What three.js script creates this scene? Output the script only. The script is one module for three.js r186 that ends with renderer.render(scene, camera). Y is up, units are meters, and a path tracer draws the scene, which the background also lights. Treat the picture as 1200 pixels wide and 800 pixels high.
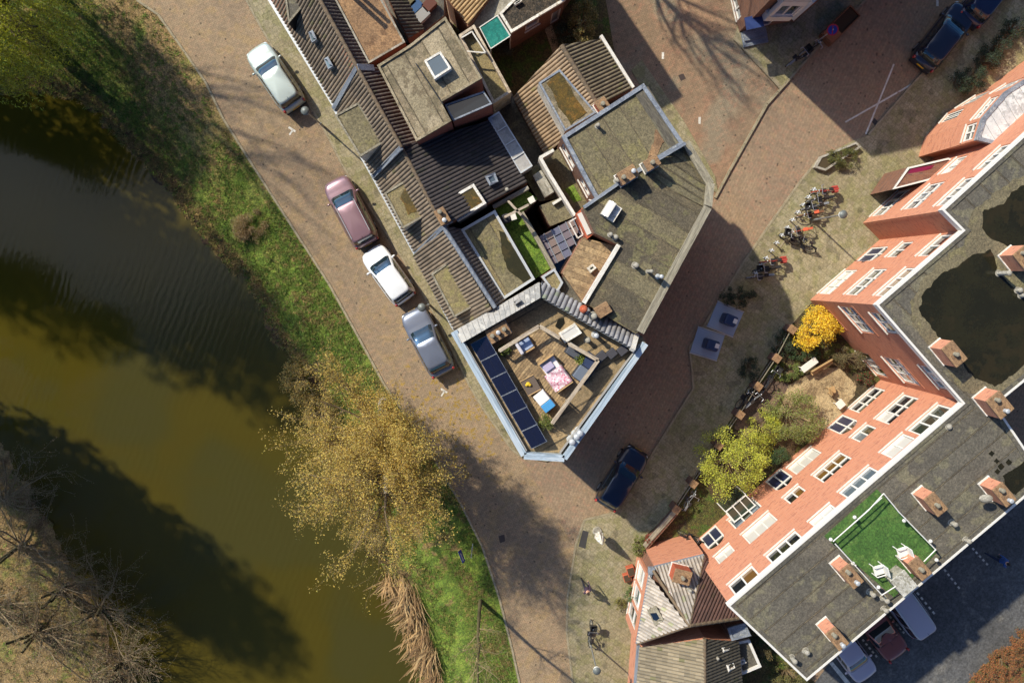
import * as THREE from 'three';
import { Sky } from 'three/addons/objects/Sky.js';
import { mergeGeometries, mergeVertices } from 'three/addons/utils/BufferGeometryUtils.js';
import { RoundedBoxGeometry } from 'three/addons/geometries/RoundedBoxGeometry.js';

// ---------------------------------------------------------------- camera, sky, sun, exposure
const scene = new THREE.Scene();
const CAMY = 49, FOC = 933;                       // metres above the street; focal length for a frame 1200 wide
const camera = new THREE.PerspectiveCamera(46.41, 1.5, 0.5, 3000);
camera.up.set(0, 0, -1);
camera.position.set(0, CAMY, 0);
camera.lookAt(CAMY * 10 / FOC, 0, CAMY * 74 / FOC);
camera.updateMatrixWorld();

const SUN = new THREE.Vector3(-0.762 * Math.cos(0.715), Math.sin(0.715), -0.648 * Math.cos(0.715)).normalize();
const sky = new Sky(); sky.name = 'sky'; sky.scale.setScalar(2000);
sky.userData = { kind: 'structure' };
sky.material.uniforms.sunPosition.value.copy(SUN);
sky.material.uniforms.turbidity.value = 5;
sky.material.uniforms.rayleigh.value = 0.85;
sky.material.uniforms.mieCoefficient.value = 0.004;
scene.add(sky);
scene.environmentIntensity = 0.18;
const sun = new THREE.DirectionalLight(new THREE.Color(1.0, 0.91, 0.735), 4.7);
sun.position.copy(SUN).multiplyScalar(120); sun.target.position.set(0, 0, 3);
sun.castShadow = true; sun.shadow.mapSize.set(4096, 4096); sun.shadow.radius = 1.8;
Object.assign(sun.shadow.camera, { left: -60, right: 60, top: 60, bottom: -60, near: 1, far: 300 });
scene.add(sun, sun.target);

const renderer = new THREE.WebGLRenderer({ antialias: true });
renderer.toneMapping = THREE.LinearToneMapping;
renderer.toneMappingExposure = 1.27;
renderer.shadowMap.enabled = true;

// ---------------------------------------------------------------- survey: photo coordinates (1200 x 800) of a point of known height -> metres
const FV = new THREE.Vector3(10 / FOC, -1, 74 / FOC).normalize();
const RV = new THREE.Vector3().crossVectors(FV, new THREE.Vector3(0, 0, -1)).normalize();
const DV = new THREE.Vector3().crossVectors(FV, RV).normalize();
function ray(u, v) { return FV.clone().addScaledVector(RV, (u - 600) / FOC).addScaledVector(DV, (v - 400) / FOC); }
function G(u, v, y = 0) { const d = ray(u, v); const t = (y - CAMY) / d.y; return new THREE.Vector3(d.x * t, y, d.z * t); }
function toPhoto(x, y, z) {
  const px = x, py = y - CAMY, pz = z;
  const w = px * FV.x + py * FV.y + pz * FV.z;
  return [600 + FOC * (px * RV.x + py * RV.y + pz * RV.z) / w, 400 + FOC * (px * DV.x + py * DV.y + pz * DV.z) / w];
}

// ---------------------------------------------------------------- random numbers and noise
let seedState = 12345;
function rnd() { seedState = (seedState * 1664525 + 1013904223) >>> 0; return seedState / 4294967296; }
function rr(a, b) { return a + (b - a) * rnd(); }
function reseed(s) { seedState = s >>> 0; }
const NT = new Float32Array(65536); for (let i = 0; i < 65536; i++) NT[i] = rnd();
function vn(x, y) {
  const xi = Math.floor(x), yi = Math.floor(y); let fx = x - xi, fy = y - yi;
  fx = fx * fx * (3 - 2 * fx); fy = fy * fy * (3 - 2 * fy);
  const a = (yi & 255) << 8, b = ((yi + 1) & 255) << 8, c = xi & 255, d = (xi + 1) & 255;
  const p = NT[a + c], q = NT[a + d], r = NT[b + c], s = NT[b + d];
  return p + (q - p) * fx + (r - p) * fy + (p - q - r + s) * fx * fy;
}
function fbm(x, y, o = 4) { let s = 0, a = 0.5, n = 0; for (let i = 0; i < o; i++) { s += a * vn(x, y); n += a; x = x * 2.03 + 17.3; y = y * 2.03 + 9.1; a *= 0.55; } return s / n; }
function tfbm(x, y, per, o, seed) { // x, y in 0..1, tiles
  let s = 0, a = 0.5, n = 0, P = per;
  for (let k = 0; k < o; k++) {
    const X = x * P, Y = y * P; let xi = Math.floor(X), yi = Math.floor(Y), fx = X - xi, fy = Y - yi; fx = fx * fx * (3 - 2 * fx); fy = fy * fy * (3 - 2 * fy);
    const x0 = (xi % P) + seed * 31 + k * 57, x1 = ((xi + 1) % P) + seed * 31 + k * 57, y0 = (yi % P) + seed * 17, y1 = ((yi + 1) % P) + seed * 17;
    const p = NT[((y0 & 255) << 8) + (x0 & 255)], q = NT[((y0 & 255) << 8) + (x1 & 255)], r = NT[((y1 & 255) << 8) + (x0 & 255)], t = NT[((y1 & 255) << 8) + (x1 & 255)];
    s += a * (p + (q - p) * fx + (r - p) * fy + (p - q - r + t) * fx * fy); n += a; a *= 0.55; P *= 2;
  }
  return s / n;
}
function hash(a, b) { return NT[((a * 73856093) ^ (b * 19349663)) & 65535]; }
const clamp = (x, a = 0, b = 1) => Math.min(b, Math.max(a, x));
const sstep = (a, b, x) => { const t = clamp((x - a) / (b - a)); return t * t * (3 - 2 * t); };
const mix3 = (a, b, t) => [a[0] + (b[0] - a[0]) * t, a[1] + (b[1] - a[1]) * t, a[2] + (b[2] - a[2]) * t];

// ---------------------------------------------------------------- textures
function texture(w, h, fn, srgb = true, wrap = THREE.RepeatWrapping) {
  const d = new Uint8Array(w * h * 4);
  for (let j = 0; j < h; j++) for (let i = 0; i < w; i++) {
    const c = fn(i, j), o = (j * w + i) * 4;
    d[o] = clamp(c[0], 0, 255); d[o + 1] = clamp(c[1], 0, 255); d[o + 2] = clamp(c[2], 0, 255); d[o + 3] = 255;
  }
  const t = new THREE.DataTexture(d, w, h, THREE.RGBAFormat);
  t.magFilter = THREE.LinearFilter; t.minFilter = THREE.LinearMipmapLinearFilter; t.generateMipmaps = true;
  t.wrapS = t.wrapT = wrap; if (srgb) t.colorSpace = THREE.SRGBColorSpace; t.needsUpdate = true;
  return t;
}
// a tiling speckle used as relief on most rough surfaces (uv in metres, 4 m tile)
const grainBump = texture(512, 512, (i, j) => { const n = 255 * (0.55 * fbm(i / 2, j / 2, 2) + 0.45 * vn(i / 8, j / 8)); return [n, n, n]; }, false);
grainBump.repeat.set(0.25, 0.25);

// ---------------------------------------------------------------- materials
function mat(r, g, b, rough = 0.85, extra = {}) {
  const m = extra.physical ? new THREE.MeshPhysicalMaterial() : new THREE.MeshStandardMaterial();
  const e = { ...extra }; delete e.physical;
  m.color.setRGB(r / 255, g / 255, b / 255, THREE.SRGBColorSpace); m.roughness = rough; m.metalness = 0;
  Object.assign(m, e); m.side = THREE.DoubleSide; return m;
}
// mottled surface: a colour map of its own, uv in metres, period P metres
function mottled(cols, P, seed, rough = 0.9, o = {}) {
  const N = o.size || (P <= 4 ? 128 : 256), f = o.freq || 6;
  const t = texture(N, N, (i, j) => {
    const x = i / N, y = j / N;
    const s = (p, r, q) => tfbm(p, r, Math.max(2, Math.round(q)), 5, seed);
    const n = s(x, y, f), n2 = s(x, y, f * 3.7);
    let c = mix3(cols[0], cols[1], sstep(0.36, 0.64, n));
    if (cols[2]) c = mix3(c, cols[2], sstep(o.t0 || 0.52, o.t1 || 0.62, n2 * 0.55 + s(y, x, f * 0.8) * 0.45));
    const g = 1 + (hash(i, j) - 0.5) * (o.grain ?? 0.22) + (vn(i / 2, j / 2) - 0.5) * (o.grain ?? 0.22);
    if (o.seam) { const q = ((o.seamV ? x : y) * P) % o.seam; if (q < 0.05) c = mix3(c, o.seamCol || [60, 55, 48], 0.5); }
    return [c[0] * g, c[1] * g, c[2] * g];
  });
  t.repeat.set(1 / P, 1 / P);
  return mat(255, 255, 255, rough, { map: t, bumpMap: grainBump, bumpScale: o.bump ?? 0.007 });
}

// ---------------------------------------------------------------- objects, parts, names
const names = {}, origin = new Map();
function numbered(n) { names[n] = (names[n] ?? -1) + 1; return names[n] ? n + '_' + String(names[n]).padStart(3, '0') : n; }
function shade(o) { o.castShadow = true; o.receiveShadow = true; return o; }
function tag(o, label, category, group, kind) { o.userData.label = label; o.userData.category = category; if (group) o.userData.group = group; if (kind) o.userData.kind = kind; return o; }
function thing(name, label, category, pos = new THREE.Vector3(), group) {
  const o = new THREE.Group(); o.name = numbered(name); o.position.copy(pos); scene.add(o); origin.set(o, pos.clone());
  return tag(o, label, category, group);
}
// geometry given in world coordinates, hung under a thing (or a part of one)
function part(parent, name, geo, m) {
  let p = parent; while (!origin.has(p)) p = p.parent;
  const q = origin.get(p); geo.translate(-q.x, -q.y, -q.z);
  const o = shade(new THREE.Mesh(geo, m)); o.name = name; parent.add(o); return o;
}
// geometry given in the thing's own coordinates
function piece(parent, name, geo, m) { const o = shade(new THREE.Mesh(geo, m)); o.name = name; parent.add(o); return o; }
function structure(name, geo, m) { const o = shade(new THREE.Mesh(geo, m)); o.name = numbered(name); o.userData.kind = 'structure'; scene.add(o); return o; }
function copy(src, pos, turn, label, group) {
  const c = src.clone(); c.name = numbered(src.name.replace(/_\d\d\d$/, '')); c.userData = { ...src.userData };
  c.position.copy(pos); if (turn !== undefined) c.rotation.y = turn; if (label) c.userData.label = label; if (group) c.userData.group = group;
  scene.add(c); origin.set(c, pos.clone()); return c;
}
function merge(list) {
  const l = list.map(g => { const k = g.index ? g.toNonIndexed() : g; for (const a of Object.keys(k.attributes)) if (!['position', 'normal', 'uv', 'color'].includes(a)) k.deleteAttribute(a); return k; });
  const hasC = l.some(g => g.attributes.color);
  for (const g of l) {
    if (!g.attributes.normal) g.computeVertexNormals();
    if (!g.attributes.uv) g.setAttribute('uv', new THREE.BufferAttribute(new Float32Array(g.attributes.position.count * 2), 2));
    if (hasC && !g.attributes.color) g.setAttribute('color', new THREE.BufferAttribute(new Float32Array(g.attributes.position.count * 3).fill(1), 3));
  }
  return mergeGeometries(l);
}
const V = (x, y, z) => new THREE.Vector3(x, y, z);

// ---------------------------------------------------------------- geometry helpers
function tris(pos, uv, col) {
  const g = new THREE.BufferGeometry(); g.setAttribute('position', new THREE.Float32BufferAttribute(pos, 3));
  g.setAttribute('uv', new THREE.Float32BufferAttribute(uv || new Array(pos.length / 3 * 2).fill(0), 2));
  if (col) g.setAttribute('color', new THREE.Float32BufferAttribute(col, 3));
  g.computeVertexNormals(); return g;
}
function area2(w) { let s = 0; for (let i = 0; i < w.length; i++) { const a = w[i], b = w[(i + 1) % w.length]; s += a.x * b.z - b.x * a.z; } return s; }
// top face of a polygon of world points (each with its own height), uv = world metres
function topFace(w, dy = 0) {
  const c = w.map(p => new THREE.Vector2(p.x, p.z)); const f = THREE.ShapeUtils.triangulateShape(c, []);
  const pos = [], uv = [];
  for (const t of f) {
    let [a, b, d] = t.map(i => w[i]);
    if ((b.x - a.x) * (d.z - a.z) - (d.x - a.x) * (b.z - a.z) > 0) [b, d] = [d, b];
    for (const p of [a, b, d]) { pos.push(p.x, p.y + dy, p.z); uv.push(p.x, p.z); }
  }
  return tris(pos, uv);
}
// side faces down to yb
function sideFaces(w, yb) {
  const pos = [], uv = []; const s = area2(w) > 0 ? 1 : -1; let L = 0;
  for (let i = 0; i < w.length; i++) {
    const a = w[i], b = w[(i + 1) % w.length], l = Math.hypot(b.x - a.x, b.z - a.z);
    const q = [[a.x, a.y, a.z, L, a.y], [b.x, b.y, b.z, L + l, b.y], [b.x, yb, b.z, L + l, yb], [a.x, yb, a.z, L, yb]];
    for (const k of s > 0 ? [0, 1, 2, 0, 2, 3] : [0, 2, 1, 0, 3, 2]) { pos.push(q[k][0], q[k][1], q[k][2]); uv.push(q[k][3], q[k][4]); }
    L += l;
  }
  return tris(pos, uv);
}
function offsetPoly(w, d) { // inward for d > 0
  const s = area2(w) > 0 ? 1 : -1, n = w.length, out = [];
  for (let i = 0; i < n; i++) {
    const p = w[(i + n - 1) % n], c = w[i], q = w[(i + 1) % n];
    const e1 = V(c.x - p.x, 0, c.z - p.z).normalize(), e2 = V(q.x - c.x, 0, q.z - c.z).normalize();
    const n1 = V(-e1.z * s, 0, e1.x * s), n2 = V(-e2.z * s, 0, e2.x * s);
    const b = n1.clone().add(n2); const k = d / Math.max(0.35, 1 + n1.dot(n2));
    out.push(V(c.x + b.x * k, c.y, c.z + b.z * k));
  }
  return out;
}
function ringGeo(w, width, lo, hi) { // rim along a polygon, from y+lo to y+hi
  const inn = offsetPoly(w, width), n = w.length, pos = [], uv = [];
  const quad = (a, b, c, d) => { for (const p of [a, b, c, a, c, d]) { pos.push(p.x, p.y, p.z); uv.push(p.x + p.y, p.z + p.y); } };
  const at = (p, y) => V(p.x, p.y + y, p.z); const s = area2(w) > 0;
  for (let i = 0; i < n; i++) {
    const a = w[i], b = w[(i + 1) % n], c = inn[(i + 1) % n], d = inn[i];
    if (s) { quad(at(a, hi), at(d, hi), at(c, hi), at(b, hi)); quad(at(a, lo), at(a, hi), at(b, hi), at(b, lo)); quad(at(d, hi), at(d, lo), at(c, lo), at(c, hi)); }
    else { quad(at(a, hi), at(b, hi), at(c, hi), at(d, hi)); quad(at(a, hi), at(a, lo), at(b, lo), at(b, hi)); quad(at(d, lo), at(d, hi), at(c, hi), at(c, lo)); }
  }
  return tris(pos, uv);
}
const W = pts => pts.map(([u, v, h]) => G(u, v, h ?? 0));
const Wh = (pts, h) => pts.map(([u, v]) => G(u, v, h));
const bary = w => { const c = V(0, 0, 0); w.forEach(p => c.add(p)); return c.multiplyScalar(1 / w.length); };
function box(cx, cy, cz, sx, sy, sz, turn = 0) { const g = new THREE.BoxGeometry(sx, sy, sz); if (turn) g.rotateY(turn); g.translate(cx, cy, cz); return g; }
function rbox(cx, cy, cz, sx, sy, sz, r = 0.03, turn = 0, seg = 2) { const g = new RoundedBoxGeometry(sx, sy, sz, seg, Math.min(r, sx / 2.01, sy / 2.01, sz / 2.01)); if (turn) g.rotateY(turn); g.translate(cx, cy, cz); return g; }
// beam with rectangular section between two points
function beam(a, b, w, h) {
  const d = b.clone().sub(a), L = d.length(); const g = new THREE.BoxGeometry(w, h, L);
  const m = new THREE.Matrix4(); const z = d.clone().normalize(); const up = Math.abs(z.y) > 0.95 ? V(1, 0, 0) : V(0, 1, 0);
  const x = new THREE.Vector3().crossVectors(up, z).normalize(), y = new THREE.Vector3().crossVectors(z, x);
  m.makeBasis(x, y, z); g.applyMatrix4(m); const c = a.clone().add(b).multiplyScalar(0.5); g.translate(c.x, c.y, c.z); return g;
}
function rod(a, b, r0, r1 = r0, n = 6) {
  const d = b.clone().sub(a), L = d.length(); const g = new THREE.CylinderGeometry(r1, r0, L, n, 1, false);
  g.applyQuaternion(new THREE.Quaternion().setFromUnitVectors(V(0, 1, 0), d.clone().normalize()));
  const c = a.clone().add(b).multiplyScalar(0.5); g.translate(c.x, c.y, c.z); return g;
}
function ball(p, r, sx = 1, sy = 1, sz = 1, n = 12) { const g = new THREE.SphereGeometry(r, n, Math.max(6, n * 0.7 | 0)); g.scale(sx, sy, sz); g.translate(p.x, p.y, p.z); return g; }
const headTo = (a, b) => Math.atan2(-(b.z - a.z), b.x - a.x); // turn about y that takes +x to a->b

// ================================================================ GROUND, CANAL, ROADS
const TX0 = -35, TZ0 = -20.5, TW = 72, TD = 49, TN = 1600, TM = 1088;
function worldTex(fn, srgb = true, n = TN, m = TM) {
  const t = texture(n, m, (i, j) => { const x = TX0 + (i + 0.5) / n * TW, z = TZ0 + (j + 0.5) / m * TD; const [u, v] = toPhoto(x, 0, z); return fn(x, z, u, v, i, j); }, srgb, THREE.MirroredRepeatWrapping);
  t.repeat.set(1 / TW, 1 / TD); t.offset.set(-TX0 / TW, -TZ0 / TD); return t;
}
function polyDist(poly, x, z) { // signed: + outside
  let d = 1e9, ins = false;
  for (let i = 0, j = poly.length - 1; i < poly.length; j = i++) {
    const a = poly[i], b = poly[j], ex = b.x - a.x, ez = b.z - a.z, t = clamp(((x - a.x) * ex + (z - a.z) * ez) / (ex * ex + ez * ez));
    const dx = x - a.x - ex * t, dz = z - a.z - ez * t; d = Math.min(d, dx * dx + dz * dz);
    if ((a.z > z) !== (b.z > z) && x < ex * (z - a.z) / ez + a.x) ins = !ins;
  }
  d = Math.sqrt(d); return ins ? -d : d;
}
const WATER = -1.0;
const canalPoly = Wh([[-420, 0], [-300, 40], [-183, 80], [-60, 112], [58, 108], [104, 126], [130, 155], [160, 185], [190, 212], [220, 255], [258, 300], [292, 338], [318, 395], [350, 432], [378, 480], [402, 560], [432, 632], [464, 685], [480, 740], [492, 800], [525, 1000], [600, 1500],
  [240, 1500], [205, 1000], [160, 812], [138, 757], [104, 690], [58, 612], [0, 525], [-60, 425], [-160, 360], [-420, 280]], WATER);
const SG = { x: -44, z: -38, s: 0.5, n: 180, m: 156, d: null };
SG.d = new Float32Array(SG.n * SG.m); for (let j = 0; j < SG.m; j++) for (let i = 0; i < SG.n; i++) SG.d[j * SG.n + i] = polyDist(canalPoly, SG.x + i * SG.s, SG.z + j * SG.s);
function shoreDist(x, z) { // distance to the water's edge, + on land
  const a = (x - SG.x) / SG.s, b = (z - SG.z) / SG.s, i = Math.floor(a), j = Math.floor(b);
  if (i < 0 || j < 0 || i >= SG.n - 1 || j >= SG.m - 1) return polyDist(canalPoly, x, z);
  const fx = a - i, fy = b - j, o = j * SG.n + i, D = SG.d; return (D[o] * (1 - fx) + D[o + 1] * fx) * (1 - fy) + (D[o + SG.n] * (1 - fx) + D[o + SG.n + 1] * fx) * fy;
}
function groundY(x, z) {
  const d = shoreDist(x, z) + (vn(x * 1.3, z * 1.3) - 0.5) * 0.9 + (vn(x * 4, z * 4) - 0.5) * 0.3;
  if (d < 0) return WATER - Math.min(1.4, -d * 0.7);
  return WATER + 0.93 * sstep(-0.6, 4.4, d) - 0.93 * sstep(-0.6, 4.4, 0) + 0.02 + (vn(x * 2.2, z * 2.2) - 0.5) * 0.10 * sstep(4.5, 1.5, d) * sstep(0, 0.7, d) ;
}
const kerbLine = [[60, -300], [105, -130], [140, -40], [160, 0], [185, 17], [205, 45], [240, 95], [262, 140], [300, 200], [345, 270], [385, 332], [420, 395], [450, 450], [500, 522], [540, 590], [565, 640], [585, 700], [600, 760], [610, 806], [640, 1000]];
{
  // terrain: fine where the camera looks, stretched to the horizon outside
  const ax = [], az = []; const far = [-1500, -700, -300, -150, -90, -60, -48];
  for (const f of far) { ax.push(f); az.push(f); } for (let x = -41; x <= 42; x += 0.42) ax.push(x); for (let z = -34; z <= 38; z += 0.42) az.push(z);
  for (const f of [...far].reverse()) { ax.push(-f); az.push(-f); }
  const pos = [], uv = [], idx = [];
  for (const z of az) for (const x of ax) { let y = groundY(x, z); if (x > -8 && y > -0.3) y = -0.08; pos.push(x, y, z); uv.push(x, z); }
  const nx = ax.length; for (let j = 0; j < az.length - 1; j++) for (let i = 0; i < nx - 1; i++) { const a = j * nx + i; idx.push(a, a + nx, a + 1, a + 1, a + nx, a + nx + 1); }
  const g = new THREE.BufferGeometry(); g.setAttribute('position', new THREE.Float32BufferAttribute(pos, 3)); g.setAttribute('uv', new THREE.Float32BufferAttribute(uv, 2)); g.setIndex(idx); g.computeVertexNormals();
  const map = worldTex((x, z, u, v, i, j) => {
    const n = fbm(x * 0.55, z * 0.55, 5), f = fbm(x * 3 + 40, z * 3, 4), k = hash(i, j);
    let c = mix3([86, 106, 36], [112, 128, 48], sstep(0.35, 0.65, f));
    c = mix3(c, [138, 114, 72], sstep(0.54, 0.66, n * 0.6 + f * 0.4));
    // worn earth beside the kerb and on the upper verge
    const e = (u - (150 + v * 0.62)); // distance from a line that runs with the street
    const up = sstep(300, 90, v) * sstep(-95, -20, e) ;
    c = mix3(c, mix3([150, 122, 84], [122, 104, 66], f), clamp(up * sstep(0.3, 0.6, n + 0.12)));
    const d = shoreDist(x, z);
    c = mix3(c, mix3([88, 66, 44], [58, 44, 32], f), sstep(1.4, 0.5, d + (f - 0.5) * 1.4));
    if (u < 330 && v > 480) c = mix3(mix3([150, 122, 84], [122, 104, 66], f), c, sstep(0.5, 0.65, n) * 0.6);
    const g2 = 0.72 + 0.55 * k; return [c[0] * g2, c[1] * g2, c[2] * g2];
  });
  structure('ground', g, mat(255, 255, 255, 1, { map, bumpMap: grainBump, bumpScale: 0.05 }));
}
{
  // canal water: murky green body, mirror-smooth skin with wind ripples in the upper reach
  const g = new THREE.PlaneGeometry(700, 700, 1, 1); g.rotateX(-Math.PI / 2); g.translate(0, WATER, 0);
  const p = g.attributes.position, uv = g.attributes.uv; for (let i = 0; i < p.count; i++) uv.setXY(i, p.getX(i), p.getZ(i));
  const rip = worldTex((x, z, u, v) => {
    const a = x * 0.93 + z * 0.36, b = -x * 0.36 + z * 0.93;
    const w = Math.sin((a * 15 + 5 * fbm(x * 0.9, z * 0.9, 3)) + 2.4 * vn(a * 2, b * 1.1)) * 0.5 + 0.5;
    const n = 110 + 90 * w * (0.25 + 0.75 * sstep(0.3, 0.65, fbm(x * 0.3 + 3, z * 0.3, 3))) + 40 * vn(a * 9, b * 3); return [n, n, n];
  }, false);
  const col = worldTex((x, z, u, v) => {
    const n = fbm(x * 0.12 + 5, z * 0.12, 4); const c = mix3([70, 62, 18], [64, 60, 26], sstep(0.4, 0.62, n)); return c;
  }, true, 256, 176);
  const m = mat(255, 255, 255, 0.07, { physical: true, map: col, bumpMap: rip, bumpScale: 0.009, ior: 1.33, specularIntensity: 1 });
  structure('canal_water', g, m);
}
// ---- the brick roads: one sheet, its bricks, stains and patches as colour and fine relief
function sheet(name, pts, y, m) { return structure(name, topFace(Wh(pts, y)), m); }
{
  const brick = (x, z, dx, dz, rw, bl) => { const a = x * dx + z * dz, b = x * dz - z * dx; const r = Math.floor(a / rw), s = b / bl + (r & 1) * 0.5 + hash(r, 3) * 0.2, q = Math.floor(s); return [hash(r * 7 + 11, q), (a / rw - r), s - q]; };
  const roadMap = worldTex((x, z, u, v, i, j) => {
    const n = fbm(x * 0.35, z * 0.35, 4), f = fbm(x * 2.2, z * 2.2, 4), s = vn(x * 9, z * 9);
    const kx = v > 200 ? 855 - (v - 200) * 0.53 : v > 122 ? 899 - (v - 122) * 0.564 : v > 52 ? 962 - (v - 52) * 0.9 : 1020 - (v + 5) * 1.02;
    const cross = (u - 612) * 0.86 - (v - 540) * 0.52 > 0;
    const sq = v < 236 && u < kx && u > 560;
    let br, c;
    if (cross && !sq) {
      br = brick(x, z, 0.58, -0.815, 0.1, 0.21);
      c = mix3([150, 128, 102], [142, 121, 98], sstep(0.35, 0.65, n)); c = mix3(c, [156, 130, 98], sstep(0.55, 0.75, f) * 0.5);
      c = mix3(c, [140, 100, 80], (br[0] > 0.8) * 0.35);
    } else if (sq) {
      br = brick(x, z, 0.5, 0.866, 0.1, 0.21);
      c = mix3([146, 118, 92], [136, 114, 90], sstep(0.4, 0.6, n)); c = mix3(c, [138, 126, 104], sstep(0.52, 0.6, fbm(x * 0.22 + 9, z * 0.22, 3)) * 0.8);
      c = mix3(c, [142, 104, 82], (br[0] > 0.8) * 0.3 + sstep(0.58, 0.68, f) * 0.3);
    } else {
      br = brick(x, z, 0.5, 0.866, 0.1, 0.21);
      c = mix3([152, 130, 101], [144, 123, 97], sstep(0.35, 0.65, n)); c = mix3(c, [160, 134, 92], sstep(0.5, 0.7, f) * 0.5);
      c = mix3(c, [144, 112, 86], (br[0] > 0.82) * 0.3);
      const leaf = sstep(130, 40, Math.hypot(u - 520, v - 500)); if (leaf * 0.5 > 1 - f * 1.05 && s > 0.62) c = [150, 122, 60];
    }
    let g = 0.93 + 0.14 * br[0]; if (br[1] < 0.22 || br[2] < 0.1) g *= 0.8;
    g *= 0.96 + 0.08 * s; if (hash(i >> 1, j >> 1) > 0.996) g *= 0.6;
    return [c[0] * g, c[1] * g, c[2] * g];
  });
  const roadM = mat(255, 255, 255, 0.88, { map: roadMap, bumpMap: grainBump, bumpScale: 0.006 });
  sheet('brick_road', [...kerbLine, [1500, 1000], [1500, -300]], 0, roadM);
  const paveMap = worldTex((x, z, u, v, i, j) => {
    const left = u < 660 && v < 560; const ax = left ? 0.5 : 0.61, az = left ? 0.866 : -0.79;
    const a = x * ax + z * az, b = x * az - z * ax; const r = Math.floor(a / 0.3), q = Math.floor(b / 0.3 + (r & 1) * 0.5), fa = a / 0.3 - r, fb = b / 0.3 + (r & 1) * 0.5 - q;
    const n = fbm(x * 0.5 + 30, z * 0.5, 4), f = fbm(x * 2.5, z * 2.5 + 7, 4), h = hash(r + 50, q + 9);
    let c = mix3([148, 137, 108], [136, 125, 97], sstep(0.35, 0.65, n));
    c = mix3(c, [116, 114, 68], sstep(0.46, 0.64, f) * 0.42); c = mix3(c, [140, 134, 118], (h > 0.9) * 0.2);
    let g = 0.95 + 0.1 * h; if (fa < 0.12 || fb < 0.12) { g *= 0.92; c = mix3(c, [98, 98, 62], 0.22); }
    g *= 0.88 + 0.24 * hash(i, j); if (vn(x * 1.7 + 80, z * 1.7) > 0.86) g *= 0.85; return [c[0] * g, c[1] * g, c[2] * g];
  });
  const paveM = mat(255, 255, 255, 0.92, { map: paveMap, bumpMap: grainBump, bumpScale: 0.015 });
  const kerbM = mottled([[150, 138, 112], [124, 114, 92], [104, 100, 74]], 3, 5, 0.9);
  const slab = (name, pts, y) => { const w = Wh(pts, y); return structure(name, merge([topFace(w), sideFaces(w, -0.05)]), paveM); };
  slab('pavement', [[278, -20], [300, 22], [316, 50], [378, 148], [402, 195], [470, 300], [510, 370], [552, 455], [567, 480], [600, 527], [612, 535], [640, 541], [656, 536], [640, 480], [560, 400], [500, 300], [430, 180], [350, 50], [316, -20]], 0.1);
  slab('pavement', [[676, 840], [664, 740], [665, 700], [675, 637], [685, 609], [722, 600], [755, 547], [813, 455], [811, 430], [808, 408], [848, 345], [872, 307], [900, 266], [940, 210], [962, 184], [1000, 165], [1018, 158], [1072, 96], [1100, 68], [1165, 5], [1190, -25], [1300, -25], [1300, 60], [1120, 230], [1030, 320], [980, 370], [1030, 470], [860, 640], [860, 840]], 0.1);
  slab('pavement', [[861, 45], [916, 104], [962, 52], [1020, -5], [1110, -100], [900, -100]], 0.1);
  slab('pavement', [[740, 82], [768, 128], [832, 222], [842, 226], [838, 206], [802, 142], [752, 70]], 0.06);
  // kerb stones, one run of stones per kerb
  const kerb = (pts, y, w, h, name = 'kerb') => {
    const l = []; const c = Wh(pts, y); const e = (a, b) => a.clone().lerp(b, 0.5);
    for (let i = 0; i < c.length - 1; i++) { const L = c[i].distanceTo(c[i + 1]), n = Math.max(1, Math.round(L / 0.9)); for (let k = 0; k < n; k++) { const a = c[i].clone().lerp(c[i + 1], (k + 0.012) / n), b = c[i].clone().lerp(c[i + 1], (k + 1 - 0.012) / n); const q = rr(-0.006, 0.006); a.y += q; b.y += q; l.push(beam(a, b, w, h)); } }
    return structure(name, merge(l), kerbM);
  };
  kerb(kerbLine.slice(2), 0.0, 0.14, 0.1);
  kerb([[278, -20], [300, 22], [316, 50], [378, 148], [402, 195], [470, 300], [510, 370], [552, 455], [567, 480], [600, 527], [612, 535]], 0.07, 0.13, 0.09);
  kerb([[676, 840], [664, 740], [665, 700], [675, 637], [685, 609], [722, 600], [755, 547], [813, 455], [811, 430], [808, 408], [848, 345], [872, 307], [900, 266], [940, 210], [962, 184]], 0.07, 0.13, 0.09);
  kerb([[1018, 158], [1072, 96], [1100, 68], [1165, 5], [1190, -25]], 0.07, 0.13, 0.09);
  kerb([[838, 232], [855, 200], [899, 122], [962, 52], [1020, -5]], 0.03, 0.14, 0.22);
  kerb([[861, 45], [916, 104]], 0.06, 0.2, 0.12);
  kerb([[914, 290], [958, 226]], 0.075, 0.1, 0.09);
  // painted lines
  const paint = mottled([[204, 200, 190], [186, 180, 168], [120, 100, 90]], 2, 8, 0.8, { t0: 0.6, t1: 0.72 });
  const stripe = (a, b, w, name = 'road_marking') => { const p = G(a[0], a[1], 0.005), q = G(b[0], b[1], 0.005); const n = V(-(q.z - p.z), 0, q.x - p.x).normalize().multiplyScalar(w / 2); const g = topFace([p.clone().add(n), q.clone().add(n), q.clone().sub(n), p.clone().sub(n)]); structure(name, g, paint); };
  stripe([991, 143], [1072, 97], 0.1); stripe([1015, 157], [1048, 75], 0.1); stripe([1019, 158], [1073, 95], 0.1);
  for (const [u, v] of [[342, 152], [520, 458]]) { stripe([u - 4, v - 3], [u + 4, v + 2], 0.12); stripe([u + 1, v], [u - 3, v + 6], 0.1); }
  for (const [u, v] of [[777, 65], [820, 141], [1099, 3]]) stripe([u, v - 4], [u, v + 4], 0.14);
  // asphalt car park behind the red brick block
  const asph = mottled([[84, 84, 84], [74, 74, 74], [100, 98, 94]], 14, 11, 0.95, { t0: 0.6, t1: 0.72, grain: 0.3 });
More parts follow.
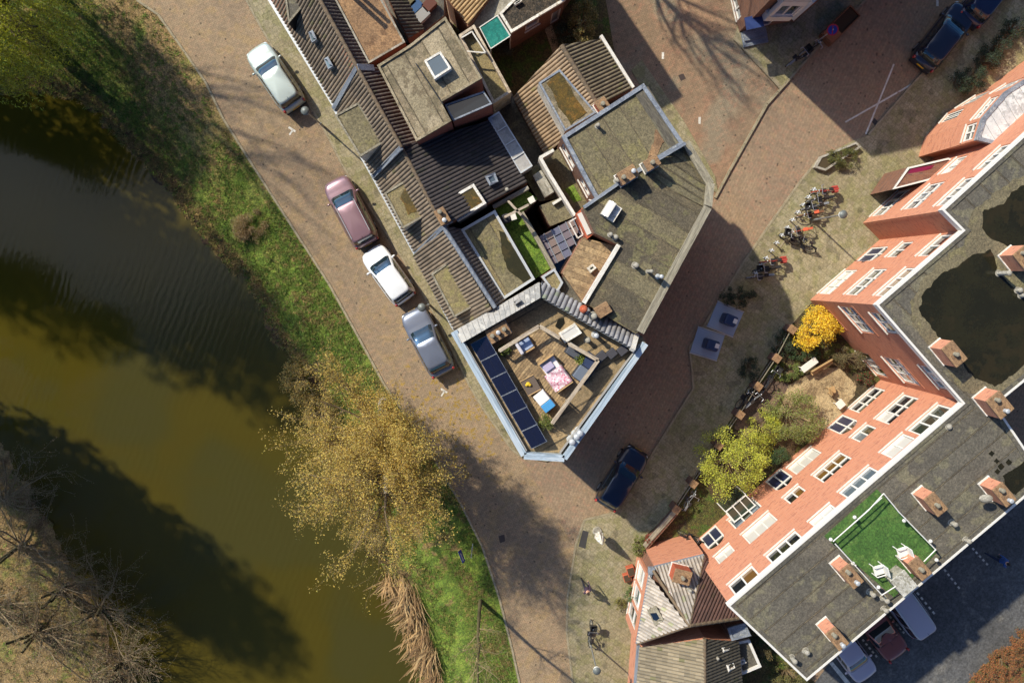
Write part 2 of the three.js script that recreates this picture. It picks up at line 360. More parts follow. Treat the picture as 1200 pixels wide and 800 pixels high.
  structure('asphalt', topFace(Wh([[925, 840], [1000, 740], [1150, 600], [1220, 520], [1400, 520], [1400, 840]], 0.024)), asph);
  const dash = (a, b) => { for (let k = 0; k < 5; k++) { const q = (t) => [a[0] + (b[0] - a[0]) * t, a[1] + (b[1] - a[1]) * t]; const p0 = q(k / 5), p1 = q(k / 5 + 0.1); const p = G(...p0, 0.03), r = G(...p1, 0.03), n = V(-(r.z - p.z), 0, r.x - p.x).normalize().multiplyScalar(0.06); structure('bay_marking', topFace([p.clone().add(n), r.clone().add(n), r.clone().sub(n), p.clone().sub(n)]), paint); } };
  dash([1140, 642], [1160, 664]); dash([1107, 667], [1127, 692]); dash([1075, 694], [1098, 722]); dash([1043, 722], [1062, 744]); dash([1011, 749], [1030, 772]);
  { const p = Wh([[972, 777], [976, 775], [1002, 806], [997, 808]], 0.03); structure('bay_marking', topFace(p), paint); }
  // gardens, yards and paths
  const soil = mottled([[86, 68, 46], [66, 56, 36], [84, 86, 40]], 7, 14, 1, { bump: 0.05, grain: 0.5 });
  const lawnM = mottled([[74, 72, 34], [88, 74, 42], [70, 84, 30]], 8, 15, 1, { bump: 0.05, grain: 0.5 });
  const patio = mottled([[168, 148, 112], [146, 126, 94], [118, 100, 74]], 6, 16, 0.95, { grain: 0.35 });
  const darkBrick = mottled([[104, 82, 70], [90, 74, 62], [120, 96, 78]], 5, 17, 0.92, { grain: 0.4 });
  sheet('garden_soil', [[930, 378], [786, 600], [752, 632], [752, 652], [850, 652], [1040, 470], [1050, 440], [960, 345]], 0.112, soil);
  const rough = (name, pts, y, m, e, seed) => { const c = Wh(pts, y), out = []; let L = 0; for (let i = 0; i < c.length; i++) { const a = c[i], b = c[(i + 1) % c.length], n = Math.max(2, Math.round(a.distanceTo(b) / 0.2)), nx = V(-(b.z - a.z), 0, b.x - a.x).normalize(); for (let k = 0; k < n; k++) { L++; out.push(a.clone().lerp(b, k / n).addScaledVector(nx, (fbm(L * 0.16 + seed, seed, 4) - 0.5) * 2 * e)); } } return structure(name, topFace(out), m); };
  rough('patio', [[905, 500], [922, 452], [945, 440], [982, 432], [1006, 446], [1000, 470], [985, 500], [960, 520], [940, 512]], 0.117, patio, 0.5, 3);
  rough('garden_path', [[897, 442], [880, 470], [862, 500], [876, 512], [912, 470], [924, 450]], 0.1215, darkBrick, 0.2, 5);
  sheet('garden_path', [[800, 585], [822, 560], [846, 600], [846, 640], [810, 640]], 0.1165, lawnM);
  sheet('garden_soil', [[845, 735], [900, 735], [955, 800], [960, 840], [845, 840]], 0.112, lawnM);
  sheet('yard', [[535, -60], [700, -60], [720, 60], [690, 130], [600, 220], [530, 60]], 0.05, lawnM);
  sheet('yard_path', [[637, 30], [646, 27], [657, 58], [648, 63]], 0.058, patio);
  sheet('planting_bed', [[1100, 840], [1150, 782], [1215, 735], [1400, 660], [1400, 840]], 0.03, mottled([[150, 96, 56], [120, 78, 44], [92, 92, 44]], 5, 19, 1, { bump: 0.06, grain: 0.5 }));
}

// ================================================================ BUILDING KIT
function brickMat(cols, mortar, seed) {
  const N = 512, P = 6;
  const t = texture(N, N, (i, j) => {
    const x = i / N * P, y = j / N * P, r = Math.floor(y / 0.075), s = x / 0.25 + (r & 1) * 0.5, q = Math.floor(s), h = hash(r * 3 + seed, (q % 24) * 5 + seed);
    let c = mix3(cols[0], cols[1], h); if (cols[2] && hash(r + seed, (q % 24) + 99) > 0.86) c = cols[2];
    c = mix3(c, cols[1], sstep(0.4, 0.7, tfbm(i / N, j / N, 4, 4, seed)) * 0.5);
    if (y / 0.075 - r < 0.16 || s - q < 0.05) c = mix3(c, mortar, 0.75);
    const g = 0.92 + 0.16 * hash(i, j); return [c[0] * g, c[1] * g, c[2] * g];
  });
  t.repeat.set(1 / P, 1 / P); return mat(255, 255, 255, 0.92, { map: t, bumpMap: grainBump, bumpScale: 0.01 });
}
const M = {
  redBrick: brickMat([[198, 132, 100], [188, 121, 92], [170, 106, 82]], [188, 154, 128], 3), deepBrick: brickMat([[150, 82, 58], [134, 74, 54], [116, 66, 52]], [140, 104, 84], 5),
  brownBrick: brickMat([[128, 84, 62], [108, 72, 56], [92, 62, 52]], [134, 116, 98], 7),
  oldBrick: brickMat([[150, 96, 70], [126, 84, 64], [96, 74, 62]], [150, 132, 110], 9),
  render: mottled([[196, 188, 172], [180, 170, 152], [150, 142, 124]], 5, 21, 0.9),
  white: mat(214, 210, 201, 0.6), whiteRough: mottled([[222, 216, 204], [206, 200, 188], [176, 168, 150]], 3, 22, 0.7, { t0: 0.58, t1: 0.7 }),
  zinc: mottled([[172, 168, 160], [158, 154, 148], [138, 136, 132]], 4, 23, 0.5, { grain: 0.1, bump: 0.004 }),
  lead: mottled([[128, 134, 142], [106, 112, 122], [150, 152, 152]], 2, 24, 0.6),
  blueTrim: mottled([[178, 188, 194], [164, 178, 188], [140, 154, 164]], 4, 25, 0.5, { grain: 0.08, bump: 0.003 }),
  feltTan: mottled([[148, 134, 108], [132, 118, 94], [108, 98, 76]], 6, 26, 0.95, { grain: 0.3 }),
  feltTan2: mottled([[156, 142, 116], [138, 126, 100], [114, 102, 80]], 5, 27, 0.95, { grain: 0.3 }),
  feltRust: mottled([[150, 118, 84], [132, 104, 76], [112, 86, 62]], 6, 28, 0.95, { grain: 0.3 }),
  feltOlive: mottled([[114, 105, 79], [105, 97, 73], [116, 108, 74]], 8, 29, 0.95, { grain: 0.35 }),
  feltOlive2: mottled([[110, 101, 77], [102, 93, 71], [112, 104, 74]], 7, 30, 0.95, { grain: 0.35 }),
  feltBrown: mottled([[96, 86, 66], [82, 75, 60], [104, 98, 68]], 8, 31, 0.95, { grain: 0.35 }),
  feltBrown2: mottled([[88, 80, 64], [78, 71, 58], [98, 92, 66]], 7, 32, 0.95, { grain: 0.35 }),
  feltMoss: mottled([[128, 115, 82], [118, 106, 76], [130, 120, 78]], 6, 33, 0.95, { grain: 0.35 }),
  feltDark: mottled([[92, 87, 76], [82, 78, 69], [104, 99, 80]], 9, 34, 0.95, { grain: 0.3 }),
  feltDark2: mottled([[96, 90, 78], [86, 81, 71], [108, 102, 82]], 8, 35, 0.95, { grain: 0.3 }),
  algae: mottled([[92, 72, 24], [74, 62, 24], [108, 80, 30]], 3, 36, 0.35, { grain: 0.3, bump: 0.006 }),
  algaeDark: mottled([[56, 52, 30], [48, 46, 28], [66, 58, 34]], 5, 37, 0.2, { grain: 0.15, bump: 0.002 }),
  puddle: mottled([[40, 38, 24], [34, 33, 22], [46, 41, 26]], 9, 38, 0.12, { grain: 0.12, bump: 0.001 }),
  gravel: mottled([[58, 52, 44], [76, 66, 54], [44, 42, 38]], 3, 39, 1, { grain: 0.7, freq: 20 }),
  deck: mottled([[150, 127, 94], [132, 110, 80], [118, 98, 72]], 4, 40, 0.85, { grain: 0.25 }),
  deck2: mottled([[160, 136, 100], [142, 118, 86], [126, 104, 76]], 4, 41, 0.85, { grain: 0.25 }),
  oakRail: mottled([[188, 172, 148], [172, 156, 134], [152, 136, 116]], 3, 42, 0.8, { grain: 0.2 }),
  turf: mottled([[96, 122, 40], [80, 106, 34], [108, 128, 50]], 3, 43, 1, { grain: 0.4, bump: 0.03 }),
  turfRoof: mottled([[70, 104, 44], [60, 92, 38], [82, 110, 50]], 4, 44, 1, { grain: 0.35, bump: 0.03 }),
  concrete: mottled([[160, 154, 140], [142, 136, 122], [120, 114, 100]], 4, 45, 0.9),
  darkMetal: mat(40, 42, 46, 0.45, { metalness: 0.4 }), steel: mat(170, 172, 174, 0.35, { metalness: 0.8 }), galv: mat(186, 188, 188, 0.5, { metalness: 0.3 }),
  glassDark: mat(22, 27, 32, 0.05, { physical: true, ior: 1.52, clearcoat: 1, clearcoatRoughness: 0.02 }),
  glassGreen: mat(52, 60, 48, 0.06, { physical: true, clearcoat: 1, clearcoatRoughness: 0.02 }),
  glassCurtain: mat(206, 202, 192, 0.2, { physical: true, clearcoat: 1, clearcoatRoughness: 0.03 }),
  glassAmber: mat(112, 80, 40, 0.1, { physical: true, clearcoat: 1, clearcoatRoughness: 0.03 }),
  glassGrey: mat(92, 104, 112, 0.06, { physical: true, clearcoat: 1, clearcoatRoughness: 0.02 }),
  terracotta: mottled([[186, 96, 62], [168, 84, 56], [150, 78, 54]], 1, 46, 0.9),
  cement: mottled([[150, 142, 122], [132, 124, 106], [112, 106, 90]], 2, 47, 0.95),
};
M.seam = mottled([[98, 88, 70], [80, 72, 58], [112, 102, 80]], 2, 51, 0.9, { grain: 0.4 });
const GLASS = { d: M.glassDark, g: M.glassGreen, c: M.glassCurtain, a: M.glassAmber, b: M.glassGrey };

// keep of a polygon what lies on the side n.p >= d (or <=)
function clipPoly(w, nx, nz, d, keepGreater) {
  const out = []; const f = p => (p.x * nx + p.z * nz - d) * (keepGreater ? 1 : -1);
  for (let i = 0; i < w.length; i++) { const a = w[i], b = w[(i + 1) % w.length], fa = f(a), fb = f(b); if (fa >= 0) out.push(a.clone()); if (fa * fb < 0) out.push(a.clone().lerp(b, fa / (fa - fb))); }
  return out;
}
// roofing felt laid in strips: every strip a lapped sheet of its own
function feltStrips(parent, w, dir, width, mats, lift = 0.006, name = 'roofing_strip', seams = false) {
  const nx = -dir[1], nz = dir[0]; const L = Math.hypot(nx, nz); const n = [nx / L, nz / L];
  let lo = 1e9, hi = -1e9; for (const p of w) { const q = p.x * n[0] + p.z * n[1]; lo = Math.min(lo, q); hi = Math.max(hi, q); }
  let k = 0;
  for (let d = lo - 0.4; d < hi; d += width, k++) {
    let c = clipPoly(w, n[0], n[1], d, true); if (c.length < 3) continue; c = clipPoly(c, n[0], n[1], d + width - 0.012, false); if (c.length < 3) continue;
    if (Math.abs(area2(c)) < 0.05) continue;
    for (const p of c) { const t = (p.x * n[0] + p.z * n[1] - d) / width; p.y += lift + 0.022 * t; }
    const g = topFace(c); const low = c.map(p => V(p.x, p.y - 0.022, p.z)); part(parent, name, merge([g, ringLow(c, 0.02)]), mats[k % mats.length]);
    if (seams) { let s = clipPoly(w, n[0], n[1], d + 0.012, true); if (s.length > 2) s = clipPoly(s, n[0], n[1], d + 0.06, false); if (s.length > 2 && Math.abs(area2(s)) > 0.02) part(parent, 'bitumen_seam', topFace(s, 0.034), M.seam); }
  }
}
function ringLow(w, h) { const pos = []; for (let i = 0; i < w.length; i++) { const a = w[i], b = w[(i + 1) % w.length]; pos.push(a.x, a.y, a.z, b.x, b.y, b.z, b.x, b.y - h, b.z, a.x, a.y, a.z, b.x, b.y - h, b.z, a.x, a.y - h, a.z); } return tris(pos); }
// a flat roofed block: walls, deck, rim
function flat(parent, pts, h, roofM, o = {}) {
  const w = Wh(pts, h); const yb = o.yb ?? 0.02;
  part(parent, o.wallName || 'wall', sideFaces(w, yb), o.wall || M.oldBrick);
  const r = part(parent, o.name || 'flat_roof', topFace(w), roofM);
  if (o.strips) feltStrips(r, w, o.strips.dir, o.strips.w, o.strips.mats, 0.006, 'roofing_strip', o.strips.seams);
  if (o.rim !== false) part(parent, o.rimName || 'roof_edge', ringGeo(w, o.rimW || 0.14, -0.12, o.rimH ?? 0.1), o.rimM || M.lead);
  return w;
}
// pantiles on a planar polygon: s runs along the eave, t down the slope
function pantiles(parent, pts, o = {}) {
  const w = W(pts); const n = V(0, 0, 0); for (let i = 0; i < w.length; i++) { const a = w[i], b = w[(i + 1) % w.length]; n.x += (a.y - b.y) * (a.z + b.z); n.y += (a.z - b.z) * (a.x + b.x); n.z += (a.x - b.x) * (a.y + b.y); }
  n.normalize(); if (n.y < 0) n.negate();
  const t = V(0, -1, 0).addScaledVector(n, n.y).normalize(), s = new THREE.Vector3().crossVectors(n, t).normalize(); const O = w[0];
  const q = w.map(p => { const d = p.clone().sub(O); return [d.dot(s), d.dot(t)]; });
  const smin = Math.min(...q.map(a => a[0])), smax = Math.max(...q.map(a => a[0])), tmin = Math.min(...q.map(a => a[1]));
  const pitch = o.pitch || 0.195, row = o.row || 0.33, sub = 5, amp = (o.amp ?? 0.045) * 1.75;
  const range = x => { let lo = 1e9, hi = -1e9; for (let i = 0; i < q.length; i++) { const a = q[i], b = q[(i + 1) % q.length]; if ((a[0] - x) * (b[0] - x) <= 0 && a[0] !== b[0]) { const y = a[1] + (b[1] - a[1]) * (x - a[0]) / (b[0] - a[0]); lo = Math.min(lo, y); hi = Math.max(hi, y); } } return lo > hi ? null : [lo, hi]; };
  const prof = [0, 0.72, 1, 1, 0.72, 0].map(x => x * amp);
  const pos = [], col = []; const base = o.col || [136, 114, 88]; const c3 = new THREE.Color();
  const nc = Math.ceil((smax - smin) / pitch);
  for (let c = 0; c < nc; c++) for (let k = 0; k < sub; k++) {
    const x0 = smin + (c + k / sub) * pitch, x1 = Math.min(smax - 1e-4, smin + (c + (k + 1) / sub) * pitch); if (x1 <= x0) continue;
    const r0 = range(Math.max(x0, smin + 1e-4)), r1 = range(x1); if (!r0 || !r1) continue;
    const j0 = Math.floor((Math.min(r0[0], r1[0]) - tmin) / row), j1 = Math.ceil((Math.max(r0[1], r1[1]) - tmin) / row);
    for (let j = j0; j < j1; j++) {
      const ta = tmin + j * row, tb = ta + row;
      const a0 = clamp(ta, r0[0], r0[1]), b0 = clamp(tb, r0[0], r0[1]), a1 = clamp(ta, r1[0], r1[1]), b1 = clamp(tb, r1[0], r1[1]);
      if (b0 - a0 < 0.004 && b1 - a1 < 0.004) continue;
      const P = (x, tt, e, drop) => O.clone().addScaledVector(s, x).addScaledVector(t, tt).addScaledVector(n, e + 0.018 * ((tt - ta) / row) + drop);
      const A = P(x0, a0, prof[k], 0), B = P(x1, a1, prof[k + 1], 0), C = P(x1, b1, prof[k + 1], 0), D = P(x0, b0, prof[k], 0), E = P(x1, b1, prof[k + 1], -0.018), F = P(x0, b0, prof[k], -0.018);
      const h = 0.88 + 0.2 * hash(c + (o.seed || 1) * 97, j) + 0.14 * (vn(c * 0.3 + (o.seed || 1) * 9, j * 0.4) - 0.5); const mo = hash(c * 3, j * 5 + (o.seed || 1)) > 0.97 ? [0.9, 0.95, 0.82] : [1, 1, 1];
      c3.setRGB(base[0] * h * mo[0] / 255, base[1] * h * mo[1] / 255, base[2] * h * mo[2] / 255, THREE.SRGBColorSpace);
      for (const v of [A, D, C, A, C, B, D, F, E, D, E, C]) { pos.push(v.x, v.y, v.z); col.push(c3.r, c3.g, c3.b); }
    }
  }
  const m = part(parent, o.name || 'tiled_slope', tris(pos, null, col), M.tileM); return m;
}
M.tileM = mat(255, 255, 255, 0.85, { vertexColors: true });
// the solid under a sloping roof
function under(parent, pts, wallM, yb = 0.02, name = 'wall') { const w = W(pts).map(p => V(p.x, p.y - 0.03, p.z)); part(parent, name, merge([sideFaces(w, yb), topFace(w)]), wallM); }
function ridge(parent, a, b, r = 0.11, m) {
  const p = G(...a), q = G(...b); const n = Math.max(2, Math.round(p.distanceTo(q) / 0.4)), l = [];
  for (let i = 0; i < n; i++) l.push(rod(p.clone().lerp(q, i / n), p.clone().lerp(q, (i + 1.06) / n), r, r * 0.9, 8));
  return part(parent, 'ridge', merge(l), m || M.ridge);
}
M.ridge = mottled([[118, 100, 78], [98, 84, 68], [84, 76, 60]], 2, 48, 0.9);
function strip(parent, name, pts, w, h, m) { const l = []; const c = W(pts); for (let i = 0; i < c.length - 1; i++) l.push(beam(c[i], c[i + 1], w, h)); return part(parent, name, merge(l), m); }
// dormer with a flat roof
function dormer(parent, pts, h, roofM, o = {}) {
  const w = Wh(pts, h); const d = part(parent, 'dormer', sideFaces(w, o.yb ?? h - 2.2), o.wall || M.whiteRough);
  const r = part(d, 'dormer_roof', topFace(w, 0.002), roofM); part(d, 'roof_edge', ringGeo(w, o.rimW || 0.1, -0.1, 0.05), o.rimM || M.cement);
  if (o.glass) { const [i, wdt] = o.glass; const a = w[i], b = w[(i + 1) % w.length]; const n = V(a.z - b.z, 0, b.x - a.x).normalize(); const c = a.clone().lerp(b, 0.5); const s = bary(w).sub(c).dot(n) > 0 ? -1 : 1; c.addScaledVector(n, 0.02 * s); c.y -= 0.75; part(d, 'dormer_window', box(c.x, c.y, c.z, a.distanceTo(b) * 0.8, 0.9, 0.05, headTo(a, b)), M.glassDark); }
  return d;
}
// roof window lying in a slope; pts = its four corners with heights
function roofWindow(parent, pts, glass = M.glassGrey, frame = M.lead) {
  const w = W(pts).map(p => V(p.x, p.y + 0.14, p.z)); const f = part(parent, 'roof_window', merge([ringGeo(w, 0.12, -0.3, 0.03)]), frame); part(f, 'pane', topFace(w.map(p => p.clone()), -0.02), glass); return f;
}
// raised skylight: kerb, frame, pane
function skylight(parent, pts, h, rise = 0.35, glass = M.glassGrey) {
  const w = Wh(pts, h + rise); const f = part(parent, 'skylight', merge([ringGeo(w, 0.1, -rise, 0.04)]), M.whiteRough); part(f, 'pane', topFace(w, 0.01), glass); return f;
}
function chimney(parent, at, h, sx, sz, height, turn, brick, pots = 1, flash = true) {
  const p = G(at[0], at[1], h); const c = part(parent, 'chimney', merge([box(p.x, h + height / 2 - 0.1, p.z, sx, height + 0.2, sz, turn)]), brick);
  if (flash) part(c, 'flashing', box(p.x, h + 0.05, p.z, sx + 0.1, 0.12, sz + 0.1, turn), M.whiteRough);
  part(c, 'cap', merge([rbox(p.x, h + height + 0.05, p.z, sx + 0.06, 0.1, sz + 0.06, 0.03, turn)]), M.feltRust);
  for (let i = 0; i < pots; i++) { const k = pots > 1 ? (i / (pots - 1) - 0.5) * (Math.max(sx, sz) * 0.62) : 0; const dx = sx > sz ? k : 0, dz = sx > sz ? 0 : k; const q = V(dx, 0, dz).applyAxisAngle(V(0, 1, 0), turn).add(p);
    part(c, 'chimney_pot', merge([rod(V(q.x, h + height, q.z), V(q.x, h + height + 0.32, q.z), 0.11, 0.095, 12), ball(V(q.x, h + height + 0.33, q.z), 0.12, 1, 0.4, 1)]), i % 2 ? M.galv : M.cement); }
  return c;
}
function vent(parent, at, h, height = 0.5, r = 0.1, m = M.concrete, hat = true) { r *= 0.85;
  const p = G(at[0], at[1], h); const l = [rod(V(p.x, h - 0.05, p.z), V(p.x, h + height, p.z), r, r, 12)]; if (hat) l.push(ball(V(p.x, h + height, p.z), r * 1.25, 1, 0.6, 1)); l.push(rod(V(p.x, h, p.z), V(p.x, h + 0.05, p.z), r * 1.8, r * 1.5, 12));
  return part(parent, 'vent_pipe', merge(l), m);
}
// irregular sheet (standing water, algae) lying on a flat roof
function blob(parent, name, pts, h, m, rough = 0.25, seed = 1, lift = 0.02) {
  const c = Wh(pts, h); const out = []; let L = 0;
  for (let i = 0; i < c.length; i++) { const a = c[i], b = c[(i + 1) % c.length], n = Math.max(2, Math.round(a.distanceTo(b) / 0.16)); const nx = V(-(b.z - a.z), 0, b.x - a.x).normalize();
    for (let k = 0; k < n; k++) { L++; const e = (fbm(L * 0.13 + seed * 7, seed, 4) - 0.5) * 2 * rough + (hash(L, seed) - 0.5) * rough * 0.35; const p = a.clone().lerp(b, k / n).addScaledVector(nx, e); p.y = h + lift + 0.008; out.push(p); } }
  return part(parent, name, topFace(out), m);
}
// ---- a wall with real openings; windows given by the photo position of their middle
function facade(parent, P, Q, y0, y1, wallM, wins, o = {}) {
  const d = V(Q.x - P.x, 0, Q.z - P.z), L = d.length(); d.normalize(); let n = V(-d.z, 0, d.x); if (n.dot(V(-P.x, 0, -P.z)) < 0) n.negate();
  const T = 0.16; const flip = new THREE.Vector3().crossVectors(d, V(0, 1, 0)).dot(n) < 0;
  const sh = new THREE.Shape([[0.003, y0], [L - 0.003, y0], [L - 0.003, y1], [0.003, y1]].map(a => new THREE.Vector2(...a)));
  const at = (s, y, e) => V(P.x + d.x * s + n.x * e, y, P.z + d.z * s + n.z * e);
  const list = [];
  for (const w of wins) {
    let s, y; if (w.c) { const r = ray(...w.c); const t = n.dot(V(P.x, P.y - CAMY, P.z)) / n.dot(r); const h = V(r.x * t, CAMY + r.y * t, r.z * t); s = h.clone().sub(P).dot(d); y = h.y; } else { s = w.s; y = w.y; }
    if (w.y !== undefined) y = w.y;
    const a = clamp(s - w.w / 2, 0.12, L), b = clamp(s + w.w / 2, 0, L - 0.12), lo = Math.max(y0 + 0.06, y - w.h / 2), hi = Math.min(y1 - 0.2, y + w.h / 2); if (b - a < 0.25 || hi - lo < 0.25) continue;
    const hole = new THREE.Path(); if (w.arch) { const r = (b - a) / 2; hole.moveTo(a, lo); hole.lineTo(b, lo); hole.lineTo(b, hi - r); hole.absarc((a + b) / 2, hi - r, r, 0, Math.PI, false); hole.lineTo(a, lo); } else { hole.moveTo(a, lo); hole.lineTo(b, lo); hole.lineTo(b, hi); hole.lineTo(a, hi); hole.lineTo(a, lo); }
    sh.holes.push(hole); list.push({ ...w, a, b, lo, hi });
  }
  const g = new THREE.ExtrudeGeometry(sh, { depth: T, bevelEnabled: false, curveSegments: 10 });
  const m = new THREE.Matrix4().makeBasis(d, V(0, 1, 0), flip ? n.clone() : n.clone()); m.setPosition(P.x - n.x * T, 0, P.z - n.z * T); g.applyMatrix4(m);
  if (flip) { const p = g.attributes.position.array, uv = g.attributes.uv.array; for (let i = 0; i < p.length; i += 9) { for (let k = 0; k < 3; k++) { const t = p[i + k]; p[i + k] = p[i + 3 + k]; p[i + 3 + k] = t; } const j = i / 3 * 2; for (let k = 0; k < 2; k++) { const t = uv[j + k]; uv[j + k] = uv[j + 2 + k]; uv[j + 2 + k] = t; } } g.computeVertexNormals(); }
  const wall = part(parent, o.name || 'facade', g, wallM);
  const bar = (a, b, lo, hi, e0, e1) => { const c = at((a + b) / 2, (lo + hi) / 2, (e0 + e1) / 2); return box(c.x, c.y, c.z, b - a, hi - lo, Math.abs(e1 - e0), headTo(V(0, 0, 0), d)); };
  for (const w of list) {
    const { a, b, lo, hi } = w, fr = [], f = w.frame || 0.1, cols = w.cols || 2, rows = w.rows || 1, split = w.split || 0.6;
    const e0 = -T + 0.02, e1 = -0.045;
    fr.push(bar(a + 0.002, a + f, lo, hi, e0, e1), bar(b - f, b - 0.002, lo, hi, e0, e1), bar(a + f, b - f, lo + 0.002, lo + f, e0, e1), bar(a + f, b - f, hi - f, hi - 0.002, e0, e1));
    const xs = [a + f], ys = [lo + f]; for (let i = 1; i < cols; i++) xs.push(a + f + (b - a - 2 * f) * i / cols); xs.push(b - f); for (let i = 1; i < rows; i++) ys.push(lo + f + (hi - lo - 2 * f) * (rows === 2 ? split : i / rows)); ys.push(hi - f);
    for (let i = 1; i < xs.length - 1; i++) fr.push(bar(xs[i] - 0.045, xs[i] + 0.045, lo + f, hi - f, e0 + 0.004, e1 - 0.004)); for (let i = 1; i < ys.length - 1; i++) fr.push(bar(a + f, b - f, ys[i] - 0.04, ys[i] + 0.04, e0 + 0.002, e1 - 0.008));
    const fm = part(parent, w.door ? 'door' : 'window', merge(fr), w.frameM || M.white);
    for (let i = 0; i < xs.length - 1; i++) for (let j = 0; j < ys.length - 1; j++) { const code = (w.glass || 'd'); part(fm, w.door && j === 0 ? 'door_panel' : 'pane', bar(xs[i] + 0.01, xs[i + 1] - 0.01, ys[j] + 0.01, ys[j + 1] - 0.01, e0 + 0.018, e0 + 0.03), w.panelM && j === 0 ? w.panelM : GLASS[code[(i * 3 + j) % code.length]]); }
    if (!w.door) part(fm, 'sill', bar(a - 0.05, b + 0.05, lo - 0.07, lo - 0.004, -0.02, 0.07), w.sillM || M.whiteRough);
    if (w.lintel) part(fm, 'lintel', bar(a - 0.12, b + 0.12, hi + 0.01, hi + 0.2, -0.004, 0.02), M.redBrick);
  }
  return wall;
}

// ================================================================ THE TERRACE BLOCK BETWEEN THE QUAY AND THE CROSS STREET
const quayTurn = headTo(G(337, 35, 6), G(392, 130, 6));
const ROW = 'terraced houses along the quay';
function houseAt(name, label, u, v) { const p = G(u, v, 0); p.y = 0; return thing(name, label, 'house', p, undefined); }
const TAN = [118, 104, 87], GREY = [118, 104, 88], DARK = [62, 56, 54];
{ // first house: two roof windows in the front slope, rusty flat roof behind
  const h = houseAt('terraced_house', 'terraced house with two roof windows and a rust-brown flat rear roof', 420, 40);
  const R0 = [366, -16, 9], R1 = [418, 78, 9];
  under(h, [R0, R1, [393, 126, 6], [306, -16, 6]], M.oldBrick); under(h, [R0, R1, [432, 76, 8], [383, -16, 8]], M.oldBrick);
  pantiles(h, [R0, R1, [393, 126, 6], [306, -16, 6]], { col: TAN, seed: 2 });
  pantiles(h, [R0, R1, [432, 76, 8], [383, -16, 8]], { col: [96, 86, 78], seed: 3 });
  ridge(h, R0, R1);
  flat(h, [[384, -16], [432, 75], [475, 50], [439, -16]], 8.02, M.feltRust, { rimM: M.concrete, rimW: 0.09, strips: { dir: [0.5, 0.87], w: 1.0, mats: [M.feltRust] } });
  roofWindow(h, [[362, 39, 7.55], [367, 36, 7.85], [372, 47, 7.85], [366, 51, 7.55]]); roofWindow(h, [[380, 70, 7.55], [385, 67, 7.85], [391, 78, 7.85], [385, 82, 7.55]]);
  strip(h, 'gutter', [[306, -16, 6.0], [393, 127, 6.0]], 0.16, 0.12, M.galv);
  dormer(h, [[332, -16], [350, -20], [358, 4], [338, 28]], 7.6, M.feltDark, { wall: M.darkMetal });
  strip(h, 'party_wall', [[391, 127, 6.05], [418, 79, 9.05]], 0.22, 0.16, M.lead); strip(h, 'party_wall', [[418, 79, 9.05], [437, 80, 8.3]], 0.3, 0.2, M.lead);
  vent(h, [404, -12], 8, 2.3, 0.13, M.galv); vent(h, [412, -14], 8, 2.1, 0.11, M.galv);
}
{ // second house: box dormer, pale felt roof with a square skylight
  const h = houseAt('terraced_house', 'terraced house with a pale strip-felt flat roof and a square skylight', 480, 100);
  const R0 = [418, 78, 9], R1 = [470, 172, 9];
  under(h, [R0, R1, [437, 206, 6], [393, 126, 6]], M.oldBrick); under(h, [R0, R1, [489, 168, 8], [441, 80, 8]], M.oldBrick);
  pantiles(h, [R0, R1, [437, 206, 6], [393, 126, 6]], { col: TAN, seed: 4 });
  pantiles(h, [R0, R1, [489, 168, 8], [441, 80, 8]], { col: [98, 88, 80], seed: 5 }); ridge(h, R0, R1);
  strip(h, 'gutter', [[392, 128, 6], [437, 207, 6]], 0.16, 0.12, M.galv);
  const d = dormer(h, [[392, 135], [420, 120], [450, 167], [422, 184]], 7.9, M.feltOlive, { glass: [0, 1] });
  flat(h, [[442, 77], [480, 53], [522, 20], [565, 92], [517, 120], [529, 142], [488, 166]], 9.3, M.feltTan, { rimM: M.feltTan2, rimW: 0.12, rimH: 0.1, wall: M.deepBrick, strips: { dir: [0.5, 0.87], w: 1.02, mats: [M.feltTan, M.feltTan2], seams: true } });
  skylight(h, [[497, 71], [516, 60], [529, 80], [509, 93]], 9.3, 0.4, M.glassGrey);
  strip(h, 'party_wall', [[437, 207, 6.05], [470, 173, 9.05]], 0.22, 0.16, M.lead);
  strip(h, 'cable', [[487, 74, 9.38], [519, 122, 9.38]], 0.05, 0.05, M.darkMetal);
  flat(h, [[521, 123], [567, 107], [577, 122], [531, 142]], 8.8, M.glassDark, { name: 'dark_panel_roof', rimM: M.lead, wall: M.deepBrick, rimW: 0.08 });
  // rear roof terrace with a frame of thin posts
  const b = flat(h, [[538, 44], [556, 32], [599, 110], [578, 124], [566, 100]], 5.2, M.feltMoss, { name: 'balcony', rimM: M.oakRail, rimH: 0.5, wall: M.render });
  strip(h, 'balcony_rail', [[541, 44, 6.1], [553, 37, 6.1], [569, 62, 6.1], [547, 60, 6.1]], 0.07, 0.07, M.whiteRough);
  for (const q of [[541, 44], [553, 37], [569, 62]]) strip(h, 'balcony_post', [[q[0], q[1], 5.2], [q[0], q[1], 6.1]], 0.07, 0.07, M.whiteRough);
}
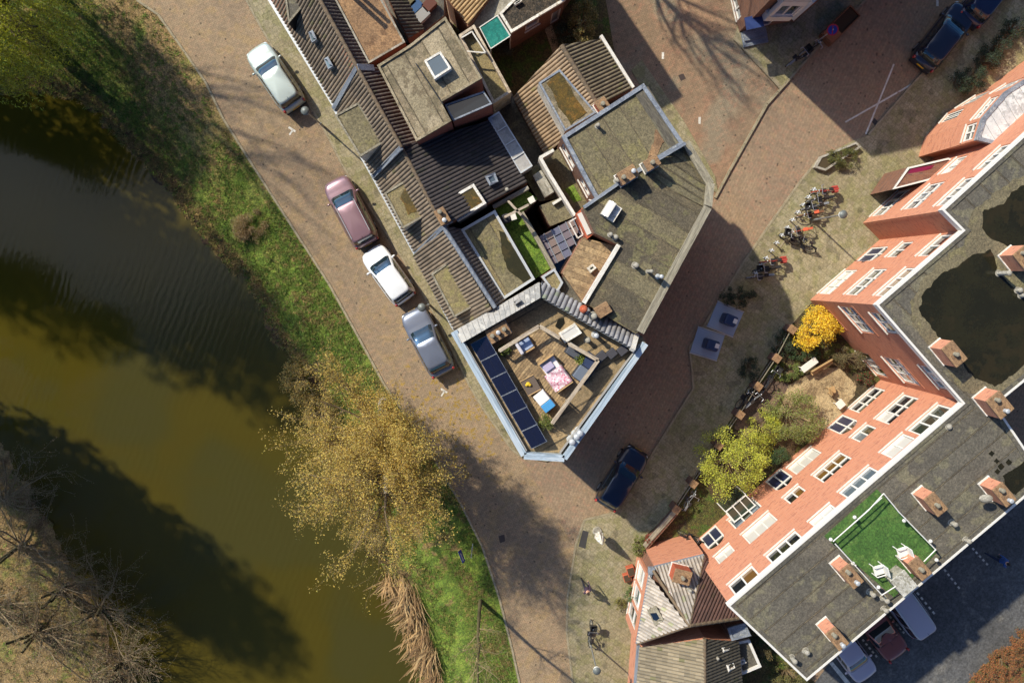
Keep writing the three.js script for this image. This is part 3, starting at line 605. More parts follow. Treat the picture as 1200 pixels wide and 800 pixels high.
{ // third house: wide dark rear slope, algae-brown dormer
  const h = houseAt('terraced_house', 'terraced house with a wide dark tiled rear slope and brown dormer roof', 530, 200);
  const R0 = [470, 172, 8.6], R1 = [519, 265, 8.6];
  under(h, [R0, R1, [487, 298, 5.8], [437, 206, 5.8]], M.oldBrick); under(h, [R0, R1, [618, 214, 6.5], [572, 142, 6.5]], M.oldBrick);
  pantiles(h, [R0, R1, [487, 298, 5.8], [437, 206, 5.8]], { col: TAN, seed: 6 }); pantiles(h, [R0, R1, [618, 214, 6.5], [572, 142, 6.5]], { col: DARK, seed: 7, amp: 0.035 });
  ridge(h, R0, R1); strip(h, 'gutter', [[437, 207, 5.8], [487, 299, 5.8]], 0.16, 0.12, M.galv);
  const d = dormer(h, [[450, 226], [475, 211], [500, 252], [472, 268]], 7.6, M.feltMoss, { glass: [0, 1] });
  blob(d, 'moss_patch', [[467, 229], [478, 216], [492, 240], [494, 250], [478, 252]], 7.6, M.algae, 0.2, 3, 0.012);
  const e = dormer(h, [[522, 234], [555, 215], [570, 238], [536, 259]], 8.0, M.algae, { wall: M.whiteRough, rimM: M.whiteRough, rimW: 0.14 });
  roofWindow(h, [[568, 207, 7.45], [580, 202, 7.25], [584, 213, 7.25], [574, 218, 7.45]], M.glassGrey, M.lead);
  vent(h, [594, 223], 6.9, 0.45, 0.1);
  strip(h, 'party_wall', [[487, 298, 5.85], [519, 266, 8.65]], 0.22, 0.16, M.lead);
  chimney(h, [520, 255], 8.3, 0.75, 0.5, 0.9, quayTurn, M.brownBrick, 2);
  const z = flat(h, [[572, 139], [585, 131], [624, 194], [610, 203]], 6.6, M.zinc, { name: 'zinc_roof', wall: M.whiteRough, rimM: M.galv, rimW: 0.06, rimH: 0.03 });
  for (let k = 0; k <= 4; k++) { const a = z[0].clone().lerp(z[3], k / 4), b = z[1].clone().lerp(z[2], k / 4); a.y += 0.03; b.y += 0.03; part(h, 'standing_seam', beam(a, b, 0.05, 0.06), M.galv); }
}
{ // fourth house
  const h = houseAt('terraced_house', 'terraced house with a moss-stained rear flat roof beside the zinc-edged terrace', 560, 320);
  const R0 = [519, 265, 8.6], R1 = [580, 360, 8.6];
  under(h, [R0, R1, [536, 392, 5.8], [487, 298, 5.8]], M.oldBrick); under(h, [R0, R1, [592, 352, 7.2], [540, 268, 7.2]], M.oldBrick);
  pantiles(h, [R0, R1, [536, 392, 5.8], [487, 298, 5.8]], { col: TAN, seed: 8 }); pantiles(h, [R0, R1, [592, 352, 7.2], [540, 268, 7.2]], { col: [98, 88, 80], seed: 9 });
  ridge(h, R0, R1, 0.13, M.lead); strip(h, 'gutter', [[487, 299, 5.8], [532, 386, 5.8]], 0.16, 0.12, M.galv);
  dormer(h, [[505, 321], [532, 302], [562, 355], [532, 372]], 7.6, M.feltMoss, { glass: [0, 1] });
  flat(h, [[540, 269], [580, 246], [627, 327], [590, 351]], 7.25, M.feltMoss, { rimM: M.galv, wall: M.render, strips: { dir: [0.5, 0.87], w: 1.0, mats: [M.feltMoss, M.feltOlive], seams: true } });
  blob(h, 'algae_patch', [[584, 268], [592, 272], [622, 322], [616, 328], [596, 314], [588, 290]], 7.25, M.algaeDark, 0.22, 5, 0.034);
}
M.terraceFelt = mottled([[152, 130, 96], [138, 117, 86], [124, 106, 80]], 6, 53, 0.95, { grain: 0.25 }); M.terraceFelt2 = mottled([[146, 126, 94], [132, 113, 84], [120, 104, 76]], 5, 54, 0.95, { grain: 0.25 });
{ // corner house with the roof terrace
  const h = houseAt('corner_house', 'corner house with pale blue roof edge and a furnished wooden roof terrace', 640, 440);
  const out = [[533, 388], [632, 331], [752, 393], [757, 402], [661, 537], [614, 533]];
  const y = 8.2; const w = Wh(out, y); part(h, 'wall', sideFaces(w, 0.02), M.render); part(h, 'terrace_floor', topFace(w), M.feltTan);
  feltStrips(h, offsetPoly(w, 0.3), [0.87, -0.5], 1.1, [M.terraceFelt, M.terraceFelt2], 0.006, 'roofing_strip', true);
  // sky-blue cornice on the three street sides
  const rim = (a, b, wd, ht, m, name, e = 0.16) => strip(h, name, [[a[0], a[1], y + e], [b[0], b[1], y + e]], wd, ht, m);
  rim([532, 388], [614, 532], 0.34, 0.5, M.blueTrim, 'cornice'); rim([614, 533], [661, 536], 0.34, 0.5, M.blueTrim, 'cornice'); rim([661, 536], [756, 402], 0.3, 0.5, M.blueTrim, 'cornice');
  rim([539, 391], [617, 527], 0.06, 0.5, M.zinc, 'coping', 0.1); rim([656, 530], [749, 403], 0.06, 0.5, M.zinc, 'coping', 0.1);
  // zinc slope towards the neighbours, tiled slope on the other side
  under(h, [[534, 387, 8.25], [632, 331, 8.25], [633, 349, 9.25], [541, 402, 9.25]], M.lead, 8.0, 'zinc_upstand');
  const zq = W([[534, 387, 8.28], [632, 331, 8.28], [633, 349, 9.28], [541, 402, 9.28]]); const zs = part(h, 'zinc_slope', topFace(zq), M.zinc);
  for (let k = 0; k <= 16; k++) { const a = zq[0].clone().lerp(zq[1], k / 16), b = zq[3].clone().lerp(zq[2], k / 16); a.y += 0.015; b.y += 0.015; part(zs, 'standing_seam', beam(a, b, 0.03, 0.05), M.zinc); }
  roofWindow(h, [[601, 353, 8.95], [608, 349, 8.95], [611, 352, 9.15], [603, 357, 9.15]], M.glassDark, M.zinc);
  under(h, [[634, 331, 8.2], [750, 395, 8.2], [741, 410, 9.1], [634, 349, 9.1]], M.lead, 8.0, 'tiled_upstand');
  pantiles(h, [[634, 349, 9.1], [741, 410, 9.1], [750, 395, 8.2], [634, 331, 8.2]], { col: [136, 134, 134], seed: 12, amp: 0.05, pitch: 0.26 });
  strip(h, 'party_wall', [[741, 410, 9.15], [746, 392, 8.3]], 0.24, 0.2, M.whiteRough);
  const bb = G(584, 384, 8.3); chimney(h, [584, 388], 8.2, 0.7, 1.1, 0.75, quayTurn, M.redBrick, 3);
  vent(h, [697, 392], y, 0.8, 0.13, M.galv); vent(h, [688, 398], y, 0.45, 0.13); vent(h, [684, 362], 8.9, 0.5, 0.14, M.terracotta); vent(h, [695, 370], 8.9, 0.5, 0.15);
  blob(h, 'rain_puddle', [[650, 382], [654, 373], [661, 372], [662, 379], [656, 386]], y, M.puddle, 0.06, 9, 0.036);
  skylight(h, [[655, 391], [674, 379], [682, 390], [662, 402]], y, 0.5, M.glassCurtain);
  for (const [u, v] of [[669, 514], [674, 508], [678, 504]]) vent(h, [u, v], y, 0.9, 0.16, M.galv);
  // decking: boards in panels
  const dk = Wh([[588, 412], [633, 386], [657, 399], [667, 405], [700, 424], [648, 496], [641, 502], [600, 432]], y + 0.05);
  feltStrips(h, dk, [0.62, -0.78], 0.145, [M.deck, M.deck2, M.deck], 0.0, 'deck_board');
  // rail of planks on posts with boarded panels
  const rail = (a, b, gap, open) => { const A = G(a[0], a[1], y + 0.95), B = G(b[0], b[1], y + 0.95); const g = part(h, 'railing', beam(A, B, 0.19, 0.05), M.oakRail); const n = Math.max(1, Math.round(A.distanceTo(B) / 1.5));
    for (let k = 0; k <= n; k++) { const p = A.clone().lerp(B, k / n); part(g, 'post', box(p.x, y + 0.46, p.z, 0.08, 0.92, 0.08), M.oakRail); }
    for (let k = 0; k < n; k++) { if (open || (gap && k % 2)) continue; const p = A.clone().lerp(B, (k + 0.06) / n), q = A.clone().lerp(B, (k + 0.94) / n); p.y = q.y = y + 0.45; part(g, 'panel', beam(p, q, 0.03, 0.8), M.deck); } };
  rail([585, 411], [632, 382], true, true); rail([632, 382], [656, 396], true, true); rail([667, 403], [701, 422], true, true); rail([701, 422], [647, 496], true);
}
// ---- houses on the inner and eastern side of the block
{
  const h = houseAt('tiled_house', 'tiled house with an algae-filled brown dormer roof', 665, 120);
  const R0 = [658, 53, 7], R1 = [701, 124, 7];
  under(h, [R0, R1, [659, 161, 5.2], [640, 182, 4.2], [603, 113, 4.2]], M.brownBrick); under(h, [R0, R1, [741, 104, 5], [703, 47, 5]], M.brownBrick);
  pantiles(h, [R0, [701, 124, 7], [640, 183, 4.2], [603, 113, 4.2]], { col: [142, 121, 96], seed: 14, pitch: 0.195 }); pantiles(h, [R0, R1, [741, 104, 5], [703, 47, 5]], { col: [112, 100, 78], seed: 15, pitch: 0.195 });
  ridge(h, R0, R1, 0.14); strip(h, 'parapet', [[704, 42, 5.1], [742, 103, 5.1]], 0.16, 0.3, M.whiteRough);
  dormer(h, [[631, 97], [656, 81], [699, 132], [662, 154]], 7.0, M.feltTan, { rimM: M.lead, wall: M.whiteRough });
  blob(h, 'algae_water', [[640, 97], [655, 85], [688, 132], [668, 148], [664, 138], [655, 125], [650, 110]], 7.0, M.algae, 0.12, 11, 0.022);
  chimney(h, [704, 126], 7.0, 0.55, 0.55, 0.7, 0.6, M.terracotta, 1);
}
{
  const h = houseAt('flat_roofed_house', 'flat-roofed house with mossy olive felt and a white-framed courtyard facade', 720, 160);
  const pts = [[658, 160], [754, 98], [802, 169], [757, 196], [699, 236]];
  const w = Wh(pts, 8.2); const inn = offsetPoly(w, 0.18);
  part(h, 'wall', sideFaces(inn, 0.02), M.brownBrick); const r = part(h, 'flat_roof', topFace(w), M.feltOlive);
  feltStrips(r, offsetPoly(w, 0.1), [0.55, 0.83], 1.0, [M.feltOlive, M.feltOlive2], 0.006, 'roofing_strip', true); part(h, 'roof_edge', ringGeo(w, 0.2, -0.16, 0.14), M.lead);
  facade(h, w[4], w[0], 3.0, 8.05, M.brownBrick, [{ s: 1.0, y: 6.9, w: 1.0, h: 1.3, cols: 2, glass: 'b' }, { s: 2.8, y: 6.9, w: 1.3, h: 1.5, cols: 2, glass: 'db' }, { s: 4.0, y: 6.9, w: 0.9, h: 1.5, cols: 1, glass: 'c' }, { s: 2.8, y: 4.4, w: 1.6, h: 1.4, cols: 2, glass: 'd' }]);
  strip(h, 'lead_strip', [[752, 106, 8.25], [793, 172, 8.25]], 0.75, 0.02, M.feltDark2);
  blob(h, 'moss_patch', [[772, 150], [780, 158], [772, 178], [758, 190], [768, 168]], 8.2, M.feltRust, 0.25, 13, 0.034);
  vent(h, [700, 148], 8.2, 0.4, 0.1); strip(h, 'bracket', [[699, 236, 7.2], [690, 234, 7.2]], 0.06, 0.06, M.white);
}
{
  const h = houseAt('flat_roofed_house', 'large flat-roofed house with brown felt and a barrel skylight on the street corner', 760, 290);
  const pts = [[683, 244], [735, 209], [758, 196], [783, 221], [825, 243], [750, 388], [745, 391], [684, 354], [725, 287], [697, 273]];
  const w = Wh(pts, 8.8); part(h, 'wall', sideFaces(w, 0.02), M.oldBrick); const r = part(h, 'flat_roof', topFace(w), M.feltBrown);
  feltStrips(r, offsetPoly(w, 0.08), [0.87, 0.5], 1.0, [M.feltBrown, M.feltBrown2, M.feltOlive2], 0.006, 'roofing_strip', true);
  // sloping boarded corner roof
  const c = [[758, 196, 8.8], [803, 168, 7.7], [832, 217, 7.7], [827, 243, 8.75], [783, 221, 8.8]]; const cw = W(c); part(h, 'wall', sideFaces(cw.map(p => V(p.x, p.y - 0.02, p.z)), 0.02), M.oldBrick); part(h, 'corner_slope', topFace(cw), M.feltOlive);
  feltStrips(h, cw.map(p => p.clone()), [0.87, 0.5], 0.42, [M.feltOlive, M.feltOlive2], 0.004, 'roof_board', true);
  strip(h, 'cornice', [[803, 167, 7.85], [832, 216, 7.85], [829, 243, 8.8], [750, 389, 8.8]], 0.4, 0.3, M.cement); strip(h, 'gutter', [[834, 217, 7.7], [832, 244, 8.6], [753, 391, 8.6]], 0.12, 0.12, M.lead);
  strip(h, 'coping', [[725, 287, 8.85], [684, 355, 8.85]], 0.2, 0.3, M.whiteRough); strip(h, 'coping', [[684, 243, 8.9], [735, 208, 8.9], [803, 168, 8.4]], 0.16, 0.2, M.lead);
  // barrel skylight
  { const a = G(705, 252, 8.8), b = G(718, 238, 8.8); const q = Wh([[703, 251], [713, 235], [728, 245], [718, 261]], 8.8); const L = q[0].distanceTo(q[1]), Wd = q[1].distanceTo(q[2]); const cc = bary(q); const t = headTo(q[0], q[1]);
    const g = new THREE.CylinderGeometry(Wd / 2, Wd / 2, L, 16, 1, false, 0, Math.PI); g.rotateZ(Math.PI / 2); g.rotateX(-Math.PI / 2 ); g.scale(1, 0.75, 1); g.rotateY(t); g.translate(cc.x, 9.15, cc.z);
    const k = part(h, 'barrel_skylight', box(cc.x, 8.95, cc.z, L, 0.4, Wd, t), M.whiteRough); part(k, 'dome', g, M.glassCurtain); }
  chimney(h, [733, 207], 8.8, 0.9, 0.6, 0.8, 0.55, M.brownBrick, 2); chimney(h, [760, 194], 8.8, 0.7, 0.5, 0.9, 0.55, M.render, 1); vent(h, [723, 212], 8.8, 0.4, 0.12);
  vent(h, [744, 311], 8.8, 0.5, 0.13); vent(h, [759, 318], 8.8, 1.1, 0.09); vent(h, [771, 324], 8.8, 1.0, 0.1, M.galv); vent(h, [715, 275], 8.8, 0.35, 0.1); vent(h, [721, 278], 8.8, 0.35, 0.11);
  part(h, 'patch', topFace(Wh([[746, 320], [754, 306], [765, 311], [759, 327]], 8.84)), M.feltOlive);
  { const p = G(706, 363, 8.8); part(h, 'hatch', rbox(p.x, 8.95, p.z, 0.75, 0.45, 0.6, 0.03, 0.55), M.feltRust); }
  { const p = G(716, 375, 8.8); }
  // brick stair head with a window and the plank deck in front of it
  const d = Wh([[675, 250], [683, 243], [697, 273], [688, 280]], 7.6); part(h, 'stair_head', merge([sideFaces(d, 4), topFace(d)]), M.terracotta); part(h, 'stair_window', box(...(p => [p.x, p.y + 0.03, p.z])(bary(d)), 0.35, 0.05, 1.2, headTo(d[1], d[2]) + Math.PI / 2), M.glassCurtain);
  const dk = Wh([[683, 278], [724, 289], [683, 354], [659, 320]], 7.4); part(h, 'wall', sideFaces(dk, 0.02), M.oldBrick); part(h, 'deck', topFace(dk), M.deck); feltStrips(h, dk.map(p => p.clone()), [0.87, 0.3], 0.3, [M.deck, M.deck2], 0.01, 'deck_board');
  skylight(h, [[688, 314], [695, 309], [699, 314], [692, 320]], 7.4, 0.25, M.glassGreen);
}
{ // low backs, roof gardens and glass roof between the houses
  const h = thing('courtyard_building', 'low courtyard annexe with a gridded glass roof and artificial grass terrace', 'annexe', G(640, 270, 0));
  const g = Wh([[580, 244], [618, 223], [630, 233], [612, 249], [647, 313], [628, 326]], 6.0); part(h, 'wall', sideFaces(g, 0.02), M.render); part(h, 'grass_terrace', topFace(g), M.turf);
  strip(h, 'terrace_wall', [[578, 243, 6.3], [619, 220, 6.3]], 0.2, 0.6, M.concrete); strip(h, 'terrace_wall', [[611, 249, 6.3], [630, 281, 6.3], [649, 316, 6.3]], 0.22, 0.6, M.cement);
  strip(h, 'terrace_frame', [[596, 236, 7.9], [611, 252, 7.9]], 0.12, 0.12, M.oakRail); strip(h, 'terrace_frame', [[592, 254, 7.9], [619, 240, 7.9]], 0.12, 0.12, M.oakRail);
  for (const q of [[596, 236], [611, 252], [592, 254], [619, 240]]) strip(h, 'terrace_post', [[q[0], q[1], 6.0], [q[0], q[1], 7.9]], 0.1, 0.1, M.oakRail);
  // sunk light well walls
  const l = Wh([[632, 241], [645, 265], [672, 254], [656, 232]], 6.0); part(h, 'wall', sideFaces(l, 0.02), M.brownBrick); part(h, 'flat_roof', topFace(l), M.feltOlive2);
  const gl = Wh([[629, 278], [672, 255], [682, 279], [658, 321], [646, 314]], 6.2); part(h, 'wall', sideFaces(gl, 0.02), M.brownBrick);
  const gr = part(h, 'glass_roof', topFace(gl.map(p => V(p.x, p.y - 0.3, p.z))), M.glassDark);
  const A = G(629, 278, 6.25), ux = G(672, 255, 6.25).sub(A), uz = G(646, 314, 6.25).sub(A);
  const pm = [mat(118, 108, 112, 0.25, { physical: true, clearcoat: 0.6 }), mat(104, 106, 122, 0.25, { physical: true, clearcoat: 0.6 }), mat(128, 112, 104, 0.3, { physical: true, clearcoat: 0.6 })];
  for (let i = 0; i < 6; i++) for (let j = 0; j < 5; j++) { let q = [[i, j], [i + 1, j], [i + 1, j + 1], [i, j + 1]].map(([a, b]) => A.clone().addScaledVector(ux, a / 5 * 0.98).addScaledVector(uz, b / 4.2)); const sh = offsetPoly(q, 0.03);
      const inn = []; let ok = true; for (const p of sh) if (polyDist(gl, p.x, p.z) > 0.05) ok = false; if (ok) part(gr, 'glass_panel', topFace(sh, 0), pm[(i * 2 + j * 3) % 3]); }
  for (let i = 0; i <= 5; i++) { const p = A.clone().addScaledVector(ux, i / 5 * 0.98), q = p.clone().addScaledVector(uz, 0.95); part(gr, 'glazing_bar', beam(p, q, 0.05, 0.06), M.lead); }
  strip(h, 'door_frame', [[667, 260, 6.9], [677, 254, 6.9], [683, 275, 6.9], [677, 279, 6.9], [667, 260, 6.9]], 0.07, 0.07, M.whiteRough);
  // yard level between the back walls
  const y = Wh([[612, 204], [625, 196], [640, 183], [658, 172], [698, 238], [675, 252], [656, 232], [632, 236]], 5.0); part(h, 'wall', sideFaces(y, 0.02), M.brownBrick); part(h, 'yard_roof', topFace(y), M.feltOlive);
  strip(h, 'yard_wall', [[632, 187, 6.0], [642, 205, 6.0], [672, 254, 6.0]], 0.16, 1.9, M.whiteRough); strip(h, 'yard_wall', [[632, 187, 6.0], [648, 178, 6.0]], 0.16, 1.4, M.whiteRough); strip(h, 'yard_wall', [[647, 240, 5.7], [658, 233, 5.7]], 0.14, 1.2, M.whiteRough);
  const s = G(637, 215, 6.0); part(h, 'roof_light', rbox(s.x, s.y - 0.5, s.z, 0.55, 1.0, 1.35, 0.04, 0.55), M.concrete);
  part(h, 'lawn_patch', topFace(Wh([[662, 222], [672, 216], [682, 234], [673, 237]], 5.02)), M.turf);
  const al = Wh([[586, 131], [599, 112], [604, 114], [641, 184], [625, 197]], 3.0); part(h, 'wall', sideFaces(al, 0.02), M.brownBrick); part(h, 'alley_roof', topFace(al), M.feltDark2);
  const sm = Wh([[634, 324], [650, 314], [660, 331], [655, 340], [648, 343]], 7.3); part(h, 'wall', sideFaces(sm, 0.02), M.oldBrick); part(h, 'flat_roof', topFace(sm), M.feltMoss); part(h, 'roof_edge', ringGeo(sm, 0.12, -0.1, 0.1), M.galv);
  const sm2 = Wh([[660, 323], [684, 354], [680, 360], [650, 342], [655, 340]], 7.0); part(h, 'wall', sideFaces(sm2, 0.02), M.oldBrick); part(h, 'flat_roof', topFace(sm2), M.feltDark2);
}
// ---- low buildings at the head of the block
{
  const h = thing('tiled_outbuilding', 'small tiled outbuilding with a grey cement gable beside the yard', 'outbuilding', G(552, 8, 0));
  pantiles(h, [[522, -4, 3.7], [548, 31, 3.7], [584, -16, 3.1], [540, -40, 3.1]], { col: [160, 132, 92], seed: 20, pitch: 0.195 });
  under(h, [[522, -4, 3.7], [548, 31, 3.7], [584, -16, 3.1], [540, -40, 3.1]], M.oldBrick);
  flat(h, [[549, 32], [560, 33], [608, 2], [640, -30], [590, -30], [576, -6]], 2.9, M.concrete, { wall: M.render, rim: false });
  flat(h, [[447, -6], [476, 50], [497, 37], [520, 18], [520, -10], [480, -30]], 5.0, M.feltDark2, { wall: M.oldBrick, rim: false });
  pantiles(h, [[452, -6, 6.6], [478, 46, 6.6], [496, 34, 5.3], [474, -10, 5.3]], { col: [86, 76, 62], seed: 21 }); under(h, [[452, -6, 6.6], [478, 46, 6.6], [496, 34, 5.3], [474, -10, 5.3]], M.oldBrick);
}
{
  const h = thing('brick_garage', 'low brick garage with gravel flat roof, white window and grey door', 'garage', G(630, 20, 0));
  const w = Wh([[585, 16], [599, 39], [662, 1], [680, -24], [640, -40]], 3.2); part(h, 'wall', sideFaces(offsetPoly(w, 0.18), 0.02), M.brownBrick); part(h, 'gravel_roof', topFace(w), M.gravel); part(h, 'roof_edge', ringGeo(w, 0.14, -0.14, 0.1), M.whiteRough);
  facade(h, w[1], w[2], 0.06, 3.05, M.brownBrick, [{ c: [624, 29], w: 0.95, h: 0.95, cols: 1, glass: 'b' }, { c: [654, 15], y: 1.2, w: 0.9, h: 2.1, cols: 1, rows: 1, door: true, panelM: M.lead }]);
  skylight(h, [[602, 4], [610, -1], [612, 1], [604, 6]], 3.2, 0.2, M.glassCurtain);
}
{
  const h = houseAt('brick_house', 'brick house above the yard whose shadow falls across the square', 640, -80);
  flat(h, [[560, -130], [655, -42], [690, -66], [600, -200]], 7.4, M.feltBrown, { wall: M.brownBrick });
}
{ // house with white bays on the far side of the cross street
  const h = houseAt('bay_window_house', 'brown brick house with white bay windows and blue door canopy', 930, -30);
  const pts = [[842, -22], [888, 44], [1000, -52], [955, -120]]; const HH = 9.4; // roof outline lies outside the frame
  const f = Wh([[842, -66], [866, 38], [927, 25], [1014, -70], [1090, -160], [900, -220]], 0).map(p => V(p.x, HH, p.z));
  part(h, 'wall', sideFaces(offsetPoly(f, 0.2), 0.02), M.brownBrick); part(h, 'flat_roof', topFace(f), M.feltDark); part(h, 'roof_edge', ringGeo(f, 0.3, -0.25, 0.12), M.white);
  const g = f.map(p => V(p.x, 0, p.z));
  facade(h, g[0], g[1], 0.06, 9.1, M.brownBrick, [{ c: [861, 12], w: 1.3, h: 1.7, cols: 2, rows: 1, glass: 'db' }, { s: 2.0, y: 5.2, w: 1.4, h: 1.7, cols: 2, glass: 'd' }]);
  facade(h, g[1], g[2], 0.06, 9.1, M.brownBrick, [{ c: [893, 30], y: 1.15, w: 1.1, h: 2.1, cols: 1, rows: 2, door: true, panelM: mat(40, 48, 92, 0.5), glass: 'd' }]);
  facade(h, g[2], g[3], 0.06, 9.1, M.brownBrick, [{ s: 2.2, y: 1.5, w: 1.4, h: 1.5, cols: 2 }, { s: 5, y: 1.5, w: 1.4, h: 1.5, cols: 2 }]);
  { const p = bary([g[1], g[2]]); const t = headTo(g[1], g[2]); const n = V(0, 0, 1); const st = G(884, 44, 0.1); part(h, 'door_step', merge([box(st.x, 0.17, st.z, 1.5, 0.14, 0.9, t), box(st.x - 0.05, 0.3, st.z - 0.15, 1.3, 0.14, 0.6, t)]), M.lead);
    const cn = G(884, 26, 2.6); part(h, 'canopy', box(cn.x, 2.6, cn.z, 1.0, 0.12, 0.7, t), mat(44, 62, 110, 0.5)); }
  // first-floor bay
  const b = Wh([[893, 6], [898, 22], [928, 22], [952, -1], [935, -34]], 3.3); const bt = b.map(p => V(p.x, 6.2, p.z)); part(h, 'bay', sideFaces(b.map(p => V(p.x, 3.3, p.z)), 2.9), M.white); part(h, 'bay_roof', merge([topFace(bt), ringGeo(bt, 0.15, -0.12, 0.1)]), M.white);
  for (let i = 0; i < 3; i++) facade(h, b[i], b[i + 1], 3.3, 6.2, M.white, [{ s: b[i].distanceTo(b[i + 1]) / 2, y: 4.6, w: Math.max(0.5, b[i].distanceTo(b[i + 1]) - 0.3), h: 1.6, cols: i === 1 ? 2 : 1, glass: 'bg' }], { name: 'bay_wall' });
}
M.paleZinc = mottled([[206, 208, 204], [190, 192, 190], [168, 170, 168]], 3, 52, 0.55, { grain: 0.08 });

// ================================================================ THE RED BRICK BLOCK AND THE HOUSES SOUTH OF IT
{
  const HR = 9.4; const h = thing('red_brick_block', 'long orange-red brick apartment block with white windows and wet flat roof', 'building', G(1060, 500, 0));
  const roofPx = [[1300, 66], [1103, 246], [1127, 270], [1026, 357], [1127, 472], [852, 709], [945, 797], [1182, 598], [1225, 561], [1175, 487], [1176, 466], [1300, 365]];
  const roof = Wh(roofPx, HR), wl = offsetPoly(roof, 0.22), core = offsetPoly(roof, 0.42);
  part(h, 'core_wall', sideFaces(core, 0.1), M.brownBrick);
  const rt = part(h, 'flat_roof', topFace(roof), M.feltDark);
  // felt in strips, two wings in two directions
  const up = clipPoly(roof, 0.707, 0.707, (roof[4].x + roof[4].z) * 0.707, false);
  feltStrips(rt, Wh([[852, 709], [1127, 472], [1175, 487], [1225, 561], [1182, 598], [945, 797]], HR), [0.75, -0.65], 1.0, [M.feltDark, M.feltDark2], 0.006, 'roofing_strip', true);
  feltStrips(rt, Wh([[1300, 66], [1103, 246], [1127, 270], [1026, 357], [1126, 471], [1175, 486], [1176, 466], [1300, 365]], HR), [0.75, 0.66], 1.0, [M.feltDark2, M.feltDark], 0.006, 'roofing_strip', true);
  part(h, 'white_cornice', ringGeo(roof, 0.11, -0.3, 0.1), M.white); part(h, 'roof_kerb', ringGeo(offsetPoly(roof, 0.115), 0.2, -0.1, 0.07), M.feltDark);
  const F = i => [V(wl[i].x, 0, wl[i].z), V(wl[(i + 1) % wl.length].x, 0, wl[(i + 1) % wl.length].z)];
  const y0 = 0.1, y1 = HR - 0.28; const arch = { arch: true, door: true, w: 1.3, h: 2.6, cols: 2, rows: 2, split: 0.7, panelM: mat(38, 44, 70, 0.4), glass: 'd' };
  const six = { cols: 3, rows: 2, split: 0.62, lintel: true }, two = { cols: 2, rows: 1, lintel: true }, three = { cols: 3, rows: 1 };
  facade(h, ...F(4), y0, y1, M.redBrick, [
    { c: [1089, 491], w: 2.15, h: 1.35, ...three, glass: 'gad' }, { c: [1052, 522], w: 1.6, h: 1.35, ...two, glass: 'c' }, { c: [1007, 565], w: 2.15, h: 1.35, ...three, glass: 'bcg' }, { c: [966, 605], w: 1.5, h: 1.35, ...two, glass: 'c' }, { c: [919, 641], w: 2.1, h: 1.35, ...three, glass: 'dag' }, { c: [871, 679], w: 1.7, h: 1.35, ...two, glass: 'ad' },
    { c: [1051, 479], w: 2.2, h: 1.75, ...six, glass: 'dgcd' }, { c: [1012, 507], w: 1.25, h: 1.3, ...two, glass: 'gb' }, { c: [975, 547], w: 2.1, h: 1.7, ...six, glass: 'ada' }, { c: [931, 579], w: 1.2, h: 1.25, ...two, glass: 'ad' }, { c: [890, 618], w: 2.1, h: 1.65, cols: 3, rows: 1, lintel: true, glass: 'c' }, { c: [849, 649], w: 1.2, h: 1.2, ...two, glass: 'c' },
    { c: [1016, 468], w: 2.1, h: 1.6, ...six, glass: 'dgd' }, { c: [987, 497], y: 1.45, ...arch }, { c: [937, 536], y: 1.7, w: 2.0, h: 1.6, cols: 3, rows: 1, glass: 'c' }, { c: [911, 560], y: 1.45, ...arch }, { c: [868, 597], y: 1.8, w: 2.1, h: 1.7, cols: 3, rows: 1, glass: 'bg' }, { c: [832, 626], y: 1.45, ...arch }]);
  facade(h, ...F(3), y0, y1, M.redBrick, [{ c: [1097, 443], w: 1.7, h: 1.3, ...three, glass: 'bc' }, { c: [1057, 435], w: 2.0, h: 1.9, ...six, glass: 'gcd' }, { c: [1022, 427], w: 2.0, h: 1.7, ...three, glass: 'gc' }, { c: [1005, 375], w: 2.0, h: 1.7, ...six, glass: 'gd' }, { c: [1037, 379], w: 1.5, h: 1.3, ...two, glass: 'g' }, { c: [975, 374], w: 1.4, h: 1.5, ...two, glass: 'g' }]);
  facade(h, ...F(2), y0, y1, M.redBrick, [{ c: [982, 330], w: 2.2, h: 1.8, cols: 3, rows: 2, glass: 'c' }, { c: [1015, 330], w: 2.2, h: 1.7, ...six, glass: 'gdd' }, { c: [1050, 330], w: 2.2, h: 1.25, ...three, glass: 'agd' }, { c: [1055, 292], w: 1.3, h: 1.3, ...two, glass: 'dg' }, { c: [1096, 287], w: 1.7, h: 1.25, ...two, glass: 'dg' }, { c: [1026, 297], y: 1.45, ...arch }]);
  facade(h, ...F(1), y0, y1, M.redBrick, []);
  facade(h, ...F(0), y0, y1, M.redBrick, [{ c: [1045, 237], w: 2.3, h: 1.8, ...six, glass: 'gbd' }, { c: [1083, 229], w: 2.1, h: 1.7, ...six, glass: 'db' }, { c: [1121, 224], w: 2.1, h: 1.25, ...three, glass: 'dg' }, { c: [1118, 193], w: 1.4, h: 1.2, ...two, glass: 'c' }, { c: [1166, 183], w: 1.8, h: 1.2, ...three, glass: 'gd' }, { c: [1196, 118], w: 2.0, h: 1.5, ...six, glass: 'dg' }]);
  facade(h, ...F(5), y0, y1, M.redBrick, [{ s: 2, y: 4, w: 1.2, h: 1.4, ...two }]);
  for (const i of [6, 7]) { const [P, Q] = F(i); part(h, 'rear_wall', sideFaces([V(P.x, y1, P.z), V(Q.x, y1, Q.z), V(Q.x + 0.02, y1, Q.z)], 0.1), M.brownBrick); }
  for (const [a, b] of [[8, 9], [9, 10], [10, 11]]) { const P = wl[a], Q = wl[b]; part(h, 'court_wall', sideFaces([V(P.x, y1, P.z), V(Q.x, y1, Q.z), V(Q.x + 0.02, y1, Q.z)], 0.1), M.brownBrick); }
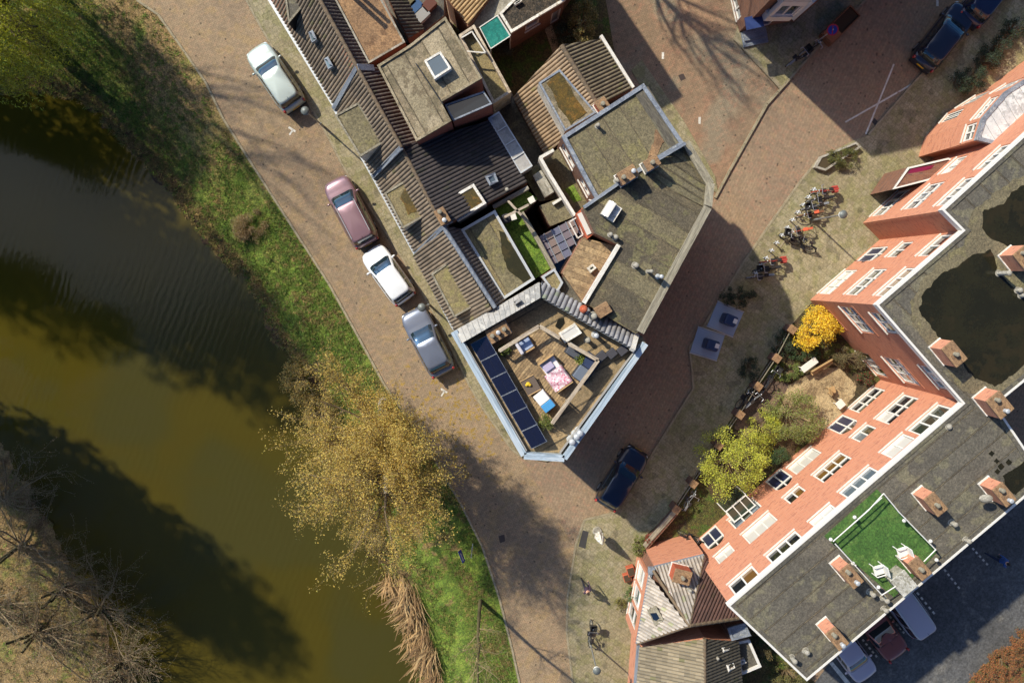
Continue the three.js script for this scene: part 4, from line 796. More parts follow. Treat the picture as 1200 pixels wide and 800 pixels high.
  // standing water on the roof
  const pd = part(h, 'rain_water', new THREE.BufferGeometry().setAttribute('position', new THREE.Float32BufferAttribute([], 3)), M.puddle); h.remove(pd);
  blob(rt, 'rain_water', [[1080, 348], [1104, 322], [1136, 300], [1160, 292], [1166, 318], [1210, 352], [1260, 366], [1230, 392], [1200, 432], [1166, 452], [1140, 446], [1112, 408], [1092, 384], [1076, 364]], HR, M.puddle, 0.28, 21, 0.034);
  blob(rt, 'rain_water', [[1152, 250], [1180, 232], [1215, 210], [1240, 240], [1230, 290], [1196, 296], [1172, 288], [1156, 270]], HR, M.puddle, 0.3, 22, 0.034);
  blob(rt, 'rain_water', [[1176, 558], [1200, 540], [1212, 560], [1190, 580], [1178, 572]], HR, M.puddle, 0.12, 23, 0.034);
  for (const [u, v] of [[1168, 540], [1173, 546], [1182, 541], [1162, 531], [1169, 552]]) blob(rt, 'rain_water', [[u - 4, v], [u, v - 4], [u + 4, v], [u, v + 4]], HR, M.puddle, 0.05, u, 0.034);
  // pale silt around the water's edge
  blob(rt, 'silt', [[1066, 350], [1094, 312], [1130, 288], [1140, 250], [1170, 224], [1215, 200], [1260, 230], [1260, 380], [1210, 446], [1168, 464], [1130, 456], [1100, 416], [1070, 380]], HR, M.feltOlive2, 0.3, 27, 0.0295);
  const t = 0.9;
  for (const [u, v, p, sx, sz] of [[1184, 303, 2, 1.0, 0.75], [1103, 412, 1, 1.15, 0.65], [1155, 470, 2, 1.15, 0.8], [1082, 583, 1, 1.1, 0.6], [1160, 572, 2, 1.1, 0.6], [986, 665, 2, 1.15, 0.6], [1064, 656, 1, 1.1, 0.6], [970, 736, 2, 1.1, 0.6]]) chimney(h, [u, v], HR, sx, sz, 1.15, -0.86, M.redBrick, p);
  for (const [u, v, H2] of [[1170, 320, 0.9], [1192, 340, 0.3], [1196, 346, 0.5], [1019, 693, 0.5], [1035, 700, 0.5], [1036, 713, 0.3], [1115, 612, 0.4], [1132, 632, 0.35], [944, 762, 0.3], [928, 770, 0.5], [1112, 500, 0.1]]) vent(h, [u, v], HR, H2, 0.13);
  vent(h, [1174, 583], HR, 0.6, 0.1); { const p = G(1156, 584, HR + 0.9); part(h, 'satellite_dish', ball(p, 0.36, 1, 0.3, 0.6), M.concrete); }
  // roof terrace: artificial grass, white tube rail with globe lamps
  const gl = Wh([[966, 628], [1028, 573], [1099, 646], [1048, 700]], HR + 0.06); part(h, 'artificial_grass', topFace(gl), M.turfRoof);
  const tube = (pts, r, m) => { const l = []; for (let i = 0; i < pts.length - 1; i++) l.push(rod(pts[i], pts[i + 1], r, r, 8)); return part(h, 'railing', merge(l), m); };
  const RP = (u, v, y) => G(u, v, HR + y);
  tube([RP(977, 634, 0.95), RP(1018, 600 - 2, 0.95), RP(1036, 578, 0.95), RP(1054, 600, 0.95), RP(1097, 644, 0.95), RP(1083, 658, 0.95)], 0.03, M.white); tube([RP(979, 637, 0.95), RP(1034, 697, 0.95), RP(1050, 687, 0.95)], 0.03, M.white); tube([RP(977, 634, 0.5), RP(1034, 583, 0.5)], 0.025, M.white);
  for (const [u, v] of [[977, 634], [1003, 611], [1036, 579], [1061, 607], [1097, 644], [1003, 662], [1034, 697]]) part(h, 'railing_post', rod(RP(u, v, 0), RP(u, v, 0.97), 0.03, 0.03, 8), M.white);
  for (const [u, v] of [[974, 632], [1002, 606], [1060, 610], [1091, 634], [1098, 656], [1000, 660], [1030, 688]]) part(h, 'globe_lamp', merge([ball(RP(u, v, 0.55), 0.1), rod(RP(u, v, 0), RP(u, v, 0.5), 0.04, 0.04, 8)]), M.white);
  // lower wing with a zinc roof, entrance annex with a magenta blind
  const wq = [[1144, 164], [1152, 138], [1179, 107], [1215, 84], [1300, 20], [1330, 60], [1176, 172]]; const ww = Wh(wq, 6.0), wi = offsetPoly(ww, 0.18);
  part(h, 'wing_wall', sideFaces(wi, 0.1), M.redBrick); const zr = part(h, 'zinc_roof', topFace(ww), M.zinc); feltStrips(zr, ww.map(p => p.clone()), [0.55, 0.83], 0.5, [M.paleZinc], 0.004, 'zinc_sheet'); part(h, 'roof_edge', ringGeo(ww, 0.2, -0.2, 0.06), M.lead);
  facade(h, V(ww[0].x, 0, ww[0].z), V(ww[1].x, 0, ww[1].z), 0.1, 5.8, M.redBrick, [{ c: [1140, 155], w: 1.2, h: 1.6, cols: 2, rows: 2, glass: 'dg' }]);
  facade(h, V(ww[1].x, 0, ww[1].z), V(ww[2].x, 0, ww[2].z), 0.1, 5.8, M.redBrick, [{ c: [1158, 128], w: 2.2, h: 1.8, cols: 3, rows: 2, glass: 'gdc' }, { c: [1137, 122], y: 1.5, w: 1.8, h: 1.8, cols: 3, rows: 1, frameM: M.white, glass: 'g' }]);
  facade(h, V(ww[2].x, 0, ww[2].z), V(ww[3].x, 0, ww[3].z), 0.1, 5.8, M.redBrick, [{ c: [1194, 92], w: 2.3, h: 1.8, cols: 3, rows: 2, glass: 'gd' }, { s: 1.2, y: 1.6, w: 1.6, h: 1.8, cols: 3, rows: 1, glass: 'g' }]);
  const aq = Wh([[1046, 222], [1064, 196], [1111, 185], [1125, 190], [1090, 211]], 2.9); part(h, 'annex_wall', sideFaces(aq, 0.1), M.brownBrick); part(h, 'annex_roof', topFace(aq), M.brownBrick); part(h, 'annex_edge', ringGeo(aq, 0.1, -0.1, 0.08), M.white);
  { const q = W([[1058, 212, 2.6], [1068, 198, 3.1], [1096, 193, 3.1], [1084, 206, 2.6]]); part(h, 'awning', merge([topFace(q), topFace(q, -0.03)]), mat(170, 48, 104, 0.8)); }
  // glazed bay at the garden door
  { const q = Wh([[850, 599], [874, 579], [886, 592], [861, 612]], 1.9); const pr = part(h, 'glass_porch', ringGeo(q, 0.07, -0.06, 0.05), M.white); for (let k = 0; k < 3; k++) { const a = q[0].clone().lerp(q[1], k / 3 + 0.01), b = q[0].clone().lerp(q[1], (k + 1) / 3 - 0.01), c = q[3].clone().lerp(q[2], (k + 1) / 3 - 0.01), d = q[3].clone().lerp(q[2], k / 3 + 0.01); part(pr, 'porch_pane', topFace([a, b, c, d], 0.01), M.glassGreen); part(pr, 'porch_side', sideFaces([a, b, b.clone().add(V(0.01, 0, 0.01))], 0.15), M.glassGreen); part(pr, 'glazing_bar', beam(a.clone().add(V(0, 0.03, 0)), d.clone().add(V(0, 0.03, 0)), 0.06, 0.05), M.white); }
    for (const p of q) part(pr, 'post', rod(V(p.x, 0.11, p.z), p, 0.04, 0.04, 6), M.white); }
}
{ // corner house with the hipped pantile roof
  const h = houseAt('hipped_house', 'small corner house with striped silver-grey hipped pantile roof and brick chimney', 795, 700);
  const NE = [825, 651, 3.6], NW = [767, 665, 3.6], NW2 = [762, 673, 3.6], SW = [747, 754, 3.6], AP = [808, 733, 6.2], E = [868, 724, 4.6], E2 = [862, 700, 3.6];
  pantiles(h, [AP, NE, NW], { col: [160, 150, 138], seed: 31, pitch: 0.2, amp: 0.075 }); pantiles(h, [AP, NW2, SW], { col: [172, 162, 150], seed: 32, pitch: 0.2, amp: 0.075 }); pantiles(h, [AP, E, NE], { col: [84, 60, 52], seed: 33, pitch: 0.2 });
  under(h, [AP, NE, NW, NW2, SW], M.brownBrick, 0.1); under(h, [AP, E, NE], M.brownBrick, 0.1);
  ridge(h, AP, [NW[0] - 1, NW[1] + 4, 3.65], 0.1); ridge(h, AP, NE, 0.1); ridge(h, AP, SW, 0.1); ridge(h, AP, E, 0.12);
  strip(h, 'gutter', [NE, NW, NW2, SW], 0.2, 0.14, M.lead);
  chimney(h, [795, 668], 4.4, 0.95, 0.75, 1.0, -0.25, M.terracotta, 1); vent(h, [808, 690], 5.0, 0.3, 0.1);
  { const q = W([[759, 716, 4.1], [769, 710, 4.5], [777, 724, 4.7], [767, 731, 4.3]]); const f = part(h, 'roof_window', ringGeo(q.map(p => V(p.x, p.y + 0.25, p.z)), 0.16, -0.5, 0.04), M.cement); part(f, 'pane', topFace(q, 0.22), M.glassDark); }
  const p = (a) => { const q = G(...a); return V(q.x, 0, q.z); }; const a = p(NE), b = p(NW), c = p(NW2), d = p(SW); const grow = (P, Q) => { const n = V(-(Q.z - P.z), 0, Q.x - P.x).normalize(); if (n.dot(V(-P.x, 0, -P.z)) < 0) n.negate(); return [P.clone().addScaledVector(n, 0.17), Q.clone().addScaledVector(n, 0.17)]; };
  facade(h, ...grow(a, b), 0.1, 3.5, M.redBrick, []);
  facade(h, ...grow(c, d), 0.1, 3.5, M.redBrick, [{ s: 0.75, y: 2.0, w: 1.1, h: 2.1, cols: 1, rows: 2, split: 0.7, glass: 'cb' }, { s: 2.05, y: 2.0, w: 1.1, h: 2.1, cols: 1, rows: 2, split: 0.7, glass: 'bc' }, { s: 3.3, y: 1.7, w: 1.0, h: 2.6, cols: 1, rows: 2, glass: 'd' }]);
  const s = p([764, 669, 3.6]); part(h, 'rainwater_head', rbox(s.x, 3.5, s.z, 0.4, 0.35, 0.4, 0.04), M.lead);
}
{
  const h = houseAt('grey_tiled_house', 'lower house with worn grey pantiles and two small roof lights', 800, 790);
  const A = [750, 757, 3.0], B = [826, 748, 4.6], C = [826, 870, 4.6], D = [741, 870, 3.0];
  pantiles(h, [B, C, D, A], { col: [134, 122, 100], seed: 35, pitch: 0.21 }); under(h, [A, B, C, D], M.redBrick, 0.1);
  const E3 = [863, 750, 3.2], F3 = [876, 870, 3.2];
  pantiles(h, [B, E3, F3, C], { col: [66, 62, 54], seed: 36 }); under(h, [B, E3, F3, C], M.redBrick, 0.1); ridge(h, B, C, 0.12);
  roofWindow(h, [[844, 756, 3.9], [852, 753, 3.6], [855, 760, 3.6], [847, 763, 3.9]], M.terracotta, M.whiteRough); roofWindow(h, [[850, 777, 3.8], [858, 773, 3.5], [861, 781, 3.5], [853, 786, 3.8]], M.glassAmber, M.whiteRough); vent(h, [840, 769], 4.1, 0.3, 0.09);
  strip(h, 'gutter', [[748, 756, 3.0], [739, 870, 3.0]], 0.18, 0.14, M.lead);
  flat(h, [[852, 735], [873, 729], [880, 744], [857, 750]], 3.6, M.lead, { wall: M.brownBrick, rimM: M.lead });
  const dk = Wh([[858, 752], [878, 748], [892, 780], [868, 790]], 2.6); part(h, 'wall', sideFaces(dk, 0.1), M.brownBrick); part(h, 'flat_roof', topFace(dk), M.feltDark); part(h, 'roof_edge', ringGeo(dk, 0.16, -0.1, 0.14), M.white);
  skylight(h, [[866, 774], [872, 771], [875, 776], [869, 779]], 2.6, 0.2, M.glassGrey);
}

// ================================================================ PLANTS
function colorMat(rough = 0.9, extra = {}) { return mat(255, 255, 255, rough, { vertexColors: true, ...extra }); }
const barkM = mottled([[108, 96, 72], [84, 74, 56], [124, 114, 84]], 1, 61, 0.95, { bump: 0.02 }), birchM = mottled([[176, 164, 142], [150, 138, 116], [96, 86, 70]], 1, 62, 0.9, { bump: 0.01 }), greenBark = mottled([[138, 132, 74], [112, 108, 60], [92, 84, 54]], 1, 63, 0.95, { bump: 0.02 }), twigM = mat(120, 102, 76, 0.95), paleTwig = mat(150, 132, 96, 0.95);
const leafM = colorMat(0.75), softLeaf = colorMat(0.95, { physical: true, transmission: 0.4, thickness: 0 }), willowLeaf = colorMat(0.95, { physical: true, transmission: 0.6, thickness: 0 });
const twigGrey = mat(138, 120, 92, 0.95);
// branches as tapered tubes
function grow(spec, p, dir, len, r, lev, segs, tips) {
  const n = lev === 0 ? 6 : 4; let q = p.clone(), d = dir.clone().normalize(), rad = r; const sl = len / n;
  for (let i = 0; i < n; i++) {
    const wob = spec.wobble ?? 0.25; d.add(V(rr(-wob, wob), rr(-wob, wob) + (spec.rise ?? 0.05) * (lev ? 1 : 0.4), rr(-wob, wob))).normalize();
    const e = q.clone().addScaledVector(d, sl), r2 = Math.max(spec.rmin || 0.006, r * (1 - (i + 1) / n * 0.72)); segs.push([q, e, rad, r2, lev]);
    if (lev < spec.levels && (i > 0 || lev > 0)) { const k = spec.kids[lev] / n; const c = Math.floor(k + rnd()); for (let j = 0; j < c; j++) { const s = V(rr(-1, 1), rr(-0.3, 0.9), rr(-1, 1)).normalize(); const nd = d.clone().multiplyScalar(spec.fwd ?? 0.75).add(s).add(spec.bias ? spec.bias.clone().multiplyScalar(0.5) : V(0, 0, 0)); grow(spec, q.clone().lerp(e, rnd()), nd, len * rr(0.4, 0.68), r2 * 0.6, lev + 1, segs, tips); } }
    q = e; rad = r2; if (lev >= spec.levels - 1) tips.push([e, d.clone(), lev]);
  }
}
function tubeGeo(segs, minLev = 0, maxLev = 9) {
  const pos = [], nor = [];
  for (const [a, b, r0, r1, lev] of segs) {
    if (lev < minLev || lev > maxLev) continue; const n = r0 > 0.08 ? 8 : r0 > 0.025 ? 5 : 3; const z = b.clone().sub(a).normalize(); const x = Math.abs(z.y) < 0.9 ? V(-z.z, 0, z.x).normalize() : V(1, 0, 0).addScaledVector(z, -z.x).normalize(), y = new THREE.Vector3().crossVectors(z, x);
    for (let i = 0; i < n; i++) { const t0 = i / n * 6.2832, t1 = (i + 1) / n * 6.2832; const o0 = x.clone().multiplyScalar(Math.cos(t0)).addScaledVector(y, Math.sin(t0)), o1 = x.clone().multiplyScalar(Math.cos(t1)).addScaledVector(y, Math.sin(t1)); const A = a.clone().addScaledVector(o0, r0), B = a.clone().addScaledVector(o1, r0), C = b.clone().addScaledVector(o1, r1), D = b.clone().addScaledVector(o0, r1);
      for (const [v, o] of [[A, o0], [B, o1], [C, o1], [A, o0], [C, o1], [D, o0]]) { pos.push(v.x, v.y, v.z); nor.push(o.x, o.y, o.z); } }
  }
  const g = new THREE.BufferGeometry(); g.setAttribute('position', new THREE.Float32BufferAttribute(pos, 3)); g.setAttribute('normal', new THREE.Float32BufferAttribute(nor, 3)); g.setAttribute('uv', new THREE.Float32BufferAttribute(new Float32Array(pos.length / 3 * 2), 2)); return g;
}
// small leaves: folded diamonds, two faces each
const LC = new THREE.Color();
function leafGeo(points, size, cols, o = {}) {
  const n = points.length, pos = new Float32Array(n * 18), col = new Float32Array(n * 18); let k = 0;
  const pal = cols.map(c => { LC.setRGB(c[0] / 255, c[1] / 255, c[2] / 255, THREE.SRGBColorSpace); return [LC.r, LC.g, LC.b]; });
  for (const p of points) {
    const s = size * rr(0.6, 1.4), a = rnd() * 6.2832, u = rr(-1, 1), w = Math.sqrt(1 - u * u); const d = V(Math.cos(a) * w, u * (o.flat ?? 0.7), Math.sin(a) * w).normalize(); const e = V(rr(-1, 1), rr(-0.4, 1), rr(-1, 1)).cross(d).normalize(); const wd = s * (o.aspect ?? 0.5);
    const tip = [p.x + d.x * s, p.y + d.y * s - (o.droop || 0) * s, p.z + d.z * s], m = [p.x + d.x * s * 0.5, p.y + d.y * s * 0.5, p.z + d.z * s * 0.5]; const L = [m[0] + e.x * wd / 2, m[1] + e.y * wd / 2 + s * 0.08, m[2] + e.z * wd / 2], R = [m[0] - e.x * wd / 2, m[1] - e.y * wd / 2 + s * 0.08, m[2] - e.z * wd / 2], B = [p.x, p.y, p.z];
    const c = pal[Math.floor(rnd() * pal.length)], g = rr(0.75, 1.2);
    for (const v of [B, L, tip, B, tip, R]) { pos[k] = v[0]; pos[k + 1] = v[1]; pos[k + 2] = v[2]; col[k] = c[0] * g; col[k + 1] = c[1] * g; col[k + 2] = c[2] * g; k += 3; }
  }
  const g = new THREE.BufferGeometry(); g.setAttribute('position', new THREE.BufferAttribute(pos, 3)); g.setAttribute('uv', new THREE.BufferAttribute(new Float32Array(n * 12), 2)); g.setAttribute('color', new THREE.BufferAttribute(col, 3)); g.computeVertexNormals(); return g;
}
function around(tips, per, spread, o = {}) { const out = []; for (const [p, d] of tips) { const n = Math.floor(per + rnd()); for (let i = 0; i < n; i++) out.push(V(p.x + rr(-1, 1) * spread + d.x * spread * rnd(), p.y + rr(-1, 1) * spread * (o.v ?? 0.7), p.z + rr(-1, 1) * spread + d.z * spread * rnd())); } return out; }
function setPart(parent, name, geo, m, stuff) { const o = part(parent, name, geo, m); return o; }
const onGround = (u, v) => { let p = G(u, v, -0.3); for (let i = 0; i < 4; i++) p = G(u, v, groundY(p.x, p.z)); return p; };
{ // the budding tree on the bank: ochre catkins, leaning trunk
  reseed(77); const base = onGround(449, 470); const t = thing('budding_tree', 'leafless-looking tree with ochre yellow buds leaning over the grassy canal bank', 'tree', base);
  const segs = [], tips = []; const top = G(452, 580, 9.5);
  const trunk = [base.clone()]; for (let i = 1; i <= 6; i++) trunk.push(base.clone().lerp(top, i / 6).add(V(rr(-0.12, 0.12), 0, rr(-0.12, 0.12)).multiplyScalar(i < 6 ? 1 : 0)));
  for (let i = 0; i < 6; i++) segs.push([trunk[i], trunk[i + 1], 0.33 - i * 0.035, 0.33 - (i + 1) * 0.035, 0]);
  const spec = { levels: 3, kids: [0, 6, 6], rise: 0.03, wobble: 0.3, rmin: 0.006, fwd: 0.9, bias: V(-0.15, 0.0, 0.1) };
  for (let k = 0; k < 46; k++) { const f = 0.3 + 0.7 * Math.pow((k + 0.5) / 46, 0.8), i = Math.min(5, Math.floor(f * 6)); const p = trunk[i].clone().lerp(trunk[i + 1], f * 6 - i); const a = k * 2.4 + rr(-0.4, 0.4); const d = V(Math.cos(a), rr(-0.15, 0.45), Math.sin(a)); const bl = rr(2.2, 3.6) * (d.x < 0 ? 1.1 : 0.9) * (d.z < -0.2 ? 0.75 : 1.05); grow(spec, p, d, bl, 0.07, 1, segs, tips); }
  const low = [[-1, 0.08, -0.85, 3.8, 0.3], [-1, 0.12, -0.6, 4.2, 0.3], [-1, 0.1, -1.0, 3.6, 0.42], [-0.9, 0.02, -0.45, 4.2, 0.36], [-1, 0.1, 0, 3.9, 0.45], [-0.9, 0.1, 0.1, 3.8, 0.35], [-0.95, 0.05, -0.25, 4.2, 0.45], [-0.7, 0.1, 0.5, 4.6, 0.5], [-0.2, 0.2, 1, 4.4, 0.6], [0.7, 0.2, 0.8, 3.6, 0.5]]; for (const [x, y, z, l, f] of low) { const p = base.clone().lerp(top, f); grow(spec, p, V(x, y, z), l, 0.1, 1, segs, tips); }
  setPart(t, 'trunk', tubeGeo(segs, 0, 0), birchM); setPart(t, 'branches', tubeGeo(segs, 1, 3), twigM);
  setPart(t, 'crown', leafGeo(around(tips, 95000 / tips.length, 0.23), 0.095, [[206, 172, 74], [190, 158, 64], [214, 186, 92], [172, 142, 62], [184, 168, 72]], { aspect: 0.5 }), softLeaf);
}
{ // slim bare tree
  reseed(31); const base = onGround(563, 703); const t = thing('bare_tree', 'slim pale leafless tree standing in the grass beside the street', 'tree', base);
  const segs = [], tips = []; const top = V(base.x + 0.15, 13, base.z + 0.3); let a = base.clone(); for (let i = 1; i <= 8; i++) { const b = base.clone().lerp(top, i / 8).add(V(rr(-0.06, 0.06), 0, rr(-0.06, 0.06))); segs.push([a, b, 0.135 - i * 0.012, 0.135 - (i + 1) * 0.012, 0]); a = b; }
  const spec = { levels: 3, kids: [0, 4, 3], rise: 0.12, wobble: 0.2, rmin: 0.007 }; for (let k = 0; k < 18; k++) { const f = 0.3 + 0.7 * k / 18; const p = base.clone().lerp(top, f), an = k * 2.4; grow(spec, p, V(Math.cos(an), 0.7, Math.sin(an)), rr(1.3, 2.6) * (1.2 - f * 0.5), 0.03, 1, segs, tips); }
  setPart(t, 'trunk', tubeGeo(segs, 0, 0), greenBark); setPart(t, 'branches', tubeGeo(segs, 1, 3), paleTwig); setPart(t, 'crown', leafGeo(around(tips, 2.5, 0.12), 0.06, [[150, 136, 80], [128, 112, 66]]), leafM);
}
{ // weeping willow over the water
  reseed(55); const base = V(-27.6, -0.2, -14.2); const t = thing('weeping_willow', 'weeping willow with long yellow-green hanging strands over the canal', 'tree', base);
  const segs = [], tips = []; const C = V(-27.6, 0, -14.4); let a = base.clone(); for (let i = 1; i <= 4; i++) { const b = base.clone().add(V(rr(-0.2, 0.2), i * 1.15, rr(-0.2, 0.2))); segs.push([a, b, 0.55 - i * 0.06, 0.55 - (i + 1) * 0.06, 0]); a = b; }
  const spec = { levels: 2, kids: [0, 5], rise: 0.06, wobble: 0.25, rmin: 0.02 }; for (let k = 0; k < 14; k++) { const an = k * 2.4; grow(spec, a.clone(), V(Math.cos(an), 0.9, Math.sin(an)), rr(3.2, 4.6), 0.16, 1, segs, tips); }
  const pts = [], strandSegs = [];
  for (let k = 0; k < 720; k++) { const an = rnd() * 6.2832, r = 3.8 * Math.sqrt(rr(0.08, 1)); const yt = 9.4 - r * r * 0.17 + rr(-1, 0.4), L = rr(3, 6); let p = V(C.x + Math.cos(an) * r, yt, C.z + Math.sin(an) * r); const sw = V(Math.cos(an) * 0.12, 0, Math.sin(an) * 0.12).add(V(rr(-0.1, 0.1), 0, rr(-0.1, 0.1))); const n = 9;
    for (let i = 0; i < n; i++) { const q = p.clone().add(V(sw.x * (1 - i / n), -L / n, sw.z * (1 - i / n))); if (q.y < 1.2) break; strandSegs.push([p, q, 0.008, 0.007, 2]); for (let j = 0; j < 6; j++) { const f = rnd(); pts.push(V(p.x + (q.x - p.x) * f + rr(-0.05, 0.05), p.y + (q.y - p.y) * f, p.z + (q.z - p.z) * f + rr(-0.05, 0.05))); } p = q; } }
  setPart(t, 'trunk', tubeGeo(segs, 0, 0), barkM); setPart(t, 'branches', tubeGeo(segs, 1, 2), barkM); setPart(t, 'strands', tubeGeo(strandSegs), mat(128, 124, 44, 0.9)); setPart(t, 'crown', leafGeo(pts, 0.14, [[206, 206, 52], [190, 192, 46], [214, 212, 70], [170, 176, 46]], { aspect: 0.3, flat: 0.8, droop: 0.4 }), willowLeaf);
}
// tall trees on the banks outside the picture: they throw the shade that lies on the water
function shadeTree(label, x, z, y0, H, R, seed, cols, n, bare) {
  reseed(seed); const base = V(x, y0, z); const t = thing('bank_tree', label, 'tree', base); const segs = [], tips = []; let a = base.clone(); const m = 6; for (let i = 1; i <= m; i++) { const b = base.clone().add(V(rr(-0.2, 0.2), H * 0.62 * i / m, rr(-0.2, 0.2))); segs.push([a, b, 0.45 - i * 0.05, 0.45 - (i + 1) * 0.05, 0]); if (i > 2) for (let k = 0; k < 5; k++) { const an = rnd() * 6.28; grow({ levels: 2, kids: [0, 5], rise: 0.1, wobble: 0.25, rmin: 0.012 }, b, V(Math.cos(an), rr(0.3, 1), Math.sin(an)), R * rr(0.6, 1.0), 0.12, 1, segs, tips); } a = b; }
  setPart(t, 'trunk', tubeGeo(segs, 0, 0), barkM); setPart(t, 'branches', tubeGeo(segs, 1, 2), twigM); const pts = []; for (let i = 0; i < n; i++) { const u = rr(-1, 1), an = rnd() * 6.28, w = Math.sqrt(1 - u * u), r = Math.pow(rnd(), 0.55) * (0.7 + 0.5 * vn(an * 2 + seed, u * 3)); pts.push(V(x + Math.cos(an) * w * R * r, y0 + H * 0.66 + u * H * 0.34 * r, z + Math.sin(an) * w * R * r)); }
  setPart(t, 'crown', leafGeo(pts, 0.44, cols, { aspect: 0.6 }), leafM); return t;
}
{
  const g = [[96, 104, 36], [80, 92, 30]], o = [[128, 104, 60], [110, 96, 56]];
  shadeTree('tall green tree on the upper bank beside the willow', -34.6, -12.2, -0.1, 25, 4.6, 1, g, 9000); shadeTree('tall green tree second from the willow along the upper bank', -40.7, -14.3, -0.1, 24, 4.6, 2, g, 8500); shadeTree('broad green tree at the far bend of the canal', -46, -16.4, -0.1, 24, 4.8, 8, g, 8000); shadeTree('round green tree behind the broad tree at the canal bend', -52, -18, -0.1, 23, 4.8, 3, g, 8000);
  shadeTree('bushy green tree filling the gap beside the willow', -38.4, -15.2, -0.1, 14, 4.4, 9, g, 6500);
  shadeTree('tall brownish tree on the lower bank behind the bare shrubs', -36.2, 5.4, -0.2, 25, 3.4, 4, o, 8500); shadeTree('brownish tree on the lower bank upstream of the tall one', -41.5, 1.6, -0.2, 24, 3.6, 5, o, 8500);
}
function bareTall(label, x, z, H, seed, lean = V(0, 0, 0)) { reseed(seed); const base = V(x, 0, z); const t = thing('bare_tree', label, 'tree', base); const segs = [], tips = []; let a = base.clone(); for (let i = 1; i <= 6; i++) { const b = base.clone().add(V(rr(-0.1, 0.1), H * 0.7 * i / 6, rr(-0.1, 0.1))).addScaledVector(lean, i / 6); segs.push([a, b, 0.3 - i * 0.035, 0.3 - (i + 1) * 0.035, 0]); if (i > 2) for (let k = 0; k < 4; k++) { const an = rnd() * 6.28; grow({ levels: 3, kids: [0, 5, 4], rise: 0.14, wobble: 0.22, rmin: 0.012 }, b, V(Math.cos(an), 0.9, Math.sin(an)), H * rr(0.25, 0.42), 0.1, 1, segs, tips); } a = b; }
  setPart(t, 'trunk', tubeGeo(segs, 0, 0), barkM); setPart(t, 'branches', tubeGeo(segs, 1, 3), twigM); return t; }
bareTall('tall bare tree rising behind the lower bank shrubs', -35.5, 10.5, 17, 23); bareTall('tall bare tree on the upper bank above the willow', -28.9, -19.0, 21, 19); bareTall('bare tree at the head of the square', 3.5, -22.5, 13, 15, V(0.3, 0, 0.8)); bareTall('slender bare tree by the brown bay house', 10.5, -24, 12, 16);
{ // bare overhanging trees, lower left bank
  const list = [['low bare shrub tree fanning its twigs over the water', 42, 742, 5, 1], ['bare grey tree with drooping twigs on the muddy bank', 22, 640, 5, 2], ['leaning bare tree with a yellow-green limb', -14, 712, 5, 3], ['bare tangled shrub at the muddy water edge', 110, 800, 4.2, 4], ['bare twiggy shrub spreading above the upper mud bank', 2, 585, 4.4, 5], ['thicket of bare grey twigs beside the tangled shrub', 70, 690, 4.4, 6], ['pale bare shrub reaching farthest out over the dark water', 118, 712, 5.4, 7], ['pale bare shrub hanging over the water below the farthest one', 142, 776, 5.2, 8]];
  for (const [label, u, v, H, s] of list) {
    reseed(100 + s); const base = onGround(u, v); base.y = Math.max(base.y, -0.95); const t = thing('bare_shrub_tree', label, 'tree', base); const segs = [], tips = []; const spec = { levels: 3, kids: [0, 6, 5], rise: 0.0, wobble: 0.26, rmin: 0.006, fwd: 1.2, bias: V(0.45, 0, -0.3) };
    const n = 9; for (let k = 0; k < n; k++) { const an = -0.55 + (k / n - 0.5) * 2.6 + rr(-0.2, 0.2); const d = V(Math.cos(an), rr(0.35, 0.9), Math.sin(an)); grow(spec, base.clone().add(V(rr(-0.2, 0.2), 0, rr(-0.2, 0.2))), d, rr(2.8, 4.8) * H / 5, 0.06, 1, segs, tips); }
    for (let k = 0; k < 3; k++) segs.push([base, base.clone().add(V(rr(-0.6, 1), 2.2, rr(-1, 0.4))), 0.13, 0.08, 0]);
    setPart(t, 'trunk', tubeGeo(segs, 0, 0), greenBark); setPart(t, 'branches', tubeGeo(segs, 1, 3), twigGrey); setPart(t, 'buds', leafGeo(around(tips, 3.2, 0.14), 0.06, [[168, 142, 110], [148, 122, 94], [134, 134, 80]]), leafM);
  }
}
// shrubs: stems and a cloud of leaves gathered in clumps
function shrub(name, label, u, v, h, rx, ry, rz, cols, n, size, o = {}) {
  reseed(Math.round(u * 7 + v * 13)); const y0 = o.y0 ?? 0.1; const base = G(u, v, h); base.y = y0; const t = thing(name, label, o.cat || 'shrub', base, o.group); const clumps = [], pts = [];
  const cn = o.clumps || 26; for (let i = 0; i < cn; i++) { const a = rnd() * 6.2832, q = rr(-0.35, 1), w = Math.sqrt(Math.max(0.05, 1 - q * q)), r = rr(0.55, 1); clumps.push([V(base.x + Math.cos(a) * w * rx * r, y0 + ry * 0.95 * (0.45 + q * 0.5), base.z + Math.sin(a) * w * rz * r), rr(0.3, 0.55) * Math.min(rx, rz) * (o.cs || 0.7)]); }
  for (let i = 0; i < n; i++) { const [c, r] = clumps[Math.floor(rnd() * cn)]; const a = rnd() * 6.28, q = rr(-1, 1), w = Math.sqrt(1 - q * q), k = r * Math.pow(rnd(), 0.45); pts.push(V(c.x + Math.cos(a) * w * k, Math.max(y0 + 0.03, c.y + q * k), c.z + Math.sin(a) * w * k)); }
  const st = []; for (const [c] of clumps) st.push([V(base.x + rr(-0.08, 0.08), y0 - 0.1, base.z + rr(-0.08, 0.08)), c, 0.03, 0.012, 1]);
  setPart(t, 'stems', tubeGeo(st), o.stem || twigM); setPart(t, 'foliage', leafGeo(pts, size, cols, { aspect: o.aspect || 0.55 }), softLeaf); return t;
}
